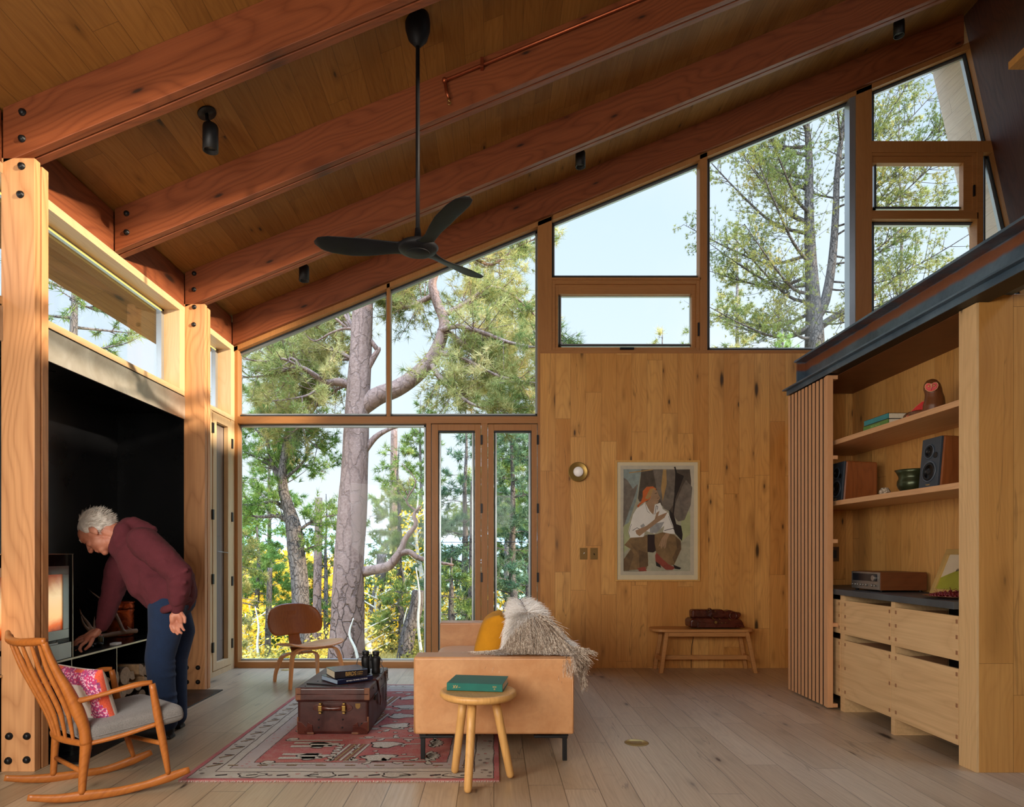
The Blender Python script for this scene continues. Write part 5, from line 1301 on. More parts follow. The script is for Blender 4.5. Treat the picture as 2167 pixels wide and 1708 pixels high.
    poly('ochre', [(560,440),(630,430),(610,480),(540,570),(500,560)])
    poly('skin', [(600,450),(650,460),(672,520),(688,552),(672,585),(660,620),(620,630),(615,760),(580,740),(500,620),(560,570)])
    line('black', [(622,500),(652,490)], 6); line('black', [(650,560),(676,550)], 4); line('black', [(655,588),(670,586)], 4)
    poly('shirt', [(470,640),(500,608),(560,720),(605,765),(622,640),(690,612),(720,690),(790,740),(850,900),(872,1000),(720,1000),(740,900),(620,1000),(500,960),(480,1050),(310,1050),(290,980),(350,760),(400,680)])
    poly('shade', [(560,930),(640,870),(740,850),(700,930),(640,990),(560,990)]); poly('shade', [(440,900),(480,870),(500,900),(460,940)])
    line('black', [(622,760),(640,650),(660,660),(650,700)], 6); line('black', [(500,620),(530,720),(560,745)], 4); line('black', [(740,960),(860,930)], 7); line('black', [(345,960),(400,925),(430,940)], 6); line('black', [(790,780),(830,880),(860,950)], 4); line('black', [(310,1045),(295,985),(330,880)], 4)
    poly('brown', [(320,1050),(470,1040),(520,1010),(560,1080),(530,1180),(540,1340),(520,1440),(232,1460),(232,1320),(320,1190),(240,1140)]); poly('brown2', [(235,1320),(320,1200),(360,1250),(300,1460),(235,1460)]); poly('brown2', [(420,1200),(530,1240),(540,1400),(430,1440)])
    poly('cloak', [(530,1010),(620,1010),(650,1200),(600,1235),(530,1225)])
    poly('brown', [(620,1010),(720,980),(860,1010),(940,1080),(950,1180),(860,1390),(740,1400),(640,1240),(620,1120)]); poly('brown2', [(880,1040),(945,1090),(950,1190),(870,1370),(840,1300),(900,1180)])
    poly('skin', [(380,960),(520,900),(620,820),(640,740),(680,715),(660,780),(780,730),(740,800),(640,870),(520,960),(430,1030),(390,1000)]); poly('skin', [(760,990),(810,1000),(770,1080),(760,1160),(740,1190),(730,1150),(700,1190),(690,1150),(665,1160),(700,1070)])
    for a_ in (((700,1070),(690,1150)), ((730,1080),(712,1180)), ((752,1080),(742,1175)), ((650,790),(600,850)), ((740,760),(690,800))): line('brown2', a_, 3)
    poly('red', [(640,1230),(700,1300),(790,1380),(880,1420),(840,1450),(760,1450),(690,1390),(630,1340),(625,1270)]); poly('black', [(850,1385),(950,1425),(930,1445),(870,1435)]); poly('black', [(630,1340),(690,1390),(700,1425),(640,1400)]); poly('red', [(400,1430),(500,1410),(520,1465),(430,1470)])
    for k in range(14): line('brown2', [(300+k*16,1100+k*6),(380+k*10,1200+k*14)], 2.5)
    line('black', [(232,1000),(234,1462)], 3); line('black', [(232,1466),(480,1466)], 4)
    m.build('portrait_print', mats, t)
    gm = MB(); gm.box((c.x, Yf-0.020, d.z), (d.x, Yf-0.0185, c.z)); gm.build('glazing', M['glass'], t)
picture()
# floor outlets
for (x, y, r, lab) in ((0.934, 4.33, 0.078, 'round brass floor outlet in the open floor right of the sofa'), (-2.2, 7.0, 0.05, 'small round floor outlet before the tall window behind the plywood chair')):
    t = thing('floor_outlet', lab, 'floor outlet', (x, y, 0))
    m = MB(); m.lathe((x, y, 0.0005), [(r, 0), (r, 0.002), (r*.86, 0.0035), (r*.84, 0.002), (0, 0.002)], n=36); m.build('outlet_ring', M['brass'], t)
    m = MB(); m.box((x-r*.45, y-r*.3, 0.002), (x+r*.45, y+r*.3, 0.004)); m.build('outlet_lid', M['brass_plate'], t, bevel=.001)

# ================================================================ things in the niche
def box_book(name, label, x0, x1, y0, y1, z0, z1, cov):
    t = thing(name, label, 'book', ((x0+x1)/2, (y0+y1)/2, z0), 'two books on the upper shelf')
    MB().box((x0+0.006, y0+0.003, z0+0.003), (x1-0.004, y1-0.003, z1-0.003)).build('pages', M['paper'], t)
    MB().box((x0, y0, z0), (x1, y1, z0+0.003)).build('cover', M['bookblack'], t); MB().box((x0, y0, z1-0.003), (x1, y1, z1)).build('cover', M['bookblack'], t)
    s = MB().box((x0-0.002, y0, z0+0.003), (x0+0.005, y1, z1-0.003)).build('spine', cov, t); return t
z = 2.1445
t = box_book('shelf_book', 'green-spined book, lower of the two lying beside the carved owl', 2.77, 2.97, 4.645, 4.955, z, z+0.042, M['bookgreen'])
text('HIGH COUNTRY ATLAS' if False else 'FIELD NOTES', (2.7675, 4.80, z+0.021), 0.020, frame3((0, -1, 0), (0, 0, 1)), plain('pale_green_ink', srgb(150,180,110), .6, bstr=0), t)
t = box_book('shelf_book', 'turquoise-spined book, upper of the two lying beside the carved owl', 2.772, 2.955, 4.65, 4.95, z+0.0425, z+0.083, M['bookteal'])
def owl():
    t = thing('carved_owl', 'carved wooden owl with red face and red wings on the upper shelf', 'figurine', (2.90, 4.36, z))
    c = Vector((2.90, 4.36, z)); brown = wood('owl_wood', srgb(92,52,26), srgb(128,78,42), ring=.25, rough=.4)
    red = plain('red_enamel', srgb(190,20,12), 0.35, var=.2, scale=60); pale = plain('pale_owl_rim', srgb(196,130,84), .5)
    fl = Vector((-0.86, 0.30, 0)).normalized()
    m = MB(); m.loft([[c+Vector((r*math.cos(q)*1.0, r*math.sin(q)*.9, h))+off for q in [2*math.pi*k/24 for k in range(24)]] for r, h, off in ((.058, 0.0005, Vector()), (.064, .02, Vector()), (.066, .07, Vector((0.0, 0, 0))), (.058, .12, Vector((.005, 0, 0))), (.052, .15, Vector((.0, 0, 0))), (.054, .18, Vector((-.008, 0, 0))), (.048, .21, Vector((-.012, 0, 0))), (.03, .235, Vector((-.014, 0, 0))), (.006, .245, Vector((-.014, 0, 0))))])
    m.ell(c+Vector((-0.055, 0.12, 0.035)), 0.035, 0.11, 0.028)
    o = m.build('owl_body', brown, t); remesh(o, 0.004, 6)
    # heart-shaped face, turned to the camera
    fn = Vector((-0.62, -0.78, 0.05)).normalized(); fx = fn.cross(Vector((0, 0, 1))).normalized(); fx = -fx; fc = c+Vector((-0.010, 0, 0.182))+fn*0.049
    heart = [(0, .016), (.010, .022), (.022, .023), (.031, .015), (.034, .002), (.029, -.014), (.016, -.026), (0, -.030), (-.016, -.026), (-.029, -.014), (-.034, .002), (-.031, .015), (-.022, .023), (-.010, .022)]
    for nm, s, dz, mt in (('face_rim', 1.15, 0, pale), ('face_disc', 0.98, .002, red)):
        m = MB(); m.prism([fc+fn*dz+fx*a*s+Vector((0, 0, b_*s)) for a, b_ in heart], fn*0.005); m.build(nm, mt, t, bevel=.0015)
    m = MB(); m.prism([fc+fn*.007+Vector((0, 0, .016))+fx*.006, fc+fn*.007+Vector((0, 0, .016))-fx*.006, fc+fn*.007+Vector((0, 0, -.024))], fn*0.008); m.build('beak', pale, t)
    for s in (-1, 1): m = MB(); m.ell(fc+fn*.007+fx*.015*s+Vector((0, 0, .004)), .007, .007, .009); m.build('eye', pale, t)
    for s in (-1,):
        wc = c+Vector((-0.055, 0.045, 0.06)); wx = Vector((-0.25, 0.97, -0.25)).normalized(); wn = Vector((-0.85, -0.50, 0.12)).normalized(); wy = wn.cross(wx).normalized()
        wing = [(-.075, .0), (-.060, .028), (-.02, .038), (.03, .026), (.085, .006), (.125, -.012), (.08, -.024), (.02, -.034), (-.04, -.032), (-.07, -.02)]
        for nm, q, dz, mt in (('wing_rim', 1.12, .0, pale), ('wing', .97, .003, red)):
            m = MB(); m.prism([wc+wn*dz+wx*a*q-wy*b_*q*(1 if wy.z < 0 else -1) for a, b_ in wing], wn*0.009); m.build(nm, mt, t, bevel=.003)
owl()
def speaker(label, x0, y0, y1, depth, z0, lean_, turn=0.0):
    t = thing('loudspeaker', label, 'loudspeaker', (x0+depth/2, (y0+y1)/2, z0), 'pair of walnut loudspeakers')
    wd = wood('speaker_walnut', srgb(126,70,34), srgb(158,94,50), (0,0,1), (1,0,0), ring=.3, rough=.3); ch = plain('charcoal_baffle', srgb(52,62,72), .5)
    H = 0.325; zt = z0+H; k = lean_
    m = MB(); m.loft([[(x0+0.012, y0, z0), (x0+depth, y0, z0), (x0+depth, y1, z0), (x0+0.012, y1, z0)], [(x0+0.012+k, y0, zt), (x0+depth-0.0, y0, zt-0.012), (x0+depth-0.0, y1, zt-0.012), (x0+0.012+k, y1, zt)]], smooth=False); m.build('cabinet', wd, t, bevel=.012, seg=2)
    m = MB(); m.loft([[(x0-0.004, y0+.002, z0+0.004), (x0+0.014, y0+.002, z0+0.004), (x0+0.014, y1-.002, z0+0.004), (x0-0.004, y1-.002, z0+0.004)], [(x0+k-0.004, y0+.002, zt-.004), (x0+k+0.014, y0+.002, zt-.004), (x0+k+0.014, y1-.002, zt-.004), (x0+k-0.004, y1-.002, zt-.004)]], smooth=False); m.build('baffle', ch, t, bevel=.003)
    n = Vector((-H, 0, k)).normalized(); yc = (y0+y1)/2; at_ = lambda y, h: Vector((x0-0.004+k*h/H, y, z0+h))
    dk = M['hinge']; dark2 = plain('driver_grey', srgb(70,82,94), .35)
    for nm, y, h, R in (('woofer', yc, .105, .070), ('tweeter', yc+.012, .235, .048)):
        c = at_(y, h)
        m = MB(); m.lathe(c, [(R, 0), (R, .004), (R*.86, .006), (R*.84, .002)], n, 36); o = m.build(nm, dark2, t)
        m = MB(); m.lathe(c, [(R*.84, .0035), (R*.72, .008), (R*.62, .003), (R*.3, -.002 if False else .0025), (R*.26, .006), (0, .010)], n, 32); m.build('cone', dk, o)
    c = at_(yc-.052, .205); m = MB(); m.lathe(c, [(.019, 0), (.019, .003), (.015, .002), (0, .001)], n, 20); m.build('port', dk, t)
    text('STUDIO', at_(yc, .020)+n*.001, .011, frame3((0, -1, 0), (k/H, 0, 1)), M['gold'], t)
    return t
speaker('walnut loudspeaker with visible charcoal drivers against the pillar, right of the pair', 2.785, 4.15, 4.335, 0.27, 1.6595, 0.028)
speaker('walnut loudspeaker partly behind the slatted screen, left of the pair', 2.795, 5.315, 5.50, 0.29, 1.6595, 0.026)
t = thing('green_pot', 'squat dark green metal pot with a flared lip on the lower shelf', 'pot', (2.91, 4.60, 1.6595))
grn = plain('green_patina', srgb(58,66,42), .3, .5, var=.35, scale=12)
m = MB(); m.lathe((2.91, 4.60, 1.6595), [(0.0, 0), (.052, 0), (.062, .004), (.084, .03), (.094, .058), (.092, .082), (.083, .102), (.084, .116), (.094, .138), (.108, .160), (.106, .160), (.090, .136), (.080, .110), (.05, .06), (0, .02)], n=40); m.build('pot_body', grn, t)
m = MB(); m.tube(crom([(2.995, 4.56, 1.80), (3.03, 4.54, 1.79), (3.035, 4.54, 1.75), (2.99, 4.56, 1.71)], 6), .006, 8); m.build('handle', grn, t)
t = thing('small_jar', 'tiny banded clay jar on the lower shelf between loudspeaker and pot', 'jar', (2.86, 4.84, 1.6595))
g = G('banded_clay'); P = g.obj(); n_ = g.noise(P, 120, 3); jm = g.bsdf(g.mix(g.mr(n_, .45, .55), srgb(110,92,74), srgb(206,190,164)), .7)
m = MB(); m.lathe((2.86, 4.84, 1.6595), [(0, 0), (.022, 0), (.036, .015), (.038, .03), (.032, .045), (.024, .052), (.026, .058), (.022, .058), (.020, .05), (0, .02)], n=28); m.build('jar_body', jm, t)
# receiver
def receiver():
    z0 = .9565; x0, x1, y0, y1 = 2.805, 3.15, 4.81, 5.19
    t = thing('stereo_receiver', 'vintage stereo receiver with walnut case and silver front on the worktop', 'stereo receiver', ((x0+x1)/2, (y0+y1)/2, z0))
    wd = wood('receiver_walnut', srgb(96,52,26), srgb(126,74,40), (1,0,0), (0,0,1), ring=.2, rough=.4); sil = plain('silver_faceplate', srgb(150,148,144), .35, .8, var=.05)
    MB().box((x0+.006, y0, z0+.012), (x1, y1, z0+.145)).build('case', wd, t, bevel=.003)
    MB().box((x0, y0+.003, z0+.014), (x0+.0065, y1-.003, z0+.143)).build('faceplate', sil, t, bevel=.001)
    MB().box((x0-.001, y0+.03, z0+.075), (x0+.001, y1-.02, z0+.130)).build('dial_window', M['bookblack'], t)
    m = MB(); m.cyl((x0-.018, y0+.062, z0+.100), (x0, y0+.062, z0+.100), .021, .023, 28); m.build('tuning_knob', sil, t, bevel=.001)
    for k in range(9):
        y = y1-.03-k*.037
        if k == 6: continue
        m = MB(); m.cyl((x0-.014, y, z0+.045), (x0, y, z0+.045), .0085 if k % 2 else .0065, n=16); m.build('knob', sil, t)
    for xx, yy in ((x0+.03, y0+.03), (x1-.03, y0+.03), (x0+.03, y1-.03), (x1-.03, y1-.03)):
        m = MB(); m.cyl((xx, yy, z0), (xx, yy, z0+.013), .012, n=12); m.build('foot', M['hinge'], t)
receiver()
def landscape():
    t = thing('framed_painting', 'small gilt-framed painting of a green hill leaning on the worktop', 'painting', (3.1, 4.38, .957))
    y0, y1, xb, xt, zb_, zt = 4.15, 4.60, 3.045, 3.165, .957, 1.262
    U = Vector((xt-xb, 0, zt-zb_)).normalized(); N = Vector((-U.z, 0, U.x)); H = math.hypot(xt-xb, zt-zb_)
    Q = lambda y, h, d=0: Vector((xb, y, zb_))+U*h+N*d
    def blk(ya, yb, ha, hb, d0, d1, nm, mt, bv=0, par=t):
        m = MB(); m.obox((Q(ya, ha, d0)+Q(yb, hb, d1))/2, (0, (yb-ya)/2, 0), U*(hb-ha)/2, N*(d1-d0)/2); return m.build(nm, mt, par, bevel=bv)
    gilt = plain('gilt_frame', srgb(206,172,104), .4, .4)
    m = MB(); fw = .036
    for a, b_, c_, d_ in ((y0, y1, 0, fw), (y0, y1, H-fw, H), (y0, y0+fw, fw, H-fw), (y1-fw, y1, fw, H-fw)): m.obox((Q(a, c_, 0)+Q(b_, d_, .02))/2, (0, (b_-a)/2, 0), U*(d_-c_)/2, N*.01)
    m.build('frame', gilt, t, bevel=.002)
    sky = plain('painted_sky', srgb(206,190,160), .6, var=.06); hill = plain('painted_hill', srgb(150,148,40), .6, var=.15); tr = plain('painted_trees', srgb(58,56,38), .6)
    blk(y0+fw, y1-fw, fw, H-fw, .002, .006, 'canvas', sky)
    m = MB(); pts = [Q(y1-fw, fw, .0065)]+[Q(y1-fw-(y1-y0-2*fw)*q, fw+.085+.09*math.sin(min(1, q*1.25)*1.5), .0065) for q in np.linspace(0, 1, 16)]+[Q(y0+fw, fw, .0065)]
    m.prism(pts, N*.0008); m.build('painted_hill', hill, t)
    m = MB()
    for k in range(8): y = y1-fw-.13-k*.013; h = fw+.085+.09*math.sin(min(1, (.13+k*.013)/(y1-y0-2*fw)*1.25)*1.5)-.004; m.prism([Q(y+.006, h, .0076), Q(y-.006, h, .0076), Q(y, h+.022+.008*(k % 3), .0076)], N*.0006)
    m.build('painted_trees', tr, t)
landscape()
t = thing('berry_plate', 'dark red berries heaped on a shallow copper plate on the worktop', 'plate', (2.90, 4.17, .957))
m = MB(); m.lathe((2.90, 4.17, .9565), [(0, 0), (.08, 0), (.09, .006), (.165, .016), (.168, .019), (.16, .019), (.09, .010), (0, .008)], n=48); m.build('plate', plain('copper_plate', srgb(126,80,60), .4, .5), t)
bm_ = MB()
r2 = random.Random(5)
for k in range(150):
    a = r2.random()*6.28; r = .125*math.sqrt(r2.random()); h = .018+(.125-r)*.30*r2.random()
    bm_.ell((2.90+r*math.cos(a), 4.17+r*math.sin(a), .9565+h), .0075+.003*r2.random(), n=8, m=6)
for k in range(40):
    a = r2.random()*6.28; r = .13*math.sqrt(r2.random()); p = Vector((2.90+r*math.cos(a), 4.17+r*math.sin(a), .975+(.13-r)*.25)); bm_.tube([p, p+Vector((r2.uniform(-.03, .03), r2.uniform(-.03, .03), r2.uniform(0, .028)))], .0012, 4)
o = tag(bm_.build('berries', plain('rosehip_berries', srgb(104,18,26), .35, var=.3, scale=80)), 'heap of dark red berries with stalks on the copper plate', 'berries', kind='stuff')
m = MB(); m.box((2.99, 5.892, 1.165), (3.075, 5.899, 1.295)); t = thing('dark_socket', 'dark bronze wall outlet at the left end of the niche', 'socket', (3.03, 5.895, 1.23)); m.build('plate', plain('bronze_plate', srgb(84,60,40), .4, .6), t, bevel=.001); m = MB(); m.box((3.012, 5.888, 1.195), (3.052, 5.8925, 1.265)); m.build('insert', M['hinge'], t)

# ================================================================ things in the fireplace
def lathe_thing(): pass
t = thing('copper_canister', 'reddish lidded copper canister on the steel bench behind the reaching arm', 'canister', (-3.18, 5.72, .5505))
cm = G('mottled_copper'); P = cm.obj(); n1 = cm.noise(P, 18, 4, .6, 1.0); cmat = cm.bsdf(cm.mix(cm.mr(n1, .35, .65), srgb(120,40,14), srgb(206,96,40)), cm.mr(n1, 0, 1, .2, .4), .7, bump=n1, bstr=.2)  # red-brown and orange copper mottled by noise
cx, cy = -3.12, 5.52
m = MB(); m.lathe((cx, cy, .5505), [(0, 0), (.10, 0), (.104, .01), (.104, .20), (.110, .215), (.10, .225)], n=36); m.build('canister_body', cmat, t)
m = MB(); m.lathe((cx, cy, .772), [(.095, 0), (.108, .006), (.110, .03), (.10, .045), (.112, .055), (.112, .062), (.0, .068)], n=36); m.build('lid', cmat, t)
t.location = (cx, cy, .5505)
for ch in t.children: ch.location = Vector((-3.18, 5.72, .5505))-Vector((cx, cy, .5505))
ant = plain('antler_bone', srgb(138,112,90), .6, var=.2)
t = thing('antler', 'branched deer antler lying along the back of the steel bench', 'antler', (-3.1, 5.1, .5505))
ab = lambda u, v, Y: at(u, v, Y)
m = MB()
def horn(L, r): Q = crom(L, 5); m.tube(Q, rad_list(r, len(Q)), 10)
horn([ab(290, 1335, 5.30), ab(270, 1337, 5.24), ab(240, 1342, 5.16), ab(212, 1346, 5.08), ab(198, 1337, 5.04), ab(185, 1318, 5.02), ab(172, 1300, 5.02), ab(168, 1284, 5.03)], [.020, .018, .019, .018, .015, .012, .007, .002])
horn([ab(198, 1342, 5.06), ab(184, 1330, 5.0), ab(175, 1316, 4.97), ab(172, 1303, 4.96)], [.014, .011, .008, .003]); horn([ab(200, 1335, 5.05), ab(199, 1318, 5.06), ab(200, 1304, 5.07)], [.011, .007, .002]); horn([ab(280, 1334, 5.26), ab(272, 1329, 5.25), ab(268, 1323, 5.24)], [.009, .006, .002])
horn([ab(235, 1278, 5.32), ab(218, 1270, 5.30), ab(200, 1258, 5.28), ab(184, 1244, 5.27)], [.010, .009, .006, .002]); horn([ab(262, 1338, 5.2), ab(250, 1310, 5.28), ab(235, 1278, 5.32)], [.014, .013, .010])
remesh(m.build('antler_beam', ant, t), .005, 3)
t = thing('matchbox', 'small white matchbox at the front edge of the steel bench', 'matchbox', (-2.84, 4.99, .551))
MB().box((-2.875, 4.95, .5507), (-2.825, 5.02, .566)).build('sleeve', M['white'], t, bevel=.001); MB().box((-2.872, 5.021, .5525), (-2.828, 5.024, .5645)).build('tray', plain('tray_card', srgb(190,120,110), .7), t)
t = thing('match_jar', 'little glass jar of red-tipped matches on the steel bench', 'jar', (-2.97, 4.99, .551))
m = MB(); m.lathe((-2.97, 4.99, .5507), [(0, 0), (.024, 0), (.026, .01), (.026, .055), (.022, .062)], n=24); m.build('jar_body', glassmat('jar_glass', 1.5, (.75,.75,.6)), t)
for k in range(12):
    a = k*2.4; r = .003+.0012*k
    q = Vector((-2.97+r*math.cos(a), 4.99+r*math.sin(a), .553)); mt_ = MB(); mt_.tube([q, q+Vector((.002*math.cos(a), .002*math.sin(a), .068))], .0014, 5); o = mt_.build('match', M['white'], t)
    mt_ = MB(); mt_.ell(q+Vector((.002*math.cos(a), .002*math.sin(a), .07)), .003, n=6, m=4); mt_.build('match_head', M['tuft_o'], o)
t = thing('fire_glove', 'crumpled black leather glove on the bench under the reaching hand', 'glove', (-2.93, 4.84, .551))
m = MB()
for k in range(9): a = r2.random()*6.28; m.ell((-2.93+.04*math.cos(a)*r2.random(), 4.84+.07*math.sin(a), .566+.006*r2.random()), .02+.01*r2.random(), .025, .014, n=12, m=8)
remesh(m.build('glove_body', M['black'], t), .004, 3)
t = thing('poker', 'short black fire poker held over the bench edge by the stove', 'fire tool', (-2.85, 4.4, .60))
m = MB(); m.tube(crom([at(158, 1372, 4.50), at(140, 1378, 4.45), at(120, 1384, 4.38), at(112, 1381, 4.36)], 5), .007, 8); m.build('rod', M['black'], t); m = MB(); m.tube([at(168, 1368, 4.54), at(152, 1374, 4.49)], .013, 10); m.build('grip', M['black'], t)
# firewood
bark = barkmat('firewood_bark', srgb(84,66,52), srgb(120,98,80), srgb(40,30,24), 30); cutm = plain('split_wood', srgb(206,170,128), .8, var=.25, scale=30)
cutend = plain('sawn_end', srgb(170,142,112), .85, var=.25, scale=50)
r3 = random.Random(3)
def log(cy, cz, r, kind):
    L_ = 0.42; x0 = -3.22-r3.random()*.03; x1 = x0+L_-.02*r3.random(); n = {0: 14, 1: 8, 2: 7}[kind]
    if kind == 0: prof = [(r*math.cos(q)*(1+.06*r3.random()), r*math.sin(q)) for q in [2*math.pi*k/n for k in range(n)]]
    else:
        a0 = r3.random()*6.28; sp = 2.2 if kind == 1 else 1.6
        prof = [(r*1.25*math.cos(a0+sp*k/(n-2))-r*.45*math.cos(a0+sp/2), r*1.25*math.sin(a0+sp*k/(n-2))-r*.45*math.sin(a0+sp/2)) for k in range(n-1)]+[(-r*.45*math.cos(a0+sp/2)*1.3, -r*.45*math.sin(a0+sp/2)*1.3)]
    t = thing('firewood_log', 'split firewood log stacked under the black steel bench', 'log', ((x0+x1)/2, cy, cz), 'split firewood logs under the steel bench')
    m = MB(); nn = len(prof); ra = [Vector((x0, cy+a, cz+b_)) for a, b_ in prof]; rb = [Vector((x1, cy+a*1.04, cz+b_*1.02)) for a, b_ in prof]
    b = len(m.v); m.add(ra+rb, [], 0)
    for i in range(nn):
        j = (i+1) % nn; mi = 0 if (kind == 0 or i < nn-2) else 1
        m.f.append([i, j, nn+j, nn+i]); m.m.append(mi); m.sm.append(kind == 0)
    m.build('log_side', [bark, cutm], t, bevel=0)
    m = MB(); m.add([p+Vector((.001, 0, 0)) for p in rb], [list(range(nn))]); m.build('sawn_end', cutend, t)
rows = [(4.46, 5.42, .075), (4.47, 5.40, .195), (4.62, 5.40, .295), (5.52, 5.90, .08), (5.52, 5.88, .20), (5.56, 5.86, .31)]
for y0, y1, cz in rows:
    y = y0+.04
    while y < y1:
        r = .045+.022*r3.random(); y += r
        if y > y1: break
        log(y, cz+(r-.055)*.6, r, r3.choice([0, 1, 1, 2])); y += r*1.02
# ================================================================ the man bending over the hearth bench
def person():
    A = lambda u, v, Y: at(u, v, Y)
    t = thing('person', 'white-haired person in a maroon hoodie and jeans bending over the hearth bench', 'person', (-2.25, 4.55, 0))
    def cap(mb, p0, p1, r0, r1=None, n=16, sq=1.0, up=None):
        r1 = r0 if r1 is None else r1; p0 = Vector(p0); p1 = Vector(p1); d = (p1-p0); L = max(d.length, 1e-5); d = d/L
        P = []; R = []
        for q in (-1, -.92, -.7, -.38): P.append(p0+d*r0*q); R.append(r0*math.sqrt(max(0.0004, 1-q*q)))
        for q in (0, .25, .5, .75, 1): P.append(p0.lerp(p1, q)); R.append(lerp(r0, r1, q))
        for q in (.38, .7, .92, 1): P.append(p1+d*r1*q); R.append(r1*math.sqrt(max(0.0004, 1-q*q)))
        mb.tube(P, R, n, sq=sq, up=up)
    def chain(mb, pts, rs, **k):
        for i in range(len(pts)-1): cap(mb, pts[i], pts[i+1], rs[i], rs[i+1], **k)
    # joints
    hipN, hipF = A(360, 1280, 4.42), A(374, 1278, 4.66)
    kneN, kneF = A(338, 1392, 4.42), A(368, 1394, 4.68)
    ankN, ankF = A(350, 1524, 4.44), A(372, 1512, 4.70)
    pel = A(368, 1266, 4.54); wai = A(352, 1222, 4.54); che = A(302, 1164, 4.53); nek = A(262, 1136, 4.50)
    shN, shF = A(303, 1146, 4.36), A(272, 1158, 4.70)
    elN, wrN = A(380, 1216, 4.30), A(374, 1286, 4.31)
    elF, wrF = A(242, 1240, 4.70), A(216, 1326, 4.62)
    s = 1.13; hc = A(205, 1128, 4.45)
    fw = Vector((-.55, -.10, -.83)).normalized(); up = Vector((-.83, 0, .55)); up = (up-fw*up.dot(fw)).normalized(); sd = fw.cross(up).normalized()
    if sd.y > 0: sd = -sd      # sd points towards the camera
    H = lambda f, u_, w=0.0: hc+(fw*f+up*u_+sd*w)*s
    R3 = Matrix((fw, sd, up)).transposed()
    b = MB()
    E = lambda f, u_, w, a, c, d: b.ell(H(f, u_, w), a*s, c*s, d*s, R3, 22, 14)
    E(-.018, .018, 0, .100, .077, .092); E(.030, .020, 0, .062, .062, .075); E(.028, -.045, 0, .062, .058, .068); E(.050, -.088, 0, .034, .040, .028); E(.066, -.108, 0, .020, .022, .017)
    E(.072, .035, 0, .022, .046, .020)                                                  # brow
    chain(b, [H(.078, .012), H(.100, -.022), H(.106, -.034)], [.010*s, .013*s, .015*s]); E(.094, -.036, .012, .010, .009, .008); E(.094, -.036, -.012, .010, .009, .008)
    E(.086, -.064, 0, .010, .024, .006); E(.083, -.076, 0, .010, .021, .007)            # lips
    E(.062, -.020, .036, .022, .018, .020); E(.062, -.020, -.036, .022, .018, .020)     # cheeks
    E(.074, .006, .028, .010, .014, .006); E(.074, .006, -.028, .010, .014, .006)       # eyelids
    for w in (1, -1):
        b.ell(H(-.018, -.012, w*.078), .020*s, .010*s, .032*s, R3, 14, 10); b.ell(H(-.012, -.036, w*.074), .010*s, .008*s, .012*s, R3, 10, 8)
    chain(b, [H(-.045, -.03), nek, che], [.062*s, .068, .10]); chain(b, [H(.0, -.085), nek+Vector((0, 0, -.02))], [.045*s, .055])
    chain(b, [che, wai, pel+Vector((-.02,0,0))], [.13, .12, .09]); chain(b, [shN, shF], [.07, .07])
    chain(b, [hipN, kneN, ankN], [.080, .062, .045]); chain(b, [hipF+Vector((-.03,0,0)), kneF, ankF], [.080, .062, .045])
    for an in (ankN, ankF): chain(b, [Vector((an.x, an.y, .07)), Vector((an.x-.15, an.y-.01, .045))], [.045, .035])
    chain(b, [shN, elN, wrN], [.055, .045, .030]); chain(b, [shF, elF, wrF], [.055, .045, .031])
    # near hand: relaxed, fingers curled, hanging by the thigh
    pw = wrN; pk = A(376, 1312, 4.31)
    chain(b, [pw, A(374, 1300, 4.31)], [.029, .034], sq=.7, up=(0, 1, 0)); chain(b, [A(367, 1304, 4.305), A(366, 1314, 4.305)], [.025, .021]); chain(b, [A(381, 1304, 4.315), A(383, 1314, 4.315)], [.025, .020])
    for k, (u0, v0, pts) in enumerate(((364, 1316, [(361, 1325), (364, 1334), (368, 1338)]), (370, 1317, [(369, 1328), (372, 1338), (376, 1342)]), (376, 1316, [(377, 1327), (380, 1337), (384, 1340)]), (382, 1314, [(384, 1323), (387, 1331), (390, 1334)]))):
        Y = 4.300+.004*k; chain(b, [A(u0, v0, Y)]+[A(a, c, Y-.008*i) for i, (a, c) in enumerate(pts)], [.0105, .0095, .0088, .008], n=12)
    chain(b, [A(384, 1298, 4.30), A(391, 1308, 4.285), A(391, 1317, 4.275)], [.0125, .011, .0095], n=12)
    # far hand: reaching down to the bench, fingers spread over the poker
    h0 = A(203, 1340, 4.60)
    chain(b, [wrF, h0], [.030, .034], sq=.75, up=(0, 0, 1)); pal = A(188, 1350, 4.57); chain(b, [h0, pal], [.036, .035], sq=.7, up=(.3, 0, 1)); chain(b, [A(198, 1338, 4.66), A(183, 1348, 4.63)], [.026, .024])
    for k, L in enumerate(([(178, 1346, 4.66), (168, 1350, 4.645), (162, 1359, 4.635), (163, 1367, 4.63)], [(175, 1350, 4.62), (163, 1354, 4.60), (155, 1363, 4.59), (156, 1371, 4.585)], [(176, 1355, 4.58), (164, 1360, 4.555), (157, 1369, 4.545), (160, 1376, 4.54)], [(181, 1359, 4.545), (172, 1366, 4.525), (168, 1374, 4.52), (172, 1379, 4.515)])):
        chain(b, [A(*p) for p in L], [.0125, .0115, .0105, .009], n=12)
    chain(b, [A(196, 1352, 4.55), A(190, 1366, 4.53), A(181, 1374, 4.525)], [.0145, .012, .010], n=12)
    body = b.build('body', M['skin'], t); remesh(body, .0045, 3, .4)
    # eyes, brows
    for w in (1, -1):
        m = MB(); m.ell(H(.080, .0, w*.028), .006*s, .010*s, .0035*s, R3, 10, 6); m.build('closed_eye', plain('eyelid_line', srgb(90,52,44), .6), t)
        m = MB(); cap(m, H(.090, .032, w*.014), H(.080, .034, w*.046), .0045*s, .003*s); m.build('eyebrow', M['hair'], t)
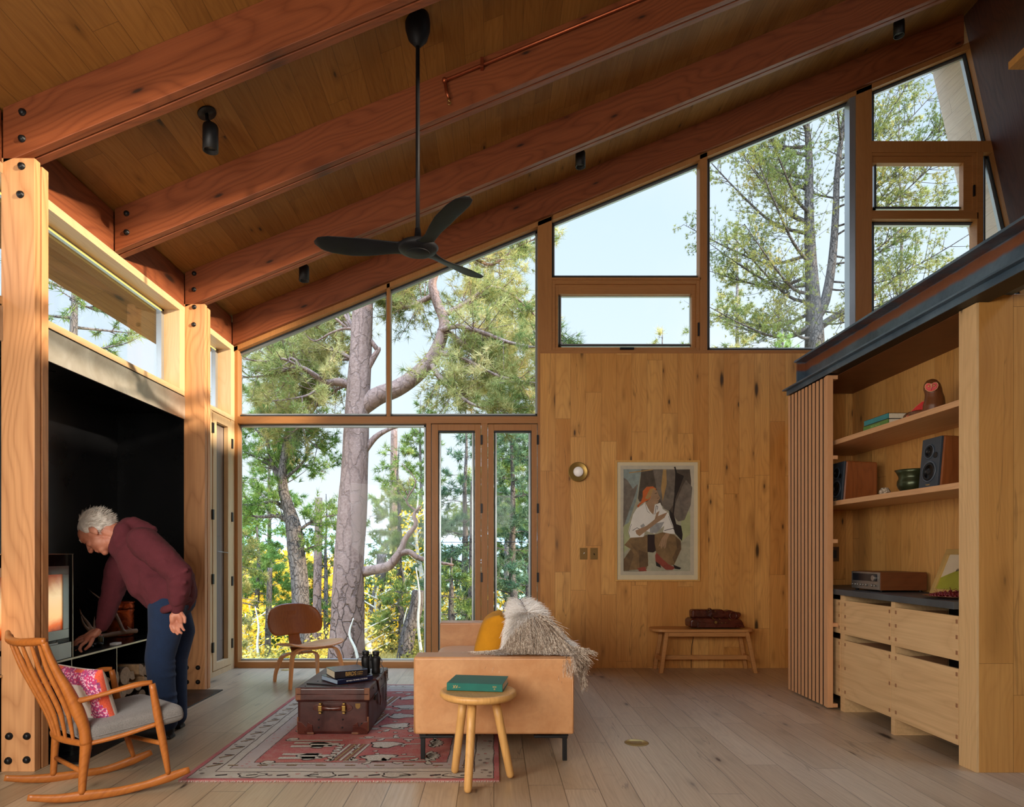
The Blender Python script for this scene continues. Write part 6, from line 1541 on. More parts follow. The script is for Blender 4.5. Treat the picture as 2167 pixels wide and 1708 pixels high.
    # hair
    m = MB(); Eh = lambda f, u_, w, a, c, d: m.ell(H(f, u_, w), a*s, c*s, d*s, R3, 22, 14)
    Eh(-.034, .030, 0, .095, .086, .092); Eh(-.070, -.005, 0, .062, .072, .060); Eh(-.078, -.030, 0, .042, .058, .040); Eh(-.02, .075, 0, .075, .066, .040)
    for w in (1, -1): Eh(-.006, .028, w*.058, .034, .026, .034); Eh(-.045, -.012, w*.066, .024, .018, .034)
    for k in range(26):
        a = rng.random()*6.28; f_ = -.11+.05*rng.random(); Eh(f_, -.04+.13*rng.random(), .055*math.cos(a), .020, .018, .018)
    o = m.build('hair', M['hair'], t); remesh(o, .005, 2, .4)
    V = []; Fc = []
    for k in range(2600):
        d = Vector(rng.normal(size=3)).normalized(); 
        if d.x > .25: continue
        c = H(-.034+d.x*.100, .030+d.z*.096, d.y*.090)
        if d.z < -.75: continue
        flow = (-fw*.7-up*.5+(fw*d.x+sd*d.y+up*d.z)*.45+Vector(rng.normal(size=3))*.25).normalized()
        pp = flow.cross(Vector(rng.normal(size=3))).normalized()*.0012; l = .022+.02*rng.random(); i = len(V)
        V += [c-pp, c+pp, c+flow*l*.5+pp*.8-(fw*0)+Vector((0, 0, -.001)), c+flow*l]; Fc.append((i, i+1, i+2, i+3))
    o = fast_mesh('hair_strands', np.array([list(v) for v in V]), Fc, M['hair'], t); o['kind'] = 'stuff'
    # jeans
    m = MB()
    chain(m, [pel+Vector((-.01, -.06, .0)), hipN+Vector((-.02,0,0)), A(350, 1335, 4.42), kneN, A(343, 1450, 4.43), ankN+Vector((0, 0, -.01))], [.118, .118, .105, .092, .083, .078], n=24)
    chain(m, [pel+Vector((-.01, .06, .0)), hipF+Vector((-.04,0,0)), A(380, 1335, 4.67), kneF, A(370, 1450, 4.69), ankF+Vector((0, 0, -.01))], [.115, .112, .102, .090, .080, .075], n=24)
    cap(m, pel+Vector((.0, -.05, -.02)), pel+Vector((.0, .06, -.02)), .118); cap(m, A(352, 1272, 4.47), A(352, 1272, 4.62), .105)
    for v in (1400, 1412, 1428, 1470, 1486, 1500): m.torus(A(342+(v-1400)*.05, v, 4.425), (0.05, 0, 1), .078, .010, 24, 6)
    o = m.build('jeans', M['denim'], t); remesh(o, .008, 5)
    # shoes
    for an in (ankN, ankF):
        m = MB(); chain(m, [Vector((an.x+.01, an.y, .055)), Vector((an.x-.10, an.y-.01, .045)), Vector((an.x-.19, an.y-.015, .038))], [.050, .046, .036]); m.box((an.x-.22, an.y-.045, .001), (an.x+.055, an.y+.035, .022))
        remesh(m.build('shoe', M['hinge'], t), .006, 4)
    # hoodie
    m = MB()
    chain(m, [A(272, 1152, 4.51), A(300, 1172, 4.52), A(326, 1202, 4.53), A(350, 1232, 4.54), A(362, 1258, 4.54)], [.125, .165, .178, .178, .160], n=28)
    chain(m, [A(290, 1196, 4.48), A(312, 1235, 4.48), A(335, 1262, 4.50)], [.115, .125, .105], n=24); chain(m, [A(290, 1196, 4.60), A(312, 1235, 4.60), A(335, 1262, 4.60)], [.115, .125, .105], n=24)
    chain(m, [A(320, 1160, 4.50), A(350, 1192, 4.52), A(376, 1230, 4.53), A(378, 1256, 4.54)], [.090, .105, .112, .118], n=24)
    chain(m, [shN, A(342, 1178, 4.31), elN], [.100, .094, .080], n=22); chain(m, [elN, A(380, 1250, 4.295), A(376, 1268, 4.30)], [.080, .070, .060], n=22)
    chain(m, [shF, A(254, 1200, 4.71), elF, A(230, 1284, 4.665), A(220, 1316, 4.63)], [.100, .090, .078, .066, .050], n=22)
    cap(m, A(376, 1232, 4.47), A(376, 1232, 4.60), .112); cap(m, A(378, 1250, 4.45), A(378, 1250, 4.62), .112)
    chain(m, [A(332, 1238, 4.45), A(348, 1258, 4.435), A(374, 1246, 4.44)], [.125, .132, .12], n=24)
    # hood and collar
    chain(m, [A(250, 1160, 4.44), A(252, 1140, 4.42), A(262, 1122, 4.44), A(272, 1112, 4.50), A(266, 1122, 4.60), A(256, 1145, 4.62)], [.038, .050, .058, .060, .054, .04], n=16)
    chain(m, [A(268, 1112, 4.46), A(285, 1108, 4.48), A(305, 1118, 4.50), A(322, 1122, 4.50)], [.040, .048, .050, .034], n=16); chain(m, [A(276, 1118, 4.56), A(300, 1124, 4.56), A(318, 1128, 4.54)], [.044, .048, .034], n=16)
    # folds
    for a, c, r in ((A(365, 1222, 4.225), A(395, 1205, 4.25), .016), (A(362, 1238, 4.235), A(392, 1232, 4.245), .016), (A(364, 1256, 4.245), A(390, 1256, 4.25), .015), (A(315, 1190, 4.35), A(350, 1215, 4.33), .018), (A(300, 1215, 4.36), A(330, 1250, 4.35), .018), (A(282, 1180, 4.38), A(300, 1225, 4.37), .016), (A(330, 1160, 4.25), A(350, 1192, 4.225), .014)): cap(m, a, c, r)
    o = m.build('hoodie', M['hoodie'], t); remesh(o, .0085, 6)
    tx = bpy.data.textures.new('cloth_folds', 'CLOUDS'); tx.noise_scale = .09
    for ob, st in ((o, .022),):
        dm = ob.modifiers.new('d', 'DISPLACE'); dm.texture = tx; dm.strength = st; dm.mid_level = .5
    m = MB(); chain(m, [A(376, 1270, 4.30), A(375, 1287, 4.308)], [.052, .043], n=22); remesh(m.build('cuff', M['hoodie'], t), .006, 2)
    m = MB(); chain(m, [A(220, 1316, 4.63), A(216, 1326, 4.622)], [.048, .040], n=22); remesh(m.build('cuff', M['hoodie'], t), .006, 2)
    m = MB(); hemP = [A(326, 1292, 4.54), A(350, 1290, 4.300), A(386, 1274, 4.33), A(404, 1262, 4.54), A(388, 1272, 4.69), A(350, 1288, 4.70), A(326, 1292, 4.54)]
    m.tube(crom(hemP, 8), .022, 10, sq=1.2); remesh(m.build('hem', M['hoodie'], t), .006, 3)
    m = MB(); m.tube(crom([A(306, 1240, 4.335), A(316, 1248, 4.325), A(330, 1250, 4.325), A(340, 1246, 4.335)], 5), .006, 8); m.build('pocket_edge', M['hoodie'], t)
person()
# ================================================================ outside
M['needle'] = leafmat('pine_needles', [srgb(44,64,34), srgb(84,106,54), srgb(132,144,74), srgb(196,184,100)], 1.6, .3)
M['needle_warm'] = leafmat('sunlit_pine_needles', [srgb(56,76,42), srgb(112,124,66), srgb(176,164,100), srgb(226,200,144)], 1.4, .35)
M['needle_green'] = leafmat('bright_pine_needles', [srgb(44,70,32), srgb(84,114,52), srgb(134,156,78), srgb(190,194,112)], 1.6, .35)
M['needle_blue'] = leafmat('blue_green_needles', [srgb(40,62,46), srgb(72,98,70), srgb(112,134,98), srgb(158,170,118)], 1.2, .25)
M['fir_light'] = leafmat('thin_fir_needles', [srgb(66,82,46), srgb(104,116,64), srgb(146,142,78), srgb(190,150,76)], .8, .35)
M['aspen'] = leafmat('yellow_aspen_leaves', [srgb(206,150,22), srgb(238,186,40), srgb(250,208,72), srgb(255,226,120)], 1.0, .5)
M['aspen_pale'] = leafmat('pale_yellow_leaves', [srgb(176,150,60), srgb(220,190,80), srgb(240,214,120), srgb(150,150,70)], 1.0, .5)
M['shrub'] = leafmat('olive_shrub_leaves', [srgb(84,92,50), srgb(128,124,62), srgb(176,152,70), srgb(200,170,84)], 1.5, .4)
M['bark_pine'] = barkmat('ponderosa_bark', srgb(112,88,76), srgb(152,126,112), srgb(60,48,44), 7.0, foot=True)
M['bark_grey'] = barkmat('grey_bark', srgb(92,82,76), srgb(128,116,108), srgb(56,48,46), 16.0)
M['bark_dark'] = barkmat('dark_bark', srgb(84,76,70), srgb(122,112,104), srgb(44,38,36), 16.0)
M['bark_fir'] = barkmat('fir_bark', srgb(74,68,62), srgb(104,96,88), srgb(48,42,40), 16.0)
M['aspen_bark'] = plain('white_aspen_bark', srgb(196,190,172), .8, scale=20)

def ground_z(x, y):
    z = -0.58-0.10*max(0, y-11)-0.002*max(0, y-14)**2*0.6
    z += -0.18*max(0, -x-2.0)*min(1, max(0, (y-8)/6)) + 0.10*max(0, x-1)
    z += 0.25*mnoise.noise(Vector((x*.25, y*.25, 0)))+0.05*mnoise.noise(Vector((x*1.4, y*1.4, 3)))
    return max(z, -14)
def ground():
    xs = np.concatenate([np.linspace(-45, -8, 34), np.linspace(-7.5, 8, 64), np.linspace(8.6, 34, 24)]); ys = np.concatenate([np.linspace(7.3, 20, 60), np.linspace(20.6, 70, 50)])
    V = [(x, y, ground_z(x, y)) for y in ys for x in xs]; n = len(xs); Fc = [(j*n+i, j*n+i+1, (j+1)*n+i+1, (j+1)*n+i) for j in range(len(ys)-1) for i in range(n-1)]
    g = G('dry_forest_floor'); P = g.pos(); n1 = g.noise(P, 1.6, 5, .65); n2 = g.noise(P, 26, 4, .7)
    col = g.mix(g.mr(n1, .35, .65), srgb(120,104,70), srgb(164,146,96)); col = g.mix(g.mr(n2, .4, .7), col, srgb(98,86,66)); col = g.mix(g.mr(g.noise(P, .8, 4), .55, .7), col, srgb(112,116,62))
    o = fast_mesh('ground_outside', V, Fc, g.bsdf(col, .95, bump=n2, bstr=.6, bdist=.03), smooth=True); o['kind'] = 'structure'
ground()
def hills():
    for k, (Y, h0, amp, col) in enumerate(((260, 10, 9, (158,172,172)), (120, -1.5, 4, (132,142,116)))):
        V = []; Fc = []; n = 90
        for i in range(n+1):
            x = -200+400*i/n if Y > 200 else -110+220*i/n
            h = h0+amp*mnoise.noise(Vector((x*.013, k*7, 0)))+amp*.3*mnoise.noise(Vector((x*.06, k*3, 1))) + (-x*.03 if Y > 200 else 0)
            for q, (dy, hh) in enumerate(((0, -30), (30, h*0.6-4), (45, h), (90, h-8))): V.append((x, Y+dy, hh))
        for i in range(n):
            for q in range(3): a = i*4+q; Fc.append((a, a+4, a+5, a+1))
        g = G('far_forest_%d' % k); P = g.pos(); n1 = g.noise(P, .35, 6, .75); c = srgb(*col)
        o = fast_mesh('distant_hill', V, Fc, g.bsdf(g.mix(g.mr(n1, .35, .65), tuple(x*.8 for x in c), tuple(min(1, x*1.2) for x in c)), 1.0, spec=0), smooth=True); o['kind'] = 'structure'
hills()

def unit(a): return a/np.maximum(np.linalg.norm(a, axis=-1, keepdims=True), 1e-9)
def needles(name, pos, ax, n, length, width, mat, parent, spread=.75, back=.35):
    pos = np.asarray(pos, float); ax = unit(np.asarray(ax, float)); N = len(pos)
    if N == 0: return
    R = rng.normal(size=(N, n, 3)); d = unit(ax[:, None, :]*(1-spread*.45)+unit(R)*spread)
    base = pos[:, None, :]-ax[:, None, :]*(rng.random((N, n, 1))*back*length)
    L_ = length*(.7+.5*rng.random((N, n, 1))); perp = unit(np.cross(d, rng.normal(size=(N, n, 3))))
    V = np.stack([base-perp*width/2, base+perp*width/2, base+d*L_], axis=2).reshape(-1, 3)
    Fc = np.arange(len(V)).reshape(-1, 3); o = fast_mesh(name, V, Fc, mat, parent); return o
def leaves(name, pos, n, spread, size, mat, parent):
    pos = np.asarray(pos, float); N = len(pos)
    if N == 0: return
    c = (pos[:, None, :]+rng.normal(size=(N, n, 3))*spread).reshape(-1, 3); K = len(c)
    a = unit(rng.normal(size=(K, 3))); b = unit(np.cross(a, rng.normal(size=(K, 3)))); s = size*(.6+.7*rng.random((K, 1)))
    V = np.stack([c-a*s, c+b*s*.6, c+a*s, c-b*s*.6], axis=1).reshape(-1, 3)
    return fast_mesh(name, V, np.arange(len(V)).reshape(-1, 4), mat, parent)

class Tree:
    def __init__(s, name, label, cat, loc, group=None):
        s.t = thing(name, label, cat, loc, group); s.mb = MB(); s.pos = []; s.ax = []
    def limb(s, P, r, n=8, k=4):
        Q = crom(P, k); m = len(Q); R = rad_list(r, m); s.mb.tube(Q, R, n); return Q, R
    def twiggy(s, Q, dens, ln, start=.25, droop=.05, up=.25, rr=.012, tufts=5, flat=1.0):
        """side shoots with tufts along a limb"""
        m = len(Q); total = sum((Q[i+1]-Q[i]).length for i in range(m-1)); cnt = max(1, int(total*dens))
        for _ in range(cnt):
            t = start+(1-start)*rng.random(); i = min(m-2, int(t*(m-1))); p = Q[i].lerp(Q[i+1], t*(m-1)-i); d = (Q[i+1]-Q[i]).normalized()
            rv = Vector(rng.normal(size=3)); rv.z *= .6*flat; rv = (rv-d*rv.dot(d)*.6).normalized()
            dd = (d*.55+rv*.9+Vector((0, 0, up*.6))).normalized(); l = ln*(.45+.75*rng.random())*(1.15-.5*t)
            pts = [p, p+dd*l*.4+Vector((0, 0, -droop*l*.2)), p+dd*l*.75+Vector((0, 0, up*l*.1)), p+dd*l+Vector((0, 0, up*l*.25))]
            Qs, _r = s.limb(pts, [rr, rr*.6, rr*.3], 5, 2)
            for j in range(tufts):
                q = .35+.65*(j+rng.random()*.5)/tufts; k = min(len(Qs)-2, int(q*(len(Qs)-1))); off = Vector(rng.normal(size=3))*l*.09*(1 if j else 0)
                s.pos.append(Qs[k].lerp(Qs[k+1], min(1, q*(len(Qs)-1)-k))+off); s.ax.append((dd+Vector(rng.normal(size=3))*.45+Vector((0, 0, .25))).normalized())
    def finish(s, bark, leaf, n=12, length=.13, width=.010, spread=.75, mode='needle', size=.03, lspread=.08):
        s.mb.build('trunk_and_branches', bark, s.t)
        if mode == 'needle': o = needles('needle_foliage', s.pos, s.ax, n, length, width, leaf, s.t, spread)
        else: o = leaves('leaf_foliage', s.pos, n, lspread, size, leaf, s.t)
        if o: o['kind'] = 'stuff'
        return s

# ---- the great ponderosa right outside
def ponderosa():
    Y = 10.6; A = lambda u, v, dy=0: at(u, v, Y+dy)
    T = Tree('ponderosa_pine', 'great old pine with a thick pinkish trunk and a sweeping side limb', 'tree', (X_(735, Y), Y, -.6))
    Q = crom([A(732,1470), A(733,1405), A(735,1300), A(738,1200), A(745,1080), A(752,960), A(757,850), A(762,760), A(767,660), A(770,580), A(772,480), A(775,360), A(778,240)], 6)
    R = rad_list([.31, .275, .262, .245, .225, .205, .19, .175, .16, .15, .13, .11, .08], len(Q))
    V = []
    rings = []
    for i, (p, r) in enumerate(zip(Q, R)):
        rg = []
        for k in range(40):
            a = 2*math.pi*k/40; w = 1+.07*mnoise.noise(Vector((math.cos(a)*2.2, math.sin(a)*2.2, p.z*1.3)))+.035*mnoise.noise(Vector((math.cos(a)*6, math.sin(a)*6, p.z*3)))+(0.35*max(0, .12-p.z)**2*(1+.6*math.sin(a*3)) if p.z < .12 else 0)
            rg.append(p+Vector((math.cos(a), math.sin(a), 0))*r*w)
        rings.append(rg)
    tr = MB(); tr.loft(rings); tr.build('trunk', M['bark_pine'], T.t)
    L = T.limb
    # sweeping right limb, up behind the window post
    Qa, _ = L([A(762,862), A(800,838), A(840,822), A(880,795), A(915,758), A(935,712), A(940,680), A(925,640), A(915,600), A(930,560), A(950,520,.3), A(960,470,.5)], [.16, .145, .135, .125, .115, .098, .084, .074, .066, .058, .05, .04], 14, 5)
    limbs = [
      [A(930,700), A(965,690,-.2), A(1010,702,-.4), A(1060,722,-.5), A(1110,730,-.6), A(1150,720,-.7)],
      [A(935,670), A(985,640,.3), A(1030,610,.5), A(1080,640,.7), A(1120,690,.8)],
      [A(912,770), A(930,800,-.3), A(960,830,-.5), A(1000,850,-.7), A(1050,850,-.8)],
      [A(925,745), A(980,760,-.3), A(1040,790,-.5), A(1110,800,-.7)],
      [A(925,620), A(885,640,.3), A(850,650,.4), A(830,615,.5), A(845,580,.5)],
      [A(915,590), A(880,565,.3), A(850,600,.2), A(820,640,.1)],
      [A(935,550), A(990,540,.4), A(1040,560,.6), A(1100,520,.6), A(1150,500,.5)],
      [A(945,700), A(985,730,-.2), A(1030,740,0), A(1075,770,0), A(1130,860,0)],
    ]
    jit = lambda P, a, b_, c: [P[0]]+[q+Vector((a, c, b_))*(i/(len(P)-1)) for i, q in enumerate(P[1:], 1)]
    for P in limbs+[jit(P, -.15, .42, 1.2) for P in limbs]+[jit(P, .2, -.32, -.9) for P in limbs[:5]]:
        Qb, _ = L(P, [.046, .036, .026, .018, .009], 8, 4); T.twiggy(Qb, 17, .66, .15, tufts=8, rr=.008)
    T.twiggy(Qa, 1.6, .6, .72, tufts=4)
    # stubs and snags
    L([A(768,958), A(795,925), A(825,908), A(852,902)], [.062, .048, .030, .012], 10, 4)
    L([A(770,790), A(785,765), A(800,742), A(803,735)], [.07, .058, .040, .022], 10, 4); L([A(800,742), A(770,705), A(735,695), A(700,705), A(665,722), A(640,700)], [.04, .028, .02, .014, .007], 8, 4)
    ql, _ = L([A(735,695), A(700,670), A(668,690), A(640,672), A(600,690), A(560,730)], [.022, .016, .012, .006], 7, 4); T.twiggy(ql, 7, .5, .2, tufts=6)
    # lower right crooked limb
    L([A(758,1212), A(790,1206), A(822,1198), A(838,1180), A(850,1160), A(858,1140), A(880,1110), A(876,1090), A(890,1070)], [.085, .08, .075, .068, .05, .044, .034, .03, .02], 10, 4)
    L([A(840,1172), A(865,1168), A(885,1180), A(915,1188), A(960,1196)], [.055, .046, .04, .034, .02], 10, 4)
    ql, _ = L([A(885,1085), A(860,1060), A(880,1020), A(850,980)], [.02, .016, .01, .006], 7, 4); T.twiggy(ql, 4, .5, .3, tufts=4)
    # left limbs
    left = [
      [A(742,815), A(715,808), A(690,810), A(660,790,-.2), A(635,778,-.3), A(600,785,-.4), A(560,795,-.5), A(505,800,-.6)],
      [A(640,780,-.3), A(600,760,-.5), A(560,765,-.6), A(515,760,-.7)],
      [A(745,760,.2), A(700,740,.4), A(650,745,.6), A(600,720,.7), A(545,735,.8)],
      [A(690,810), A(655,835,-.3), A(610,845,-.5), A(560,850,-.5)],
      [A(748,700,.2), A(710,640,.4), A(670,650,.5), A(620,680,.6)],
    ]
    for j, P in enumerate(left+[jit(P, .1, .35, 1.1) for P in left]+[jit(P, -.2, -.3, 1.6) for P in left]):
        Qb, _ = L(P, [.075, .062, .046, .032, .02, .01] if j == 0 else [.026, .02, .014, .007], 8, 4); T.twiggy(Qb, 16, .66, .12, tufts=8, rr=.008)
    T.finish(M['bark_pine'], M['needle_warm'], n=15, length=.15, width=.0085)
ponderosa()

# ---- twisted younger pine on the left
def left_pine():
    Y = 12.4; A = lambda u, v, dy=0: at(u, v, Y+dy)
    T = Tree('twisted_pine', 'twisted grey pine with bright green needles behind the plywood chair', 'tree', (X_(636, Y), Y, -.9))
    Q, _ = T.limb([A(640,1420), A(638,1330), A(634,1230), A(626,1160), A(622,1120), A(612,1080), A(600,1040), A(598,1000), A(604,950), A(612,880), A(606,800)], [.17, .165, .16, .16, .15, .115, .095, .085, .07, .05, .02], 14, 5)
    for P, r in (([A(620,1110), A(590,1092), A(555,1094), A(515,1090)], .06), ([A(612,1085), A(580,1062), A(545,1068), A(510,1068)], .05), ([A(600,1030), A(580,990), A(568,950), A(560,900), A(545,840)], .055), ([A(606,1010), A(635,985), A(650,960), A(640,930)], .035),
                 ([A(625,1130), A(650,1110), A(680,1095), A(715,1090)], .04), ([A(600,1000), A(560,980), A(525,960)], .03), ([A(606,940), A(640,900), A(670,860), A(690,830)], .035), ([A(612,880), A(580,860), A(540,850)], .03), ([A(630,1180), A(655,1160), A(690,1150)], .03), ([A(604,960), A(640,985,.4), A(690,1000,.6)], .03), ([A(608,900), A(650,930,-.5), A(690,960,-.6)], .03), ([A(565,930), A(530,900,.2), A(505,890,.3)], .025)):
        Qb, _ = T.limb(P, [r, r*.75, r*.5, r*.2], 9, 4); T.twiggy(Qb, 17, .6, .2, tufts=8, rr=.008)
    T.twiggy(Q, 6, .6, .62, tufts=6)
    T.finish(M['bark_dark'], M['needle_green'], n=13, length=.12, width=.011)
left_pine()

def conifer(name, label, u, Y, zt, bark, leaf, spreadw=1.6, z0=None, n=11, whorl=.42, droop=.25, length=.11, width=.010, dens=4.5, tr=.10, lean_=0.0, group=None, start=.22, tufts=5, up=.1, sparse=1.0):
    x = X_(u, Y); zg = ground_z(x, Y) if z0 is None else z0
    T = Tree(name, label, 'tree', (x, Y, zg), group)
    H = zt-zg; P = [Vector((x+lean_*q*H*.1+.08*mnoise.noise(Vector((u, q*4, 0))), Y+.08*mnoise.noise(Vector((u, q*4, 5))), zg-.1+(H+.1)*q)) for q in np.linspace(0, 1, 7)]
    Q, R = T.limb(P, [tr, tr*.9, tr*.75, tr*.55, tr*.35, tr*.12], 10, 4)
    zz = zg+H*start; k = 0
    while zz < zt-.15:
        q = (zz-zg)/H; i = min(len(Q)-2, int(q*(len(Q)-1))); c = Q[i].lerp(Q[i+1], q*(len(Q)-1)-i)
        for b in range(int(3+3*rng.random())):
            a = rng.random()*6.28; l = spreadw*(1.02-q)**.75*(.6+.6*rng.random())*(1 if q > start+.08 else .7)
            d = Vector((math.cos(a), math.sin(a), 0)); s_ = droop*(1-q)*l
            Pb = [c, c+d*l*.35+Vector((0, 0, up*l-.05*s_)), c+d*l*.7+Vector((0, 0, up*l-.5*s_)), c+d*l+Vector((0, 0, up*l-s_*.8))]
            Qb, _ = T.limb(Pb, [tr*.22*(1.1-q), tr*.12*(1.1-q), .004], 5, 2)
            if rng.random() < sparse: T.twiggy(Qb, dens, .42, .2, tufts=tufts, rr=.006, up=up)
        zz += whorl*(.7+.6*rng.random()); k += 1
    T.finish(bark, leaf, n, length, width); return T

# ---- big open fir seen through the right-hand windows
def open_fir():
    Y = 15.0; A = lambda u, v, dy=0: at(u, v, Y+dy)
    T = Tree('open_fir', 'tall open-branched fir with twin stems beyond the right windows', 'tree', (X_(1722, Y), Y, ground_z(X_(1722, Y), Y)))
    S1, _ = T.limb([A(1735,1300), A(1728,1000), A(1724,740), A(1722,660), A(1716,560), A(1712,450), A(1712,330), A(1706,240), A(1704,140)], [.26, .24, .21, .17, .13, .10, .075, .05, .02], 14, 5)
    S2, _ = T.limb([A(1722,680), A(1745,640), A(1760,560), A(1768,460), A(1772,360), A(1785,260), A(1795,170), A(1800,90)], [.12, .11, .09, .075, .06, .045, .03, .01], 10, 5)
    S3, _ = T.limb([A(1724,700), A(1775,665), A(1830,640), A(1880,600), A(1930,560)], [.09, .075, .05, .03, .012], 9, 4)
    br = []
    for v0, dx, dy in ((720,-150,-45),(700,-190,-70),(690,-210,-20),(665,-220,-60),(650,-190,-130),(625,-200,-90),(600,-210,-150),(580,-180,-70),(560,-190,-170),(540,-200,-110),(515,-190,-190),(490,-180,-120),(470,-170,-190),(440,-160,-130),(410,-150,-170),(380,-130,-150),(350,-120,-150),(320,-100,-140),(290,-80,-120),(260,-60,-110),(230,-50,-80)):
        br.append((S1, v0, dx, dy))
    for v0, dx, dy in ((620,150,-60),(590,230,-70),(560,220,-150),(530,250,-110),(500,220,-180),(470,210,-150),(440,190,-190),(410,200,-130),(380,170,-170),(350,160,-150),(320,150,-160),(290,130,-150),(260,110,-140),(230,100,-120),(200,80,-100),(170,60,-80),(690,120,-20),(660,170,-30),(300,-90,-110),(420,-110,-150)):
        br.append((S2, v0, dx, dy))
    for S_, v0, dx, dy in br:
        v0 += (rng.random()-.5)*26; dy *= .7+.6*rng.random(); dx *= .75+.5*rng.random()
        p = min(S_, key=lambda q: abs(CV-(q.z-CH)*F/q.y-v0)); k = Y/F; dep = (rng.random()-.5)*3.2
        ex = Vector((dx*k, dep, -dy*k)); P = [p, p+ex*.3+Vector((0, 0, -abs(ex.x)*.16)), p+ex*.62+Vector((0, 0, -abs(ex.x)*.12)), p+ex]
        Qb, _ = T.limb(P, [.045, .032, .02, .006] if S_ is S1 else [.024, .018, .012, .005], 7, 4); T.twiggy(Qb, 13, .95, .10, tufts=10, rr=.007, up=.35, droop=.0)
    T.twiggy(S1, 4, .8, .75, tufts=5); T.twiggy(S2, 4, .8, .6, tufts=5); T.twiggy(S3, 6, .9, .3, tufts=6)
    T.finish(M['bark_fir'], M['fir_light'], n=12, length=.075, width=.011, spread=.95)
open_fir()
conifer('young_spruce', 'dense dark green young spruce top at the foot of the open fir', 1655, 12.5, 5.45, M['bark_dark'], M['needle_green'], 1.0, z0=1.5, n=16, whorl=.22, tufts=7, dens=8, start=.1)
conifer('sunlit_pine', 'golden sunlit pine behind the open fir, right windows', 1560, 22, 12.2, M['bark_grey'], M['needle_warm'], 2.6, z0=-2, n=12, length=.22, width=.02, tr=.14, whorl=.6, up=.3)
conifer('sunlit_pine', 'small sunlit pine crown just above the boarded wall', 1402, 24, 9.3, M['bark_grey'], M['needle_warm'], 1.4, z0=1, n=12, length=.24, width=.02, tr=.12, whorl=.5, up=.3, start=.3)
conifer('sunlit_pine', 'slender pine beside the small crown above the boarded wall', 1462, 26, 10.0, M['bark_grey'], M['fir_light'], 1.2, z0=1, n=9, length=.22, width=.02, tr=.1, whorl=.5, up=.3, start=.3)
conifer('sunlit_pine', 'low yellow-green pine behind the open fir at the wall edge', 1640, 26, 9.5, M['bark_grey'], M['needle_warm'], 2.4, z0=0, n=10, length=.24, width=.022, tr=.12, whorl=.6, up=.3)
conifer('gold_crown_tree', 'tree with golden leaf tips beside the leaning gable end', 1905, 19, 15.0, M['bark_grey'], M['needle_warm'], 2.2, z0=2, n=7, length=.13, width=.03, tr=.07, whorl=.6, up=.5, start=.45, dens=3)
# ---- pines behind the doors and between the trunks
specs = [
 ('middle_pine', 'dense dark pine seen through the right-hand glass door', 1085, 13.5, 4.6, M['bark_dark'], M['needle_blue'], 1.3, 9.5),
 ('middle_pine', 'bluish green pine seen through the left-hand glass door', 985, 14.5, 4.4, M['bark_dark'], M['needle_blue'], 1.4, 8),
 ('middle_pine', 'olive green pine between the great trunk and the glass doors', 845, 16.0, 3.9, M['bark_dark'], M['needle'], 1.6, 7),
 ('middle_pine', 'warm green pine just right of the great trunk', 890, 19.0, 5.6, M['bark_grey'], M['needle'], 1.7, 7),
 ('middle_pine', 'tall pine rising above the transom right of the big limb', 1040, 18.0, 7.4, M['bark_grey'], M['needle'], 2.0, 7),
 ('middle_pine', 'tall pine behind the upper middle window by the post', 1120, 21.0, 7.0, M['bark_grey'], M['needle_blue'], 2.0, 6),
 ('middle_pine', 'slim pine between the twisted pine and the great trunk', 690, 20.0, 3.0, M['bark_grey'], M['needle'], 1.3, 7),
 ('middle_pine', 'low bushy pine at the left edge of the tall window', 545, 17.0, 2.6, M['bark_dark'], M['needle_green'], 1.6, 8),
 ('middle_pine', 'green pine crown over the left end of the transom', 570, 19.0, 5.9, M['bark_grey'], M['needle_green'], 2.0, 7),
 ('middle_pine', 'pine outside the narrow high window by the side door', 470, 13.0, 4.6, M['bark_grey'], M['needle_warm'], 1.2, 7),
 ('middle_pine', 'small pine below the crooked lower limb', 850, 12.8, .95, M['bark_dark'], M['needle'], .8, 9),
 ('middle_pine', 'small spruce at the right foot of the glass doors', 1120, 12.2, 1.4, M['bark_dark'], M['needle_blue'], .8, 9),
 ('middle_pine', 'shrubby pine low in the left-hand glass door', 955, 12.0, 1.15, M['bark_dark'], M['needle'], .9, 9),
]
for nm, lab, u, Y, zt, bk, lf, sw, dn in specs:
    conifer(nm, lab, u, Y, zt, bk, lf, sw, n=12, dens=dn*1.0, length=.085+.0042*Y, width=.006+.0006*Y, group='pines behind the house', start=.12, whorl=.33, tr=.09, tufts=6)
# side tree outside the high left window
conifer('side_pine', 'pine outside the long high window over the fireplace', 270, 9.0, 3.35, M['bark_grey'], M['needle'], .9, z0=-.5, n=12, tr=.07, start=.5, dens=8) if False else None
T = Tree('side_pine', 'pine seen through the long high window over the fireplace', 'tree', (-7.4, 11.5, -1))
Q, _ = T.limb([(-7.4, 11.5, -1), (-7.4, 11.5, 2), (-7.3, 11.5, 5.2), (-7.25, 11.5, 6.8)], [.12, .09, .06, .02], 10, 4)
for k in range(26):
    zq = 2.6+k*.16; a = k*2.4; p = Vector((-7.35, 11.5, zq)); d = Vector((math.cos(a), math.sin(a), .1)); l = 1.5*(1-.6*(k/26))
    Qb, _ = T.limb([p, p+d*l*.5, p+d*l], [.03, .02, .006], 6, 3); T.twiggy(Qb, 6, .5, .2, tufts=6)
T.finish(M['bark_grey'], M['needle'], n=13, length=.15, width=.012)
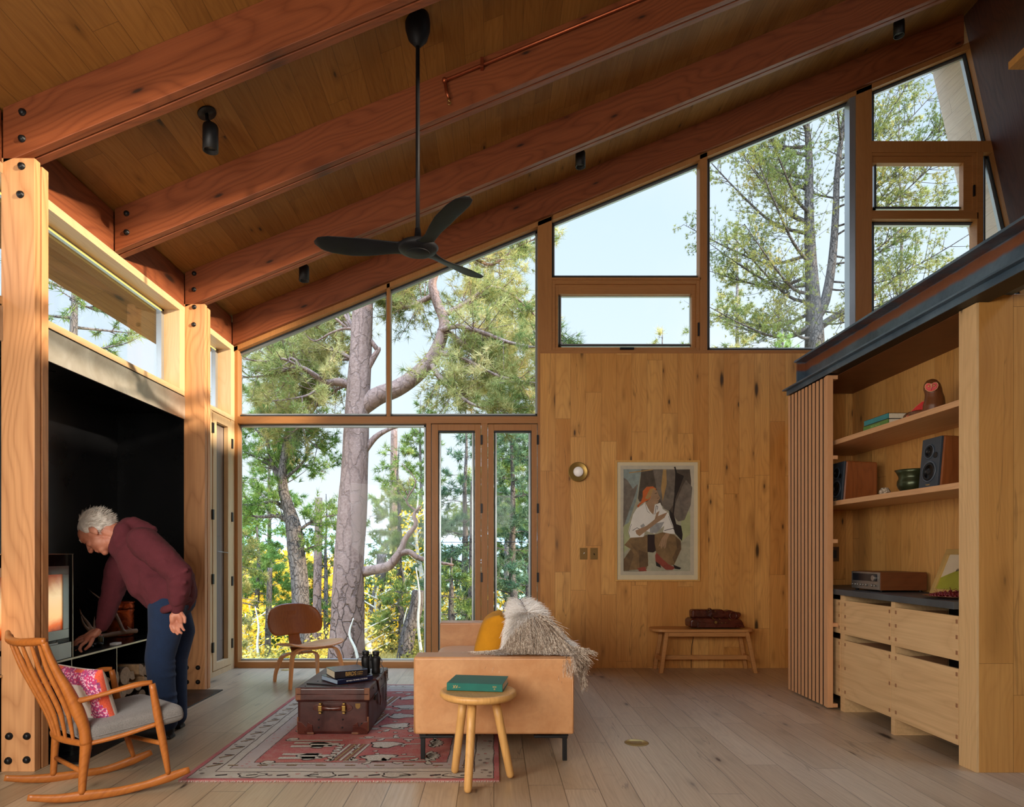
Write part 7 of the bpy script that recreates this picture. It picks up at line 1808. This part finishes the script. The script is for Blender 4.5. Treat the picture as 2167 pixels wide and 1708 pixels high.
# bare trunks low in the view
for i, (u, Y, ztop, r, lab, mt, ln) in enumerate(((878, 11.2, .60, .115, 'dark broken stump leaning by the glass doors', 'bark_dark', .22), (803, 15.5, 1.2, .13, 'brown trunk in the undergrowth right of the great pine', 'bark_grey', .25), (672, 16.5, 2.6, .10, 'reddish straight trunk behind the twisted pine', 'bark_pine', .02), (832, 21, 5.2, .12, 'pink sunlit trunk far behind the great pine', 'bark_pine', .0), (1000, 12.6, 2.6, .075, 'pale trunk at the edge of the left-hand glass door', 'bark_grey', .0), (1072, 16.5, 1.6, .09, 'pale trunk low in the right-hand glass door', 'bark_grey', .0), (568, 14.5, .9, .06, 'dark thin trunk behind the plywood chair', 'bark_dark', .02))):
    x = X_(u, Y); zg = ground_z(x, Y); m = MB(); Q = crom([(x-ln, Y, zg-.2), (x-ln*.5, Y, lerp(zg, ztop, .4)), (x+.02, Y, lerp(zg, ztop, .75)), (x+.03+ln*.1, Y, ztop)], 6)
    m.tube(Q, rad_list([r*1.25, r*1.05, r, r*.85], len(Q)), 14); tag(m.build('tree_trunk', M[mt]), lab, 'tree trunk', 'bare trunks in the undergrowth')
for i, (u, Y, ztop, lab) in enumerate(((880, 10.9, 1.0, 'thin white aspen stem curving beside the dark stump'), (748, 10.0, .25, 'slender pale sapling right of the great trunk foot'), (540, 11.5, .3, 'white sapling stem at the left of the plywood chair'), (862, 12.5, .2, 'thin pale sapling left of the dark stump'))):
    x = X_(u, Y); zg = ground_z(x, Y); m = MB(); Q = crom([(x+.12, Y, zg-.1), (x+.04, Y, lerp(zg, ztop, .4)), (x+.06*(-1)**i, Y, lerp(zg, ztop, .7)), (x, Y, ztop)], 6); m.tube(Q, rad_list([.03, .022, .018, .008], len(Q)), 8)
    tag(m.build('sapling_stem', M['aspen_bark']), lab, 'sapling', 'thin pale saplings')
# yellow aspens in the valley
def aspen(u, Y, zt, r, lab, mt='aspen', dens=1.0, z0=None):
    x = X_(u, Y); zg = ground_z(x, Y) if z0 is None else z0
    T = Tree('yellow_aspen', lab, 'tree', (x, Y, zg), 'yellow autumn aspens below the house'); H = zt-zg
    Q, _ = T.limb([(x, Y, zg-.1), (x+.1, Y, zg+H*.4), (x-.05, Y, zg+H*.7), (x, Y, zt)], [.08, .06, .04, .012], 7, 4)
    N = int(150*dens*r*r*max(1, H*.35)); 
    for _ in range(N):
        q = .12+.88*rng.random(); a = rng.random()*6.28; rr = r*math.sqrt(rng.random())*(1-.45*q)
        c = Vector((x+rr*math.cos(a), Y+rr*math.sin(a), zg+H*q)); T.pos.append(tuple(c)); T.ax.append((0, 0, 1))
    for k in range(14):
        q = .2+.7*k/14; a = k*2.4; p = Vector((x, Y, zg+H*q)); d = Vector((math.cos(a), math.sin(a), .5)); T.limb([p, p+d*r*.4, p+d*r*.7], [.02, .012, .004], 5, 2)
    T.finish(M['aspen_bark'], M[mt], n=9, mode='leaf', size=.018+.0016*Y, lspread=.16)
for a in ((530, 22, .9, 2.0, 'bright yellow aspen at the far left of the valley'), (575, 26, .8, 2.2, 'golden aspen left of the twisted pine trunk'), (655, 24, .5, 2.0, 'golden aspen between the twisted pine and the great trunk'), (700, 30, .9, 2.4, 'pale gold aspen touching the great trunk on the left'), (600, 33, 1.2, 2.8, 'far yellow aspen below the distant hills'), (520, 15.5, -.2, 1.3, 'low orange-yellow aspen thicket at the window corner')): aspen(*a)
for a in ((800, 14.5, .5, 1.0, 'airy yellow aspen right of the great trunk', 'aspen', .6), (770, 12.3, -.1, .7, 'small yellow shrub-like aspen by the great trunk foot', 'aspen_pale', .7), (860, 18, 1.2, 1.6, 'pale yellow aspen behind the crooked limb', 'aspen_pale', .8), (1090, 14.8, .3, .8, 'yellow sapling low in the right-hand glass door', 'aspen', .6), (980, 17.5, .3, 1.3, 'pale yellow shrub tree low in the left-hand glass door', 'aspen_pale', .6), (885, 15.5, 2.6, .55, 'sunlit yellow crown beside the glass door frame', 'aspen', .9)): aspen(*a)
# undergrowth
r4 = random.Random(9)
for k in range(26):
    Y = r4.uniform(10.2, 17); u = r4.uniform(510, 1130); x = X_(u, Y); zg = ground_z(x, Y); h = r4.uniform(.25, .6)
    t = thing('undergrowth_bush', 'low olive and yellow bush in the undergrowth beyond the window', 'bush', (x, Y, zg), 'low bushes in the undergrowth')
    pos = [(x+r4.gauss(0, h*.5), Y+r4.gauss(0, h*.5), zg+abs(r4.gauss(0, h*.45))) for _ in range(70)]
    o = leaves('leaf_foliage', pos, 9, .07, .030, M['shrub'] if k % 3 else M['aspen_pale'], t); o['kind'] = 'stuff'
def grass():
    N = 26000; Y = 9+9*rng.random(N)**1.3; u = 500+650*rng.random(N); x = (u-CU)*Y/F; z = np.array([ground_z(float(a), float(b)) for a, b in zip(x, Y)])
    P = np.stack([x, Y, z], 1); d = unit(np.stack([rng.normal(size=N)*.4, rng.normal(size=N)*.4, np.ones(N)], 1)); h = (.06+.14*rng.random((N, 1))); w = np.stack([np.ones(N), np.zeros(N), np.zeros(N)], 1)*.006
    V = np.stack([P-w, P+w, P+d*h], 1).reshape(-1, 3)
    o = fast_mesh('dry_grass', V, np.arange(len(V)).reshape(-1, 3), leafmat('dry_grass', [srgb(140,126,70), srgb(186,168,96), srgb(214,196,130)], 3, .3)); tag(o, 'dry yellow grass on the slope beyond the window', 'grass', kind='stuff')
grass()
